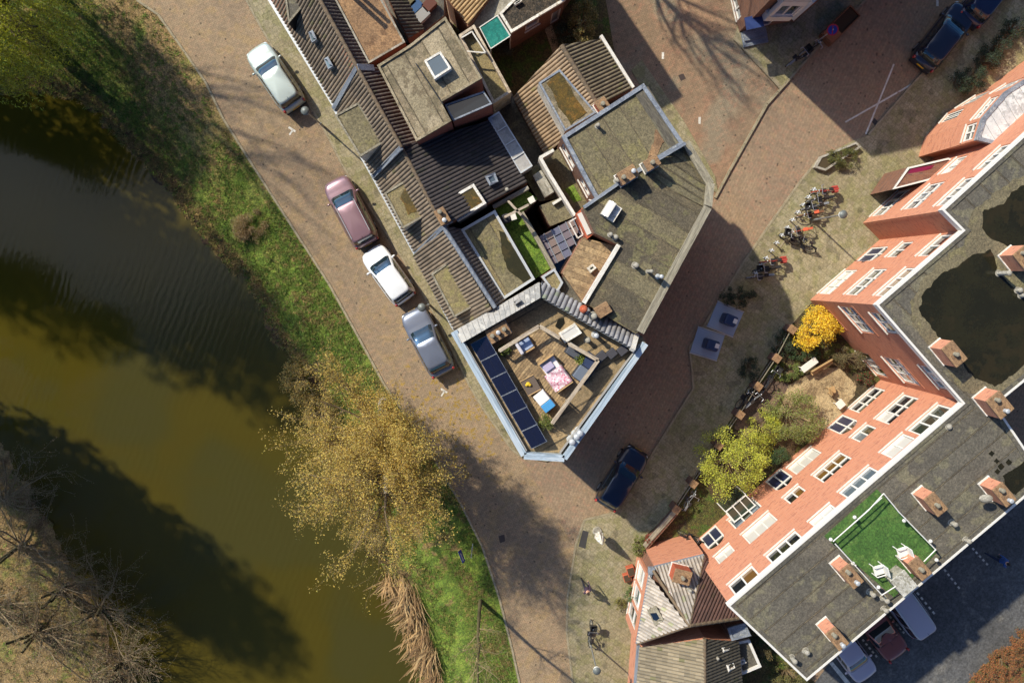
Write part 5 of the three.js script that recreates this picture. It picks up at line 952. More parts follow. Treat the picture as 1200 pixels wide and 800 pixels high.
const YEL = [[246, 216, 40], [240, 202, 28], [248, 222, 74], [230, 190, 30]], LIME = [[200, 202, 60], [184, 188, 52], [212, 210, 84], [160, 168, 52]], OLV = [[140, 152, 62], [116, 130, 50], [156, 164, 80], [134, 124, 70]], GRN = [[62, 92, 34], [48, 76, 28], [80, 104, 40]], DGR = [[40, 62, 28], [52, 76, 34], [34, 50, 26]], STR = [[178, 152, 104], [154, 128, 84], [196, 172, 124]], IVY = [[122, 116, 48], [146, 132, 60], [92, 96, 40]];
shrub('forsythia_bush', 'bright yellow flowering forsythia bush at the brick corner', 958, 384, 1.3, 1.45, 2.3, 1.25, YEL, 9000, 0.1, { cat: 'bush', clumps: 42, cs: 0.75 });
shrub('lime_shrub', 'tall yellow-green budding shrub in the front garden by the glass porch', 862, 545, 2.4, 2.35, 4.0, 2.1, LIME, 11000, 0.09, { clumps: 60, cs: 0.5 });
shrub('garden_shrub', 'feathery olive green shrub between patio and arched doors', 932, 489, 1.4, 2.0, 2.4, 1.5, OLV, 9000, 0.08, { clumps: 40, cs: 0.6 });
shrub('garden_shrub', 'yellow-green low shrub beside the brick garden path', 898, 500, 0.8, 1.3, 1.4, 1.1, LIME, 4200, 0.08);
shrub('box_bush', 'clipped round dark green box bush by the garden wall', 914, 535, 0.7, 0.55, 1.1, 0.55, GRN, 3200, 0.06, { cat: 'bush', clumps: 30, cs: 0.9 });
shrub('garden_shrub', 'yellow flowering small shrub near the clipped box bush', 897, 520, 0.6, 0.8, 1.0, 0.7, [[190, 170, 40], [150, 150, 40], [120, 130, 40]], 2000, 0.07);
shrub('garden_shrub', 'fresh green ground shrub under the white garden bench', 922, 436, 0.4, 0.9, 0.7, 0.55, [[110, 128, 40], [84, 108, 34], [130, 140, 60]], 2600, 0.07);
shrub('garden_shrub', 'dark leafy shrub below the forsythia bush', 945, 412, 0.6, 1.2, 0.9, 0.6, GRN, 3000, 0.07);
shrub('garden_shrub', 'tangled brown-green shrub against the garden brick wall', 996, 420, 0.8, 1.2, 1.3, 0.8, [[120, 108, 60], [96, 92, 50], [136, 118, 76]], 3600, 0.07);
shrub('garden_shrub', 'small green plant with red flowers at the six-pane window', 1014, 442, 0.4, 0.5, 0.7, 0.5, [[70, 100, 36], [90, 110, 40], [150, 44, 36]], 1200, 0.07);
shrub('hedge_shrub', 'dark green hedge shrub behind the brick pillars in shade', 918, 402, 0.5, 0.7, 0.9, 0.9, DGR, 2400, 0.07); shrub('hedge_shrub', 'dark hedge shrub beside the parked garden bicycles', 878, 432, 0.5, 0.7, 0.8, 0.9, DGR, 2000, 0.07);
shrub('pavement_shrub', 'low dark shrub beside the waste containers in shade', 866, 347, 0.4, 1.1, 0.7, 0.7, DGR.concat([[70, 74, 34]]), 2600, 0.08);
shrub('planter_shrub', 'olive shrub filling the street planter by the cross markings', 988, 184, 0.5, 1.0, 0.8, 0.62, [[104, 108, 36], [84, 92, 30], [122, 118, 44]], 3200, 0.07);
[[1126, 97, 'rounded dark green hedge bush at the low end of the facade'], [1142, 90, 'dark hedge bush second from the low end of the facade'], [1158, 70, 'dark hedge bush in the middle of the facade planting'], [1172, 56, 'dark hedge bush beside the narrow facade planter'], [1192, 34, 'dark hedge bush next to the bluish window frame']].forEach(([u, v, l]) => shrub('hedge_bush', l, u, v, 0.7, 0.85, 1.2, 0.75, DGR, 2600, 0.07, { cat: 'bush', group: 'hedge bushes along the brick facade' }));
shrub('ivy_hedge', 'sunlit yellow-green ivy hedge on the yard wall', 684, 28, 1.4, 0.75, 2.4, 1.5, IVY.concat([[176, 156, 96]]), 5200, 0.09, { cat: 'hedge', clumps: 34 });
shrub('yard_shrub', 'dark green shrub in the corner of the brown yard', 664, 40, 0.6, 0.9, 1.0, 0.7, DGR, 2200, 0.08); shrub('yard_shrub', 'small grey-green shrub beside the teal canopy', 592, 58, 0.5, 0.5, 0.9, 0.5, [[92, 96, 66], [76, 82, 54]], 1200, 0.07);
shrub('wall_plant', 'green plant growing at the foot of the corner house', 741, 696, 0.4, 0.55, 0.9, 0.5, [[84, 112, 38], [104, 128, 44], [70, 96, 32]], 1800, 0.07); shrub('wall_plant', 'pale green climbing plant at the corner of the brick wall', 748, 640, 0.6, 0.45, 1.3, 0.7, [[132, 136, 56], [112, 120, 44]], 1600, 0.07); shrub('wall_plant', 'red flowering plant on the brick wall end', 761, 633, 0.9, 0.32, 1.3, 0.3, [[176, 52, 36], [150, 44, 32], [90, 100, 40]], 900, 0.07);
shrub('wall_plant', 'yellowish plant in front of the lower window of the corner house', 727, 708, 0.3, 0.4, 0.6, 0.4, [[148, 138, 60], [120, 116, 50]], 900, 0.06);
shrub('straw_bush', 'pale straw-coloured twiggy bush on the green canal bank', 291, 263, 0.2, 1.25, 0.9, 1.0, STR, 5200, 0.16, { cat: 'bush', y0: -0.55, stem: paleTwig, aspect: 0.12 });
shrub('yard_bush', 'tangled brown garden bush behind the grey tiled house', 884, 768, 0.8, 1.1, 1.5, 1.1, [[132, 116, 66], [106, 98, 52], [150, 130, 84]], 4200, 0.08, { cat: 'bush' }); shrub('yard_bush', 'light green garden bush below the flat roof corner', 925, 790, 0.6, 1.3, 1.2, 0.9, [[122, 118, 52], [142, 128, 62], [96, 100, 42]], 4200, 0.08, { cat: 'bush' });
[[1178, 772, 'orange-brown hedge bush at the car park edge'], [1160, 790, 'small russet hedge bush where the car park bed begins'], [1202, 752, 'russet hedge bush farthest along the car park bed']].forEach(([u, v, l]) => shrub('russet_bush', l, u, v, 0.4, 1.1, 0.9, 0.8, [[168, 104, 54], [146, 92, 48], [186, 122, 66], [110, 106, 50]], 3800, 0.08, { cat: 'bush', group: 'bushes in the car park bed' }));
shrub('terrace_plant', 'small green potted palm on the roof terrace beside the decking', 640, 494, 8.6, 0.42, 0.7, 0.42, [[120, 132, 44], [146, 150, 60]], 700, 0.14, { cat: 'plant', y0: 8.22, aspect: 0.2 }); shrub('terrace_plant', 'green leafy plant between the two dark terrace seats', 681, 420, 8.6, 0.3, 0.6, 0.3, [[150, 164, 40], [122, 140, 34]], 500, 0.12, { cat: 'plant', y0: 8.22, aspect: 0.3 }); shrub('terrace_plant', 'low green plant by the plank rail near the solar panels', 591, 411, 8.5, 0.3, 0.4, 0.3, [[110, 124, 44], [90, 106, 38]], 500, 0.1, { cat: 'plant', y0: 8.22 });
[[352, 446, 'ochre scrub at the water edge above the budding tree'], [372, 486, 'ochre scrub overhanging the canal under the budding tree'], [396, 548, 'low ochre scrub on the mud below the budding tree'], [432, 628, 'ochre scrub at the head of the reeds']].forEach(([u, v, l]) => shrub('bank_scrub', l, u, v, 0.1, 1.3, 1.7, 1.3, [[186, 154, 74], [166, 136, 64], [150, 128, 70], [140, 134, 62]], 3600, 0.08, { y0: -0.95, group: 'scrub along the water edge', stem: paleTwig }));
// ---- grass, litter and reeds: uncountable
{
  reseed(909); const bl = []; for (let i = 0; i < 7; i++) { const a = rnd() * 6.28, l = rr(0.7, 1), w = 0.05, dx = Math.cos(a), dz = Math.sin(a); const ox = rr(-0.25, 0.25), oz = rr(-0.25, 0.25); bl.push(ox - dz * w, 0, oz + dx * w, ox + dz * w, 0, oz - dx * w, ox + dx * 0.5 * l, 0.62 * l, oz + dz * 0.5 * l); }
  const tuft = tris(bl); const N = 30000, im = new THREE.InstancedMesh(tuft, mat(255, 255, 255, 0.9), N); im.name = 'bank_grass'; im.userData = { kind: 'stuff', label: 'uneven green grass and weeds covering the canal bank', category: 'grass' }; shade(im);
  const m = new THREE.Matrix4(), q = new THREE.Quaternion(), c = new THREE.Color(); let k = 0, guard = 0; const kp = Wh(kerbLine, 0);
  const pal = [[92, 120, 38], [80, 106, 34], [112, 136, 50], [104, 116, 46], [128, 124, 62]], straw = [[150, 126, 76], [128, 106, 66], [116, 106, 58]];
  while (k < N && guard++ < 600000) {
    const x = rr(-36, 6), z = rr(-22, 28); const d = shoreDist(x, z); if (d < -0.1 || d > 9) continue; const [u, v] = toPhoto(x, 0, z); if (u < -60 || v > 830 || v < -30) continue;
    // left of the kerb only
    let side = 0; for (let i = 0; i < kp.length - 1; i++) if ((z >= kp[i].z) !== (z >= kp[i + 1].z)) { const xx = kp[i].x + (kp[i + 1].x - kp[i].x) * (z - kp[i].z) / (kp[i + 1].z - kp[i].z); side = x < xx - 0.2 ? 1 : 0; } if (!side) continue;
    const n = fbm(x * 0.6 + 4, z * 0.6, 4), lower = v > 480 && u < 330, worn = sstep(300, 90, v) * sstep(-95, -20, u - (150 + v * 0.62)); if (rnd() < worn * 0.8 || rnd() > (lower ? 0.12 : sstep(0.28, 0.5, n) + 0.25)) continue;
    const y = groundY(x, z), s = rr(0.14, 0.34) * (lower ? 1.1 : 1) * (0.75 + n * 0.5), st = rnd() < (lower ? 0.8 : d < 1 ? 0.75 : 0.06 + sstep(0.54, 0.7, fbm(x * 0.8 + 70, z * 0.8, 3)) * 0.5); const p = (st ? straw : pal)[Math.floor(rnd() * (st ? 3 : 5))], g = rr(0.75, 1.15);
    q.setFromEuler(new THREE.Euler(rr(-0.25, 0.25), rnd() * 6.28, rr(-0.25, 0.25))); m.compose(V(x, y - 0.01, z), q, V(s * 1.3, s, s * 1.3)); im.setMatrixAt(k, m); c.setRGB(p[0] * g / 255, p[1] * g / 255, p[2] * g / 255, THREE.SRGBColorSpace); im.setColorAt(k, c); k++;
  }
  im.count = k; scene.add(im);
  // reeds at the water's edge
  const rb = []; for (let i = 0; i < 4; i++) { const ox = rr(-0.1, 0.1), oz = rr(-0.1, 0.1), w = 0.008; let px = ox, py = 0, pz = oz; for (let j = 0; j < 3; j++) { const nx = px + 0.17 * (j + 0.3) + rr(-0.03, 0.03), ny = py + 0.3 - j * 0.11, nz = pz + rr(-0.05, 0.05) + (i - 1.5) * 0.02; rb.push(px, py, pz - w, px, py, pz + w, nx, ny, nz + w * 0.7, px, py, pz - w, nx, ny, nz + w * 0.7, nx, ny, nz - w * 0.7); px = nx; py = ny; pz = nz; } }
  const R = new THREE.InstancedMesh(tris(rb), mat(255, 255, 255, 0.9), 480); R.name = 'reed_bed'; R.userData = { kind: 'stuff', label: 'flattened straw-brown reeds hanging over the water edge', category: 'reeds' }; shade(R); const line = [[452, 676], [470, 690], [478, 712], [486, 740], [496, 770], [508, 812]].map(([u, v]) => onGround(u + 8, v)); let r = 0; guard = 0;
  while (r < 480 && guard++ < 40000) { const t = rnd() * (line.length - 1), i = Math.floor(t); const p = line[i].clone().lerp(line[i + 1], t - i).add(V(rr(-0.8, 0.5), 0, rr(-0.6, 0.6))); const y = Math.max(WATER - 0.05, groundY(p.x, p.z)); const s = rr(0.4, 2.0) * (0.6 + 0.8 * vn(p.x * 2, p.z * 2)); q.setFromEuler(new THREE.Euler(rr(-0.2, 0.2), -1.75 + rr(-1.0, 0.7), rr(-0.2, 0.2))); m.compose(V(p.x, y, p.z), q, V(s, s * 0.8, s)); R.setMatrixAt(r, m); const pc = [[176, 142, 96], [150, 118, 78], [190, 160, 112], [126, 98, 66]][Math.floor(rnd() * 4)], g = rr(0.8, 1.1); c.setRGB(pc[0] * g / 255, pc[1] * g / 255, pc[2] * g / 255, THREE.SRGBColorSpace); R.setColorAt(r, c); r++; }
  R.count = r; scene.add(R);
}

// ================================================================ VEHICLES
const tyreM = mat(24, 24, 25, 0.9), rimM = mat(150, 152, 156, 0.35, { metalness: 0.7 }), carGlass = mat(28, 40, 46, 0.04, { physical: true, clearcoat: 1, clearcoatRoughness: 0.02, ior: 1.5 }), plateM = mat(226, 178, 28, 0.5), lampRed = mat(150, 20, 18, 0.25, { physical: true, clearcoat: 1 }), lampClear = mat(214, 220, 224, 0.12, { physical: true, clearcoat: 1 }), trimM = mat(26, 27, 29, 0.6);
const paint = (r, g, b, met = 0.35) => mat(r, g, b, 0.36, { physical: true, metalness: met, clearcoat: 1, clearcoatRoughness: 0.04 });
function car(name, label, u, v, du, dv, s, group) {
  const p = G(u, v, s.H * 0.55); const q = G(u + du * 40, v + dv * 40, s.H * 0.55); const y0 = s.y0 ?? 0.0; p.y = q.y = y0;
  const t = thing(name, label, s.cat || 'car', V(p.x, y0, p.z), group); t.rotation.y = headTo(p, q); const { L, W: Wd, H } = s, hw = Wd / 2, body = s.paint;
  // hull: stations along the length, rounded in plan and section
  const belt = H * 0.62, nose = s.nose ?? 0.58, hood = s.hood ?? 0.74, NS = 28; const xf = L * (s.xf ?? 0.26), xr = -L * (s.xr ?? 0.44); const pos = [], idx = [];
  const topY = x => { const f = x / L; if (x > xf) { const k = (f - xf / L) / (0.5 - xf / L); return (belt - 0.02) + (hood * H * 0.76 - belt) * Math.pow(k, 1.4) * 0.9 - Math.pow(k, 7) * 0.2; } if (x < xr) { const k = (xr - x) / (xr + L / 2 + 1e-6); return belt - 0.03 * k - Math.pow(clamp(k), 5) * 0.18; } return belt; };
  const sec = 15;
  for (let i = 0; i <= NS; i++) {
    const f = -1 + 2 * i / NS, x = Math.sign(f) * Math.pow(Math.abs(f), 0.82) * L / 2; const e = Math.pow(Math.abs(f), 7), w = hw * (1 - (f > 0 ? 0.26 : 0.18) * e - 0.05 * Math.pow(Math.abs(f), 3)), ty = topY(x), by = 0.2 + 0.12 * e; const xx = x - Math.sign(f) * 0 ;
    for (let j = 0; j <= sec; j++) { const a = -1 + 2 * j / sec, aa = Math.abs(a); let z, y; if (aa < 0.62) { z = a / 0.62 * w * 0.9; y = ty + 0.045 * (1 - (a / 0.62) ** 2); } else if (aa < 0.8) { const k = (aa - 0.62) / 0.18; z = Math.sign(a) * w * (0.9 + 0.1 * Math.sin(k * 1.57)); y = ty - 0.16 * k * k; } else { const k = (aa - 0.8) / 0.2; z = Math.sign(a) * w * (1 - 0.05 * k * k); y = ty - 0.16 + (by - ty + 0.16) * k; } pos.push(xx - Math.sign(f) * 0.10 * L / 4 * (z / hw) ** 4 * e, y, z); }
  }
  const R = sec + 1; for (let i = 0; i < NS; i++) for (let j = 0; j < sec; j++) { const a = i * R + j; idx.push(a, a + 1, a + R, a + 1, a + R + 1, a + R); }
  for (const i of [0, NS]) { const c = pos.length / 3; pos.push(i ? L / 2 : -L / 2, 0.45, 0); for (let j = 0; j < sec; j++) i ? idx.push(i * R + j, i * R + j + 1, c) : idx.push(i * R + j + 1, i * R + j, c); }
  const g = new THREE.BufferGeometry(); g.setAttribute('position', new THREE.Float32BufferAttribute(pos, 3)); g.setIndex(idx); g.computeVertexNormals(); piece(t, 'body', g, body);
  // cabin: belt outline to roof outline
  const layers = [[xf, xr, hw * 0.93, belt - 0.03], [xf - L * (s.wsl ?? 0.19) * 0.46, xr + L * (s.rake ?? 0.02) * 0.6, hw * 0.86, belt + (H - belt) * 0.5], [xf - L * (s.wsl ?? 0.19), xr + L * (s.rake ?? 0.02) * 1.3, hw * 0.76, H - 0.09], [xf - L * (s.wsl ?? 0.19) - 0.1, xr + L * (s.rake ?? 0.02) * 1.3 + 0.12, hw * 0.68, H - 0.02], [(xf + xr) / 2 + 0.3, (xf + xr) / 2 - 0.3, hw * 0.2, H]];
  const pt = (l, th) => { const [a, b, w, y] = layers[l]; const ca = Math.cos(th), sa = Math.sin(th), n = 2 / 7; return V((a + b) / 2 + (a - b) / 2 * Math.sign(ca) * Math.pow(Math.abs(ca), n), y, w * Math.sign(sa) * Math.pow(Math.abs(sa), n)); };
  const cp = [], ci = [], NT2 = 48; for (let l = 0; l < 5; l++) for (let k = 0; k < NT2; k++) { const v3 = pt(l, k / NT2 * 6.28318); cp.push(v3.x, v3.y, v3.z); } for (let l = 0; l < 4; l++) for (let k = 0; k < NT2; k++) { const a = l * NT2 + k, b = l * NT2 + (k + 1) % NT2; ci.push(a, a + NT2, b, b, a + NT2, b + NT2); } for (let k = 1; k < NT2 - 1; k++) ci.push(4 * NT2, 4 * NT2 + k + 1, 4 * NT2 + k);
  const cg = new THREE.BufferGeometry(); cg.setAttribute('position', new THREE.Float32BufferAttribute(cp, 3)); cg.setIndex(ci); cg.computeVertexNormals(); piece(t, 'cabin', cg, s.roof || body);
  // glass a few millimetres proud of the pillars
  const mid = l => { const [a, b, w, y] = layers[l]; return [a, b, w, y]; };
  const end = (l, f, zf, out) => { const [a, b, w, y] = layers[l]; const z = zf * w; const k = Math.pow(1 - Math.pow(Math.abs(zf), 7), 1 / 7); const x = (a + b) / 2 + (a - b) / 2 * k * f; return V(x + f * out, y + out * 0.6, z); };
  const sid = (l, xf2, sgn, out) => { const [a, b, w, y] = layers[l]; const k = Math.pow(1 - Math.pow(Math.abs(xf2), 7), 1 / 7); return V((a + b) / 2 + (a - b) / 2 * xf2, y + out * 0.3, sgn * (w * k + out)); };
  const patch = (fn, n) => { const ps = [], ii = []; for (let l = 0; l <= 4; l++) { const e = 0.12 + l / 4 * 1.8, L0 = Math.min(1, Math.floor(e)), f = e - L0; for (let k = 0; k <= n; k++) { const A = fn(L0, k / n), B = fn(L0 + 1, k / n); const c = A.lerp(B, f); ps.push(c.x, c.y, c.z); } } for (let l = 0; l < 4; l++) for (let k = 0; k < n; k++) { const a = l * (n + 1) + k; ii.push(a, a + n + 1, a + 1, a + 1, a + n + 1, a + n + 2); } const q = new THREE.BufferGeometry(); q.setAttribute('position', new THREE.Float32BufferAttribute(ps, 3)); q.setIndex(ii); q.computeVertexNormals(); return q; };
  piece(t, 'windscreen', patch((l, k) => end(l, 1, -0.86 + 1.72 * k, 0.012), 10), carGlass); piece(t, 'rear_window', patch((l, k) => end(l, -1, -0.84 + 1.68 * k, 0.012), 10), carGlass);
  for (const sg of [-1, 1]) { for (const [a, b] of s.van ? [[-0.84, -0.34], [-0.28, 0.22], [0.28, 0.8]] : [[-0.82, -0.3], [-0.02 - 0.22, 0.24], [0.3, 0.78]]) piece(t, 'side_window', patch((l, k) => sid(l, a + (b - a) * k, sg, 0.01), 6), carGlass); }
  if (s.sunroof) { const rx = (xf + xr) / 2 + 0.15; piece(t, 'sunroof', rbox(rx, H + 0.002, 0, L * 0.2, 0.012, Wd * 0.42, 0.005), carGlass); }
  if (s.rails) for (const sg of [-1, 1]) piece(t, 'roof_rail', rod(V(xr + 0.45, H + 0.03, sg * hw * 0.66), V(xf - 0.75, H + 0.03, sg * hw * 0.66), 0.02), M.galv);
  for (const sx of [0.31, -0.29]) for (const sg of [-1, 1]) { const c = new THREE.CylinderGeometry(0.32, 0.32, 0.2, 20); c.rotateX(Math.PI / 2); c.translate(L * sx, 0.32, sg * (hw - 0.1)); const wl = piece(t, 'wheel', c, tyreM); const rm = new THREE.CylinderGeometry(0.2, 0.2, 0.02, 14); rm.rotateX(Math.PI / 2); rm.translate(L * sx, 0.32, sg * (hw + 0.008)); piece(wl, 'rim', rm, rimM); }
  for (const sg of [-1, 1]) { const mm = piece(t, 'mirror', ball(V(xf - 0.32, belt + 0.06, sg * (hw + 0.07)), 0.1, 0.7, 0.8, 1.2), s.mirror || body); piece(t, 'headlight', ball(V(L / 2 - 0.2, 0.64, sg * hw * 0.66), 0.17, 0.9, 0.42, 0.95), lampClear); piece(t, 'tail_light', ball(V(-L / 2 + 0.1, 0.82, sg * hw * 0.78), 0.16, 0.7, 0.9, 0.55), lampRed); }
  piece(t, 'number_plate', rbox(-L / 2 - 0.005, 0.62, 0, 0.03, 0.12, 0.5, 0.01), plateM); piece(t, 'number_plate', rbox(L / 2 + 0.0, 0.45, 0, 0.03, 0.12, 0.5, 0.01), plateM);
  piece(t, 'bumper', rbox(L / 2 - 0.06, 0.36, 0, 0.16, 0.2, Wd * 0.78, 0.07), trimM); piece(t, 'bumper', rbox(-L / 2 + 0.06, 0.36, 0, 0.16, 0.2, Wd * 0.82, 0.07), trimM);
  piece(t, 'antenna', rod(V(xr + 0.35, H - 0.03, 0), V(xr + 0.15, H + 0.16, 0), 0.01), trimM);
  return t;
}
const qd = [-0.5, -0.866];
car('parked_car', 'pale green-silver estate car parked beside the lamp post on the quay', 322, 90, -0.56, -0.83, { L: 4.2, W: 1.72, H: 1.47, xf: 0.255, xr: 0.45, rake: 0.03, paint: paint(176, 186, 178) }, 'cars parked along the quay');
car('parked_car', 'mauve people carrier parked behind the white hatchback on the quay', 411, 248, -0.46, -0.89, { L: 4.35, W: 1.78, H: 1.6, xf: 0.285, xr: 0.46, rake: 0.03, rails: true, paint: paint(140, 108, 112) }, 'cars parked along the quay');
car('parked_car', 'white hatchback with black rear window parked on the quay', 455, 322, -0.58, -0.815, { L: 3.75, W: 1.7, H: 1.5, xf: 0.28, xr: 0.47, rake: 0.06, paint: paint(228, 230, 230, 0.05) }, 'cars parked along the quay');
car('parked_car', 'slate grey saloon car parked next to the corner house', 501, 401, -0.46, -0.885, { L: 4.35, W: 1.76, H: 1.48, xf: 0.23, xr: 0.44, rake: 0.07, wsl: 0.2, paint: paint(112, 118, 132) }, 'cars parked along the quay');
car('parked_car', 'dark navy car standing in the shade at the street corner', 729, 561, 0.53, -0.85, { L: 4.1, W: 1.74, H: 1.5, xf: 0.255, xr: 0.46, rake: 0.05, paint: paint(22, 32, 52, 0.3) });
car('parked_car', 'black car with yellow rear plate parked near the road cross marking', 1108, 42, 0.62, -0.78, { L: 4.3, W: 1.78, H: 1.48, xf: 0.255, xr: 0.44, rake: 0.05, paint: paint(34, 42, 58, 0.4) });
car('parked_car', 'dark blue car parked in front of the black car', 1163, -10, 0.62, -0.78, { L: 4.3, W: 1.76, H: 1.48, xf: 0.255, xr: 0.44, rake: 0.05, paint: paint(26, 36, 66, 0.3) });
car('parked_van', 'silver-mauve van parked tail out behind the brick block', 1060, 708, -0.58, -0.81, { cat: 'van', van: true, L: 4.6, W: 1.85, H: 1.85, xf: 0.34, xr: 0.48, wsl: 0.13, rake: 0.02, rails: true, paint: paint(204, 192, 196) });
car('parked_car', 'brown pickup-like car with blue glass parked between van and silver car', 1032, 739, -0.6, -0.8, { L: 4.3, W: 1.78, H: 1.45, xf: 0.1, xr: 0.2, rake: 0.06, wsl: 0.16, paint: paint(150, 84, 66) });
car('parked_car', 'silver-mauve saloon parked nose out at the end of the bays', 997, 766, 0.6, 0.8, { L: 4.2, W: 1.74, H: 1.47, xf: 0.255, xr: 0.45, paint: paint(206, 190, 194) });

// ================================================================ BICYCLES
const bikeTyre = mat(30, 30, 30, 0.85), bikeBlack = mat(30, 31, 34, 0.5), saddleM = mat(36, 28, 24, 0.8), chrome = mat(190, 192, 196, 0.3, { metalness: 0.8 });
function bike(label, u, v, du, dv, lean, frameM, extra, group, h = 0.5) {
  const p = G(u, v, h), q = G(u + du * 20, v + dv * 20, h); const t = thing('bicycle', label, 'bicycle', V(p.x, 0.1, p.z), group); t.rotation.order = 'YXZ'; t.rotation.y = headTo(p, q); t.rotation.x = lean;
  for (const x of [-0.53, 0.53]) { const g = new THREE.TorusGeometry(0.33, 0.022, 6, 28); g.translate(x, 0.35, 0); const w = piece(t, 'wheel', g, bikeTyre); const sp = []; for (let i = 0; i < 7; i++) { const a = i / 7 * Math.PI; sp.push(rod(V(x - Math.cos(a) * 0.32, 0.35 - Math.sin(a) * 0.32, 0), V(x + Math.cos(a) * 0.32, 0.35 + Math.sin(a) * 0.32, 0), 0.004, 0.004, 3)); } piece(w, 'spokes', merge(sp), chrome); const mg = new THREE.TorusGeometry(0.37, 0.03, 4, 12, Math.PI * 0.8); mg.rotateZ(x > 0 ? 0.5 : 0.3); mg.translate(x, 0.35, 0); piece(w, 'mudguard', mg, frameM); }
  const B = V(-0.05, 0.3, 0), S = V(-0.2, 0.8, 0), Hd = V(0.38, 0.82, 0), F = V(0.53, 0.35, 0), Rw = V(-0.53, 0.35, 0); piece(t, 'frame', merge([rod(B, S, 0.02), rod(B, Hd, 0.022), rod(S.clone().lerp(B, 0.3), Hd, 0.018), rod(B, Rw, 0.014), rod(S, Rw, 0.012), rod(Hd, F, 0.018), rod(Hd, V(0.35, 1.02, 0), 0.018)]), frameM);
  piece(t, 'handlebar', merge([rod(V(0.34, 1.02, -0.28), V(0.34, 1.02, 0.28), 0.014), rod(V(0.34, 1.02, -0.28), V(0.18, 1.0, -0.3), 0.018), rod(V(0.34, 1.02, 0.28), V(0.18, 1.0, 0.3), 0.018)]), chrome); piece(t, 'saddle', merge([rbox(-0.24, 0.93, 0, 0.27, 0.07, 0.17, 0.03), rod(S, V(-0.22, 0.92, 0), 0.014)]), saddleM); piece(t, 'rack', merge([rbox(-0.56, 0.74, 0, 0.42, 0.02, 0.13, 0.008), rod(Rw, V(-0.6, 0.73, 0.05), 0.008), rod(Rw, V(-0.6, 0.73, -0.05), 0.008)]), frameM); piece(t, 'pedals', rbox(-0.05, 0.3, 0, 0.3, 0.02, 0.36, 0.008), bikeBlack); piece(t, 'lamp', ball(V(0.47, 0.88, 0), 0.05), chrome);
  if (extra === 'crate') piece(t, 'crate', merge([rbox(0.58, 0.86, 0, 0.34, 0.02, 0.4, 0.008), rbox(0.58, 0.97, 0.2, 0.34, 0.2, 0.02, 0.008), rbox(0.58, 0.97, -0.2, 0.34, 0.2, 0.02, 0.008), rbox(0.75, 0.97, 0, 0.02, 0.2, 0.38, 0.008), rbox(0.41, 0.97, 0, 0.02, 0.2, 0.38, 0.008)]), mat(38, 36, 34, 0.8)); if (extra === 'bag') piece(t, 'pannier', merge([rbox(-0.58, 0.6, 0.14, 0.36, 0.3, 0.13, 0.05), rbox(-0.58, 0.6, -0.14, 0.36, 0.3, 0.13, 0.05)]), mat(160, 60, 48, 0.85)); if (extra === 'cloth') piece(t, 'saddle_cover', rbox(-0.24, 0.96, 0, 0.3, 0.08, 0.2, 0.035), mat(206, 92, 58, 0.8));
  return t;
}
const orangeF = mat(190, 92, 62, 0.5), redF = mat(160, 54, 44, 0.5), greyF = mat(120, 122, 124, 0.45), GRP = 'bicycles parked at the rack'; const bd = [0.97, -0.2];
bike('red bicycle with red panniers at the far end of the rack', 966, 225, ...[-0.97, 0.12], 0.12, redF, 'bag', GRP);
bike('black bicycle with bright handlebar next to the red pannier bicycle', 961, 234, -0.95, 0.15, 0.1, bikeBlack, null, GRP); bike('grey bicycle leaning between the black bicycles at the rack', 955, 243, -0.9, 0.2, 0.14, greyF, 'crate', GRP); bike('brown-framed bicycle with a tan saddle cover by the lamp post', 949, 252, -0.93, 0.18, 0.12, mat(110, 74, 48, 0.5), 'cloth', GRP);
bike('orange bicycle standing alone in the middle of the rack', 936, 271, -0.96, 0.2, 0.05, orangeF, 'cloth', GRP); bike('black bicycle with a front crate beside the orange bicycle', 929, 281, -0.9, -0.25, 0.3, bikeBlack, 'crate', GRP); bike('dark bicycle lying aslant beyond the crate bicycle', 938, 291, -0.85, -0.5, 0.55, bikeBlack, null, GRP, 0.3);
bike('bicycle with red bags at the near end of the rack', 906, 307, -0.95, 0.1, 0.12, redF, 'bag', GRP); bike('black bicycle leaning beside the red-bag bicycle', 899, 316, -0.95, 0.12, 0.14, bikeBlack, 'crate', GRP); bike('dull grey bicycle last in the rack before the shade', 891, 325, -0.95, 0.1, 0.15, greyF, null, GRP);
bike('black bicycle leaning outside the garden fence', 872, 464, 0.6, -0.8, 0.16, bikeBlack, null); bike('black bicycle with white grips leaning inside the garden fence', 905, 442, 0.55, -0.82, -0.12, bikeBlack, 'crate'); bike('small bicycle inside the fence near the path', 884, 468, 0.75, -0.65, -0.1, greyF, null);
bike('city bicycle leaning on the lamp post of the lower pavement', 691, 742, 0.1, -1, 0.15, bikeBlack, 'crate'); bike('pale bicycle parked at the kerb under the round no-parking sign', 934, 66, 0.75, -0.66, 0.08, greyF, 'crate'); bike('black bicycle parked next to the brown planter box', 950, 57, 0.75, -0.66, 0.1, bikeBlack, null); bike('dark bicycle in the garden below the lime shrub', 806, 583, 0.5, -0.85, 0.2, greyF, null); bike('black bicycle against the low garden wall by the arched door', 810, 628, 0.9, 0.35, 0.15, bikeBlack, 'crate');
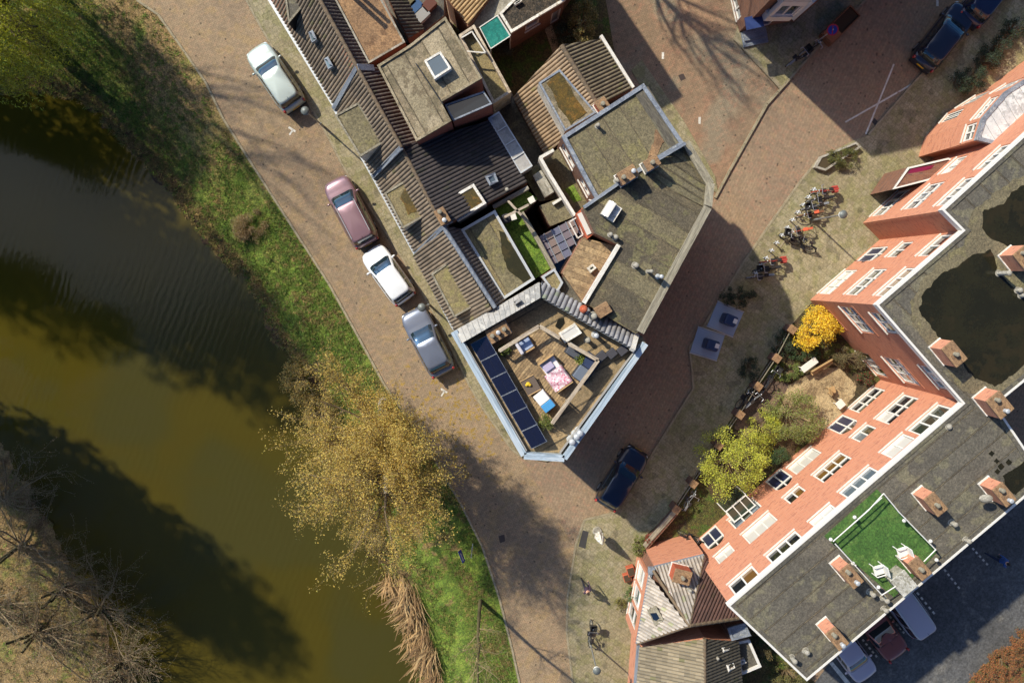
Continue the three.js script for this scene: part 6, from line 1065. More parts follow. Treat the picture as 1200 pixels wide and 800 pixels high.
// rack posts
['beside the red pannier bicycle', 'between the red pannier bicycle and the black one', 'beside the grey crate bicycle', 'beside the brown-framed bicycle', 'between brown-framed bicycle and lamp post', 'beside the lamp post, standing free', 'beside the orange bicycle', 'between orange bicycle and front-crate bicycle', 'beside the slanting dark bicycle', 'in the wide gap of the rack', 'beside the red-bag bicycle', 'at the shaded end of the rack'].forEach((l, i) => { const p = G(953 - i * 6.2, 222 + i * 8.9, 0.5); const t = thing('bike_rack_post', 'pale forked rack post ' + l, 'bike rack', V(p.x, 0.1, p.z), 'posts of the bicycle rack'); piece(t, 'post', rod(V(0, 0, 0), V(0, 0.6, 0), 0.035, 0.035, 8), M.galv); piece(t, 'fork', merge([rod(V(-0.13, 0.6, -0.05), V(0.13, 0.64, 0.05), 0.045), rod(V(-0.06, 0.6, 0.1), V(0.06, 0.62, -0.1), 0.045)]), M.galv); });

// ================================================================ STREET FURNITURE
const poleM = mat(150, 152, 150, 0.5, { metalness: 0.5 }), lampHead = mat(104, 108, 104, 0.5, { metalness: 0.2 });
function lampPost(label, u, v, h) { const p = G(u, v, 0.1); const t = thing('lamp_post', label, 'street lamp', p, undefined); piece(t, 'pole', merge([rod(V(0, 0, 0), V(0, 0.9, 0), 0.075, 0.07, 12), rod(V(0, 0.9, 0), V(0, h, 0), 0.05, 0.035, 12)]), poleM); const g = new THREE.LatheGeometry([[0.02, 0], [0.14, 0.02], [0.22, 0.06], [0.235, 0.09], [0.16, 0.15], [0.07, 0.19], [0.0, 0.2]].map(a => new THREE.Vector2(...a)), 24); g.translate(0, h, 0); piece(t, 'lamp_head', g, lampHead); const d = new THREE.CylinderGeometry(0.1, 0.2, 0.1, 20); d.translate(0, h - 0.04, 0); piece(t, 'diffuser', d, M.glassCurtain); return t; }
lampPost('grey street lamp with disc head beside the slate grey car', 503, 357, 4.4); lampPost('street lamp with bluish disc head behind the pale green car', 379, 148, 4.4); lampPost('street lamp standing among the rack bicycles', 952, 258, 4.4); lampPost('street lamp on the lower pavement with a bicycle against it', 691, 750, 3.9);
{ const p = onGround(554, 637); const t = thing('street_sign', 'blue street sign on a thin pole in the canal verge', 'sign', p); piece(t, 'pole', rod(V(0, 0, 0), V(0, 2.5, 0), 0.03, 0.03, 8), M.galv); const b = rbox(0, 2.35, 0, 0.05, 0.45, 0.75, 0.02, 0.4); b.rotateZ(0.25); piece(t, 'panel', b, mat(44, 52, 140, 0.4)); const s = rbox(0.04, 2.42, 0.02, 0.02, 0.12, 0.5, 0.01, 0.4); s.rotateZ(0.25); piece(t, 'white_band', s, M.white); }
{ const p = G(956, 50, 0.1); const t = thing('no_parking_sign', 'round blue no-parking sign with red rim on a pole', 'sign', p); piece(t, 'pole', rod(V(0, 0, 0), V(0, 2.6, 0), 0.03, 0.03, 8), M.galv); const tilt = g => { g.rotateZ(0.55); g.rotateY(0.8); g.translate(0, 2.5, 0); return g; }; const d = new THREE.CylinderGeometry(0.32, 0.32, 0.03, 28); piece(t, 'disc', tilt(d), mat(180, 34, 40, 0.4)); const e = new THREE.CylinderGeometry(0.25, 0.25, 0.03, 28); e.translate(0, 0.006, 0); piece(t, 'blue_field', tilt(e), mat(40, 48, 140, 0.4)); const f = rbox(0, 0.012, 0, 0.5, 0.03, 0.06, 0.01, 0.78); piece(t, 'diagonal', tilt(f), mat(180, 34, 40, 0.4)); }
{ const p = G(982, 32, 0.1); const t = thing('planter_box', 'brown wooden planter box at the kerb in shade', 'planter', p); t.rotation.y = headTo(G(968, 44), G(1000, 12)); piece(t, 'box', merge([rbox(0, 0.25, 0.42, 2.4, 0.5, 0.07, 0.02), rbox(0, 0.25, -0.42, 2.4, 0.5, 0.07, 0.02), rbox(1.17, 0.25, 0, 0.07, 0.5, 0.8, 0.02), rbox(-1.17, 0.25, 0, 0.07, 0.5, 0.8, 0.02)]), mat(122, 82, 54, 0.9)); piece(t, 'soil', rbox(0.4, 0.4, 0, 1.4, 0.06, 0.76, 0.02), mat(64, 48, 30, 1)); piece(t, 'lid', rbox(-0.72, 0.47, 0, 0.8, 0.06, 0.8, 0.02), mat(150, 96, 62, 0.9)); }
{ const p = G(972, 187, 0.1); const t = thing('street_planter', 'low concrete edged planter with olive shrub by the road marking', 'planter', p); const w = Wh([[955, 196], [962, 183], [1004, 166], [1010, 172], [968, 200]], 0.45); part(t, 'edge', ringGeo(w, 0.12, -0.34, 0), M.concrete); part(t, 'soil', topFace(offsetPoly(w, 0.1), -0.06), mat(70, 58, 38, 1)); }
for (const [i, l] of ['underground waste container on a grey-blue slab beside the low shrub', 'underground waste container on a grey-blue slab nearest the kerb bend'].entries()) { const p = G(i ? 830 : 851, i ? 403 : 374, 0.3); const t = thing('waste_container', l, 'container', V(p.x, 0.1, p.z), 'underground waste containers'); t.rotation.y = headTo(G(840, 375), G(866, 386)) + (i ? 0.1 : 0); piece(t, 'platform', rbox(0, 0.03, 0, 1.75, 0.07, 1.6, 0.03), mat(138, 154, 176, 0.6)); piece(t, 'frame', merge([rbox(0, 0.05, 0.84, 1.8, 0.06, 0.06, 0.02), rbox(0, 0.05, -0.84, 1.8, 0.06, 0.06, 0.02)]), M.galv); piece(t, 'inlet_column', rbox(0.05, 0.6, 0, 0.78, 1.15, 0.66, 0.12, 0, 4), mat(34, 52, 86, 0.4)); piece(t, 'hatch', rbox(0.42, 0.85, 0.0, 0.1, 0.4, 0.5, 0.05), mat(22, 30, 50, 0.4)); piece(t, 'sticker', rbox(0.3, 1.178, -0.05, 0.24, 0.012, 0.28, 0.004), M.white); }
{ const p = G(682, 631, 0.104); const w = Wh([[678, 640], [683, 621], [690, 623], [686, 643]], 0.104); structure('manhole_cover', topFace(w), mat(58, 56, 54, 0.8)); structure('manhole_cover', topFace(Wh([[1025, 138], [1029, 142], [1026, 147], [1022, 143]], 0.004)), mat(50, 46, 46, 0.8)); structure('manhole_cover', topFace(Wh([[795, 88], [801, 86], [804, 92], [798, 95]], 0.004)), mat(60, 48, 44, 0.8)); structure('manhole_cover', topFace(Wh([[584, 628], [591, 626], [592, 634], [586, 636]], 0.004)), mat(74, 62, 54, 0.8)); }
{ // folded cover on a post on the lower pavement
  const p = G(700, 622, 0.1); const t = thing('folded_parasol', 'pale folded white parasol standing on the lower pavement', 'parasol', p); piece(t, 'foot', new THREE.CylinderGeometry(0.26, 0.3, 0.1, 20).translate(0, 0.05, 0), M.concrete); piece(t, 'pole', rod(V(0, 0, 0), V(0, 2.5, 0), 0.03, 0.025, 8), M.galv);
  const g = new THREE.LatheGeometry([[0.05, 0.75], [0.24, 0.85], [0.27, 1.1], [0.2, 1.6], [0.12, 2.1], [0.04, 2.45], [0, 2.5]].map(a => new THREE.Vector2(...a)), 24); const ps = g.attributes.position; for (let i = 0; i < ps.count; i++) { const x = ps.getX(i), z = ps.getZ(i), a = Math.atan2(z, x), k = 1 + 0.22 * Math.sin(a * 7); ps.setX(i, x * k); ps.setZ(i, z * k); } g.computeVertexNormals(); piece(t, 'canopy', g, M.whiteRough); }
// garden fence with brick pillars and rails; each pillar part of it
{ const P = [[929, 386], [911, 420], [889, 453], [868, 486], [843, 522], [813, 567], [793, 597]]; const t = thing('garden_fence', 'garden fence of brick pillars joined by thin grey rails', 'fence', G(880, 465, 0.1)); const w = P.map(([u, v]) => G(u, v, 1.15)); w.forEach(p => { const c = part(t, 'pillar', rbox(p.x, 0.6, p.z, 0.42, 1.05, 0.42, 0.02, 0.95), M.brownBrick); part(c, 'pillar_cap', rbox(p.x, 1.15, p.z, 0.48, 0.08, 0.48, 0.03, 0.95), M.feltRust); }); for (let i = 0; i < w.length - 1; i++) for (const y of [0.95, 0.5]) part(t, 'rail', beam(V(w[i].x, y, w[i].z), V(w[i + 1].x, y, w[i + 1].z), 0.04, 0.05), M.cement); }
{ const t = thing('low_wall', 'low orange brick wall in front of the hipped corner house', 'wall', G(768, 640, 0.1)); strip(t, 'brickwork', [[755, 640, 0.55], [792, 598, 0.55]], 0.24, 0.9, M.brownBrick); strip(t, 'coping', [[755, 640, 1.05], [792, 598, 1.05]], 0.28, 0.08, M.cement); }
// garden furniture
function boxSet(name, label, cat, u, v, h, y0, turn, list, group) { const p = G(u, v, h); const t = thing(name, label, cat, V(p.x, y0, p.z), group); t.rotation.y = turn; for (const [n, x, y, z, sx, sy, sz, m, r] of list) piece(t, n, rbox(x, y, z, sx, sy, sz, r ?? 0.02), m); return t; }
const gt = headTo(G(935, 436), G(957, 420)); const pale = mat(216, 210, 198, 0.7), grey = mat(96, 104, 116, 0.85), navy = mat(40, 54, 84, 0.9), charcoal = mat(52, 52, 56, 0.9), oak = M.oakRail, timber = mat(172, 140, 96, 0.85), wicker = mat(120, 98, 74, 0.9);
const benchList = (L, D, m, lm) => [['seat', 0, 0.44, 0, L, 0.05, D, m], ['leg', -L / 2 + 0.1, 0.21, D / 2 - 0.08, 0.07, 0.42, 0.07, lm], ['leg', L / 2 - 0.1, 0.21, D / 2 - 0.08, 0.07, 0.42, 0.07, lm], ['leg', -L / 2 + 0.1, 0.21, -D / 2 + 0.08, 0.07, 0.42, 0.07, lm], ['leg', L / 2 - 0.1, 0.21, -D / 2 + 0.08, 0.07, 0.42, 0.07, lm]];
boxSet('garden_table', 'white plank table on the garden patio edge', 'table', 947, 427, 0.6, 0.12, gt, [['top', 0, 0.72, 0, 1.1, 0.05, 0.42, pale], ['leg', -0.48, 0.35, 0.14, 0.06, 0.7, 0.06, pale], ['leg', 0.48, 0.35, 0.14, 0.06, 0.7, 0.06, pale], ['leg', -0.48, 0.35, -0.14, 0.06, 0.7, 0.06, pale], ['leg', 0.48, 0.35, -0.14, 0.06, 0.7, 0.06, pale]]);
boxSet('garden_bench', 'weathered timber bench beside the white plank table', 'bench', 962, 430, 0.4, 0.12, gt - 0.1, [...benchList(1.5, 0.3, timber, timber), ['backrest', 0, 0.66, -0.16, 1.5, 0.3, 0.04, timber]]);
boxSet('folding_chair', 'wooden folding chair standing on the sunny patio', 'chair', 975, 457, 0.5, 0.12, 0.3, [['seat', 0, 0.44, 0, 0.42, 0.03, 0.42, timber], ['backrest', -0.2, 0.74, 0, 0.04, 0.34, 0.4, timber], ['leg', 0.18, 0.22, 0.18, 0.035, 0.43, 0.035, timber], ['leg', 0.18, 0.22, -0.18, 0.035, 0.43, 0.035, timber], ['leg', -0.18, 0.4, 0.18, 0.035, 0.8, 0.035, timber], ['leg', -0.18, 0.4, -0.18, 0.035, 0.8, 0.035, timber]]);
boxSet('side_table', 'small white square side table by the arched door', 'table', 984, 473, 0.4, 0.12, 0.7, [['top', 0, 0.45, 0, 0.5, 0.04, 0.5, pale], ['leg', 0.2, 0.22, 0.2, 0.04, 0.43, 0.04, pale], ['leg', -0.2, 0.22, 0.2, 0.04, 0.43, 0.04, pale], ['leg', 0.2, 0.22, -0.2, 0.04, 0.43, 0.04, pale], ['leg', -0.2, 0.22, -0.2, 0.04, 0.43, 0.04, pale]]);
boxSet('wheelie_bin', 'dark wheeled bin against the brick wall by the arched door', 'bin', 828, 640, 0.8, 0.12, 0.7, [['body', 0, 0.5, 0, 0.55, 0.95, 0.6, charcoal, 0.06], ['lid', 0.02, 1.0, 0, 0.62, 0.07, 0.64, mat(34, 36, 40, 0.6), 0.03], ['wheel', -0.26, 0.1, 0.24, 0.2, 0.2, 0.06, tyreM, 0.05], ['wheel', -0.26, 0.1, -0.24, 0.2, 0.2, 0.06, tyreM, 0.05]]);
boxSet('plant_pot', 'square terracotta planter with soil by the corner house window', 'planter', 739, 668, 0.3, 0.1, 0.3, [['pot', 0, 0.25, 0, 0.5, 0.5, 0.6, M.terracotta, 0.04], ['soil', 0, 0.5, 0, 0.42, 0.03, 0.5, mat(70, 54, 38, 1)]], 'terracotta planters'); boxSet('plant_pot', 'low terracotta planter beside the green wall plant', 'planter', 735, 676, 0.3, 0.1, 0.3, [['pot', 0, 0.2, 0, 0.5, 0.4, 0.5, M.terracotta, 0.04], ['soil', 0, 0.4, 0, 0.42, 0.03, 0.42, mat(70, 54, 38, 1)]], 'terracotta planters');

// ---- roof terrace of the corner house
const TY = 8.26; const td = headTo(G(585, 411, TY), G(632, 382, TY));
{ // solar panels, one thing each, on a tilted rack
  const a = G(551, 403, 8.5), b = G(570, 393, 8.95), c = G(641, 517.5, 8.95), d = G(623, 526, 8.5); const cellM = mat(24, 24, 38, 0.12, { physical: true, clearcoat: 1, clearcoatRoughness: 0.03 });
  for (let k = 0; k < 6; k++) { const f0 = k / 6 + 0.0015, f1 = (k + 1) / 6 - 0.0015; const q = [a.clone().lerp(d, f0), b.clone().lerp(c, f0), b.clone().lerp(c, f1), a.clone().lerp(d, f1)]; const ctr = bary(q); const t = thing('solar_panel', ['dark blue solar panel at the zinc roof end of the row', 'second solar panel from the zinc roof', 'third solar panel from the zinc roof', 'fourth solar panel from the zinc roof', 'fifth solar panel from the zinc roof', 'dark blue solar panel at the blue corner end of the row'][k], 'solar panel', V(ctr.x, TY, ctr.z), 'row of solar panels on the roof terrace');
    part(t, 'frame', ringGeo(q, 0.016, -0.045, 0.008), M.lead); const pn = part(t, 'panel', topFace(q), cellM); for (let i = 1; i < 2; i++) { const m0 = q[0].clone().lerp(q[1], 0.5), m1 = q[3].clone().lerp(q[2], 0.5); m0.y += 0.004; m1.y += 0.004; part(pn, 'cell_joint', beam(m0, m1, 0.008, 0.004), M.darkMetal); } for (const [i, j] of [[1, 2]]) { part(t, 'strut', beam(V(q[i].x, 8.2, q[i].z), q[i].clone().add(V(0, -0.04, 0)), 0.04, 0.04), M.galv); part(t, 'strut', beam(V(q[j].x, 8.2, q[j].z), q[j].clone().add(V(0, -0.04, 0)), 0.04, 0.04), M.galv); } }
}
boxSet('lounge_chair', 'pale blue cushioned lounge chair by the plank rail', 'chair', 615, 404, 8.7, TY, td, [['base', 0, 0.18, 0, 0.8, 0.3, 0.75, timber, 0.03], ['cushion', 0.04, 0.38, 0, 0.66, 0.14, 0.62, mat(150, 164, 190, 0.9), 0.06], ['back_cushion', -0.32, 0.62, 0, 0.18, 0.5, 0.66, mat(196, 190, 192, 0.9), 0.07], ['armrest', 0, 0.45, 0.36, 0.75, 0.16, 0.08, timber], ['armrest', 0, 0.45, -0.36, 0.75, 0.16, 0.08, timber]]);
{ const t = boxSet('daybed', 'timber daybed with white mattress and pink patterned blanket', 'daybed', 651, 437, 8.6, TY, headTo(G(641, 424, TY), G(661, 452, TY)), [['frame', 0, 0.18, 0, 1.75, 0.22, 0.95, timber, 0.03], ['mattress', 0, 0.36, 0, 1.66, 0.16, 0.86, mat(224, 216, 214, 0.9), 0.06], ['headboard', -0.87, 0.45, 0, 0.06, 0.55, 0.95, timber], ['footboard', 0.87, 0.34, 0, 0.06, 0.34, 0.95, timber], ['pillow', -0.5, 0.5, 0.1, 0.42, 0.14, 0.56, mat(176, 164, 186, 0.9), 0.06]]); const g = new THREE.PlaneGeometry(1.0, 1.25, 16, 18); g.rotateX(-Math.PI / 2); const p = g.attributes.position; for (let i = 0; i < p.count; i++) { const x = p.getX(i), z = p.getZ(i); const over = Math.max(0, Math.abs(z) - 0.45); p.setXYZ(i, x, 0.47 + 0.035 * Math.sin(x * 9 + z * 5) + 0.03 * vn(x * 8, z * 8 + 5) - over * 1.2, z * (1 - over * 0.8)); } g.computeVertexNormals(); g.translate(0.3, 0, 0.04); const bm = mat(255, 255, 255, 0.95, { map: texture(64, 64, (i, j) => { const k = hash(i >> 2, j >> 2); return k > 0.86 ? [196, 116, 132] : k > 0.6 ? [230, 220, 216] : [216, 172, 178]; }) }); piece(t, 'blanket', g, bm); }
boxSet('coffee_table', 'low wooden tray table with dark top beside the daybed', 'table', 622, 451, 8.5, TY, headTo(G(614, 446, TY), G(625, 440, TY)), [['top', 0, 0.36, 0, 0.75, 0.04, 0.85, mat(96, 82, 70, 0.8)], ['rim', 0.0, 0.38, 0.42, 0.78, 0.07, 0.05, timber], ['rim', 0.0, 0.38, -0.42, 0.78, 0.07, 0.05, timber], ['leg', 0.3, 0.17, 0.34, 0.06, 0.34, 0.06, timber], ['leg', -0.3, 0.17, 0.34, 0.06, 0.34, 0.06, timber], ['leg', 0.3, 0.17, -0.34, 0.06, 0.34, 0.06, timber], ['leg', -0.3, 0.17, -0.34, 0.06, 0.34, 0.06, timber]]);
{ const p = G(619, 450, 8.75); const t = thing('yellow_toy', 'small crumpled yellow bundle lying on the tray table', 'bundle', V(p.x, 8.64, p.z)); piece(t, 'lump', merge([ball(V(0, 0.06, 0), 0.12, 1, 0.6, 0.9), ball(V(0.09, 0.05, 0.05), 0.08), ball(V(-0.08, 0.05, 0.06), 0.07)]), mat(214, 174, 40, 0.8)); }
boxSet('storage_box', 'white terrace chest with a bright blue lid end', 'chest', 638, 470, 8.7, TY, headTo(G(631, 461, TY), G(644, 477, TY)), [['chest', 0, 0.25, 0, 1.05, 0.5, 0.66, mat(206, 196, 186, 0.8), 0.03], ['white_cushion', -0.22, 0.55, 0, 0.58, 0.1, 0.64, mat(226, 218, 210, 0.9), 0.04], ['blue_cushion', 0.3, 0.55, 0, 0.44, 0.11, 0.64, mat(70, 142, 190, 0.9), 0.04], ['leg', 0.45, 0.02, 0.28, 0.06, 0.08, 0.06, timber]]);
boxSet('sofa', 'navy blue corner sofa with grey seat cushion along the rail', 'sofa', 687, 431, 8.7, TY, headTo(G(694, 420, TY), G(678, 442, TY)), [['base', 0, 0.16, 0, 1.55, 0.3, 0.75, charcoal, 0.04], ['seat_cushion', -0.38, 0.38, 0, 0.74, 0.16, 0.66, navy, 0.06], ['seat_cushion', 0.38, 0.38, 0, 0.74, 0.16, 0.66, grey, 0.06], ['backrest', 0, 0.5, -0.36, 1.55, 0.45, 0.14, charcoal, 0.05]]);
boxSet('armchair', 'dark grey armchair beside the corner of the plank rail', 'chair', 673, 412, 8.7, TY, headTo(G(667, 407, TY), G(683, 417, TY)), [['base', 0, 0.18, 0, 0.85, 0.3, 0.6, charcoal, 0.05], ['cushion', 0, 0.38, 0.03, 0.72, 0.14, 0.5, mat(74, 76, 82, 0.9), 0.05], ['backrest', 0, 0.55, -0.27, 0.85, 0.4, 0.1, mat(150, 146, 138, 0.9), 0.04]]);
[[705, 417, 'dark square terrace pouf nearest the plank rail corner'], [717, 414, 'dark square terrace pouf in the middle of three'], [729.5, 410.5, 'dark square terrace pouf closest to the blue roof edge']].forEach(([u, v, l]) => boxSet('pouf', l, 'seat', u, v, 8.5, TY - 0.04, td + 0.15, [['seat', 0, 0.2, 0, 0.5, 0.34, 0.42, charcoal, 0.05], ['top_pad', 0, 0.39, 0, 0.48, 0.06, 0.4, mat(64, 62, 66, 0.9), 0.025]], 'three dark poufs on the roof terrace'));
// ---- roof terrace of the red block
const RY = 9.47; for (const [u, v, l, tn] of [[1030, 668, 'white garden chair near the grey box on the roof lawn', 0.5], [1058, 647, 'white garden chair near the chimney on the roof lawn', 0.55]]) boxSet('garden_chair', l, 'chair', u, v, 9.9, RY, tn - 0.2, [['seat', 0, 0.42, 0, 0.5, 0.05, 0.5, M.white], ['backrest', 0.26, 0.74, 0, 0.05, 0.6, 0.52, M.white, 0.02], ['armrest', 0.02, 0.63, 0.25, 0.5, 0.04, 0.06, M.white], ['armrest', 0.02, 0.63, -0.25, 0.5, 0.04, 0.06, M.white], ['leg', -0.22, 0.31, 0.25, 0.05, 0.62, 0.05, M.white], ['leg', -0.22, 0.31, -0.25, 0.05, 0.62, 0.05, M.white], ['leg', 0.24, 0.2, 0.24, 0.05, 0.4, 0.05, M.white], ['leg', 0.24, 0.2, -0.24, 0.05, 0.4, 0.05, M.white]], 'white chairs on the roof lawn');
boxSet('roof_box', 'large grey weathered box on the roof lawn by the rear edge', 'box', 1055, 680, 9.9, RY, headTo(G(1043, 674, RY), G(1060, 694, RY)), [['cabinet', 0, 0.4, 0, 1.05, 0.8, 0.85, M.concrete, 0.03], ['lid', 0, 0.83, 0, 1.12, 0.07, 0.92, mottled([[188, 184, 172], [168, 164, 152], [140, 136, 120]], 2, 71, 0.9), 0.02]]);
// ---- yard pieces at the head of the block
{ const p = G(580, 37, 3.2); const t = thing('teal_canopy', 'teal sheet canopy on a white frame beside the garage', 'canopy', V(p.x, 0.06, p.z)); const q = W([[562, 32, 3.4], [583, 18, 3.4], [598, 42, 3.2], [575, 57, 3.2]]); part(t, 'sheet', merge([topFace(q), topFace(q, -0.03)]), mottled([[22, 124, 112], [14, 108, 98], [40, 136, 122]], 2, 72, 0.6)); part(t, 'frame', merge([beam(q[1], q[2], 0.08, 0.08), beam(q[0], q[1], 0.05, 0.05), beam(q[2], q[3], 0.05, 0.05), beam(q[3], q[0], 0.05, 0.05)]), M.white); q.forEach(a => part(t, 'post', rod(V(a.x, 0.06, a.z), a, 0.03, 0.03, 6), M.white)); }
{ const t = thing('yard_fence', 'grey plank fence between balcony and brown yard', 'fence', G(580, 70, 0)); const a = G(556, 36, 1.9), b = G(600, 112, 1.9); const n = 26; for (let i = 0; i < n; i++) { const p = a.clone().lerp(b, (i + 0.03) / n), q = a.clone().lerp(b, (i + 0.97) / n); p.y = q.y = 0.98 + rr(-0.02, 0.02); part(t, 'plank', beam(p, q, 0.03, 1.85), i % 3 ? M.cement : M.oakRail); } strip(t, 'top_rail', [[555, 35, 1.95], [600, 112, 1.95]], 0.1, 0.05, M.oakRail); }
for (const [u, v, c, l] of [[487, 8, [58, 96, 140], 'blue storage crate among the rear roof clutter'], [495, 18, [176, 172, 164], 'pale box among the rear roof clutter'], [479, 4, [120, 110, 70], 'olive sack box among the rear roof clutter'], [503, 6, [112, 60, 40], 'brown crate near the outbuilding ridge']]) boxSet('storage_crate', l, 'crate', u, v, 5.3, 5.03, td + 0.2, [['crate', 0, 0.2, 0, 0.7, 0.4, 0.5, mat(...c, 0.8), 0.03], ['lid', 0, 0.42, 0, 0.74, 0.05, 0.54, mat(c[0] * 0.8, c[1] * 0.8, c[2] * 0.8, 0.8)]], 'crates on the rear roof');
// terrace clutter on the artificial grass
boxSet('terrace_barbecue', 'black kettle barbecue at the edge of the green courtyard terrace', 'barbecue', 593, 256, 6.7, 6.02, 0.3, [['bowl', 0, 0.7, 0, 0.5, 0.32, 0.5, charcoal, 0.15], ['shelf', 0.4, 0.72, 0, 0.3, 0.03, 0.4, pale], ['leg', 0.15, 0.3, 0.15, 0.03, 0.6, 0.03, charcoal], ['leg', -0.15, 0.3, 0.15, 0.03, 0.6, 0.03, charcoal], ['leg', 0, 0.3, -0.18, 0.03, 0.6, 0.03, charcoal]]);
boxSet('terrace_stool', 'small white seat at the upper end of the green courtyard terrace', 'seat', 623, 234, 6.5, 6.02, 0.5, [['seat', 0, 0.4, 0, 0.34, 0.05, 0.34, pale], ['leg', 0.13, 0.2, 0.13, 0.04, 0.38, 0.04, charcoal], ['leg', -0.13, 0.2, 0.13, 0.04, 0.38, 0.04, charcoal], ['leg', 0.13, 0.2, -0.13, 0.04, 0.38, 0.04, charcoal], ['leg', -0.13, 0.2, -0.13, 0.04, 0.38, 0.04, charcoal]]);

// ================================================================ PEOPLE (one skin from a distance field, meshed by surface nets)
function netMesh(field, lo, hi, cell) {
  const n = [0, 1, 2].map(i => Math.ceil((hi[i] - lo[i]) / cell) + 1), N = n[0] * n[1] * n[2], F = new Float32Array(N); const id = (x, y, z) => x + n[0] * (y + n[1] * z);
  for (let z = 0; z < n[2]; z++) for (let y = 0; y < n[1]; y++) for (let x = 0; x < n[0]; x++) F[id(x, y, z)] = field(lo[0] + x * cell, lo[1] + y * cell, lo[2] + z * cell);
  const vi = new Int32Array(N).fill(-1), pos = [], idx = [];
  for (let z = 0; z < n[2] - 1; z++) for (let y = 0; y < n[1] - 1; y++) for (let x = 0; x < n[0] - 1; x++) { let c = 0, sx = 0, sy = 0, sz = 0; const v = (i, j, k) => F[id(x + i, y + j, z + k)]; for (const [a, b] of EDGES) { const p = v(...a), q = v(...b); if ((p < 0) !== (q < 0)) { const t = p / (p - q); sx += a[0] + (b[0] - a[0]) * t; sy += a[1] + (b[1] - a[1]) * t; sz += a[2] + (b[2] - a[2]) * t; c++; } } if (c) { vi[id(x, y, z)] = pos.length / 3; pos.push(lo[0] + (x + sx / c) * cell, lo[1] + (y + sy / c) * cell, lo[2] + (z + sz / c) * cell); } }
  const quad = (a, b, c, d, f) => { if (a < 0 || b < 0 || c < 0 || d < 0) return; f ? idx.push(a, b, c, a, c, d) : idx.push(a, c, b, a, d, c); };
  for (let z = 1; z < n[2] - 1; z++) for (let y = 1; y < n[1] - 1; y++) for (let x = 1; x < n[0] - 1; x++) { const p = F[id(x, y, z)] < 0; if (p !== F[id(x + 1, y, z)] < 0) quad(vi[id(x, y - 1, z - 1)], vi[id(x, y, z - 1)], vi[id(x, y, z)], vi[id(x, y - 1, z)], p); if (p !== F[id(x, y + 1, z)] < 0) quad(vi[id(x - 1, y, z - 1)], vi[id(x - 1, y, z)], vi[id(x, y, z)], vi[id(x, y, z - 1)], p); if (p !== F[id(x, y, z + 1)] < 0) quad(vi[id(x - 1, y - 1, z)], vi[id(x, y - 1, z)], vi[id(x, y, z)], vi[id(x - 1, y, z)], p); }
  const g = new THREE.BufferGeometry(); g.setAttribute('position', new THREE.Float32BufferAttribute(pos, 3)); g.setIndex(idx); g.computeVertexNormals(); return g;
}
const EDGES = []; { const c = [0, 1]; for (const a of c) for (const b of c) { EDGES.push([[0, a, b], [1, a, b]], [[a, 0, b], [a, 1, b]], [[a, b, 0], [a, b, 1]]); } }
const cap = (x, y, z, b) => { const [ax, ay, az, ar, bx, by, bz, br] = b; const dx = bx - ax, dy = by - ay, dz = bz - az; const t = clamp(((x - ax) * dx + (y - ay) * dy + (z - az) * dz) / (dx * dx + dy * dy + dz * dz)); return Math.hypot(x - ax - dx * t, y - ay - dy * t, z - az - dz * t) - (ar + (br - ar) * t); };
const smin = (a, b, k) => { const h = clamp(0.5 + 0.5 * (b - a) / k); return b + (a - b) * h - k * h * (1 - h); };
function paintBy(g, fn) { const p = g.attributes.position, c = new Float32Array(p.count * 3), k = new THREE.Color(); for (let i = 0; i < p.count; i++) { const q = fn(p.getX(i), p.getY(i), p.getZ(i)); k.setRGB(q[0] / 255, q[1] / 255, q[2] / 255, THREE.SRGBColorSpace); c.set([k.r, k.g, k.b], i * 3); } g.setAttribute('color', new THREE.BufferAttribute(c, 3)); return g; }
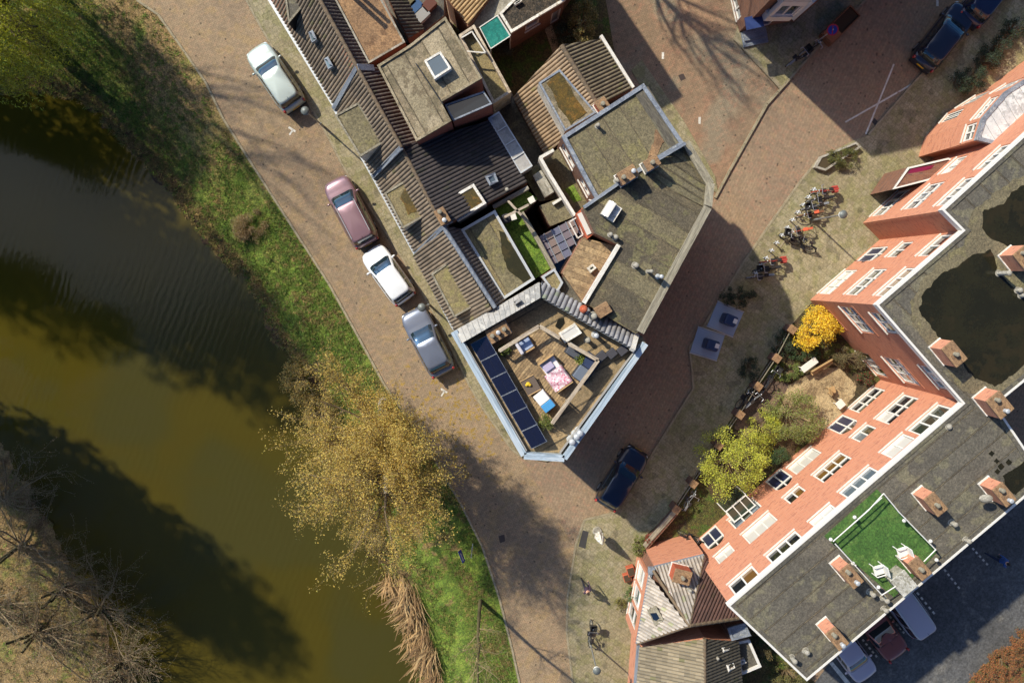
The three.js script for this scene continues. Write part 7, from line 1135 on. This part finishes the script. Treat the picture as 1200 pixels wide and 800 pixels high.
function person(label, u, v, turn, ph, col, y0) {
  const p = G(u, v, y0); const t = thing('person', label, 'person', p); t.rotation.y = turn; // faces +x, stride amount ph
  const s = ph, hip = 0.92, L = [[-1, 0.10], [1, 0.10]]; const bones = [];
  bones.push([0, 0.98, 0, 0.145, 0.0, 1.2, 0, 0.135], [0, 1.2, 0, 0.14, 0.02, 1.4, 0, 0.15], [0.02, 1.42, -0.15, 0.075, 0.02, 1.42, 0.15, 0.075], [0.02, 1.44, 0, 0.065, 0.04, 1.56, 0, 0.055]);
  const leg = (sg, f) => { const kx = f * 0.26, ax = f * 0.42 - (f < 0 ? 0.12 : -0.02), ay = f < 0 ? 0.16 : 0.09; bones.push([0, hip, sg * 0.09, 0.095, kx, 0.5 + Math.abs(f) * 0.01, sg * 0.1, 0.065], [kx, 0.5, sg * 0.1, 0.062, ax, ay, sg * 0.1, 0.042], [ax - 0.04, 0.05 + (f < 0 ? 0.06 : 0), sg * 0.1, 0.042, ax + 0.17, 0.035, sg * 0.11, 0.035]); }; leg(-1, s); leg(1, -s);
  const hands = []; const arm = (sg, f) => { const ex = f * 0.2, wx = f * 0.42 + 0.12; const w = [wx, 0.92 + Math.abs(f) * 0.06, sg * 0.25]; bones.push([0.02, 1.41, sg * 0.17, 0.06, ex, 1.14, sg * 0.24, 0.047], [ex, 1.14, sg * 0.24, 0.045, w[0], w[1], w[2], 0.033]); hands.push([w, sg]); }; arm(-1, -s); arm(1, s);
  const body = netMesh((x, y, z) => { let d = 9; for (const b of bones) d = smin(d, cap(x, y, z * (y > 0.9 && y < 1.35 && Math.abs(z) < 0.2 ? 0.86 : 1), b), 0.035); return d; }, [-0.62, -0.03, -0.4], [0.72, 1.62, 0.4], 0.02);
  const geos = [paintBy(body, (x, y, z) => y < 0.13 ? col.shoe : y < 0.98 ? col.legs : y > 1.5 ? col.skin : col.top)];
  // head with brow, nose, chin, ears
  const hd = netMesh((x, y, z) => { let d = (Math.hypot(x / 0.1, (y - 1.66) / 0.122, z / 0.078) - 1) * 0.078; d = smin(d, cap(x, y, z, [0.055, 1.58, 0, 0.045, 0.07, 1.575, 0, 0.035]), 0.03); d = smin(d, cap(x, y, z, [0.098, 1.665, 0, 0.009, 0.116, 1.638, 0, 0.013]), 0.012); for (const sg of [-1, 1]) { d = smin(d, cap(x, y, z, [-0.005, 1.675, sg * 0.08, 0.012, 0.0, 1.64, sg * 0.08, 0.009]), 0.008); d = Math.max(d, 0.011 - Math.hypot(x - 0.098, y - 1.668, z - sg * 0.032)); } d = Math.max(d, 0.007 - cap(x, y, z, [0.103, 1.603, -0.022, 0, 0.103, 1.603, 0.022, 0]) - 0.002); d = smin(d, cap(x, y, z, [0.03, 1.5, 0, 0.05, 0.02, 1.58, 0, 0.05]), 0.02); return d; }, [-0.14, 1.46, -0.12], [0.16, 1.82, 0.12], 0.009); geos.push(paintBy(hd, (x, y, z) => Math.hypot(x - 0.098, y - 1.668, Math.abs(z) - 0.032) < 0.014 ? [40, 34, 30] : Math.abs(y - 1.603) < 0.006 && x > 0.085 && Math.abs(z) < 0.024 ? [150, 84, 76] : col.skin));
  for (const [w, sg] of hands) { const b = [[0, 0, 0, 0.026, 0.012, -0.07, 0, 0.03]]; for (let f = 0; f < 4; f++) { const z = -0.027 + f * 0.018, l = [0.03, 0.036, 0.034, 0.026][f], x0 = 0.014; b.push([x0, -0.08, z, 0.0095, x0 + 0.008, -0.085 - l, z, 0.009], [x0 + 0.008, -0.085 - l, z, 0.009, x0 - 0.008, -0.085 - l * 1.9, z, 0.0075]); } b.push([0.02, -0.02, 0.0, 0.013, 0.05, -0.055, -sg * 0.014, 0.011], [0.05, -0.055, -sg * 0.014, 0.0105, 0.052, -0.088, -sg * 0.012, 0.0085]); const g = netMesh((x, y, z) => { let d = 9; for (const q of b) d = smin(d, cap(x, y, z, q), 0.006); return d; }, [-0.05, -0.19, -0.06], [0.09, 0.04, 0.06], 0.006); g.translate(w[0], w[1], w[2]); geos.push(paintBy(g, () => col.skin)); }
  piece(t, 'body', merge(geos), colorMat(0.85));
  const hair = netMesh((x, y, z) => { let d = (Math.hypot((x + 0.012) / 0.112, (y - 1.685) / 0.118, z / 0.09) - 1) * 0.09; d = Math.max(d, (x - 0.05) * 0.8 - (y - 1.69) * 0.9); if (col.long) d = smin(d, cap(x, y, z, [-0.06, 1.66, 0, 0.07, -0.08, 1.48, 0, 0.06]), 0.03); return d; }, [-0.2, 1.38, -0.14], [0.14, 1.84, 0.14], 0.012); piece(t, 'hair', hair, mat(...col.hair, 0.9));
  return t;
}
person('person in dark plum jacket and black trousers walking on the lower pavement', 686, 683, 2.0, 0.6, { shoe: [40, 36, 34], legs: [36, 36, 44], top: [62, 46, 66], skin: [196, 150, 124], hair: [52, 38, 30], long: true }, 0.1);
person('person in blue top striding across the shaded car park', 1163, 650, -0.5, 0.9, { shoe: [34, 34, 36], legs: [34, 42, 66], top: [54, 84, 140], skin: [198, 152, 126], hair: [58, 44, 34] }, 0.03);
renderer.render(scene, camera);
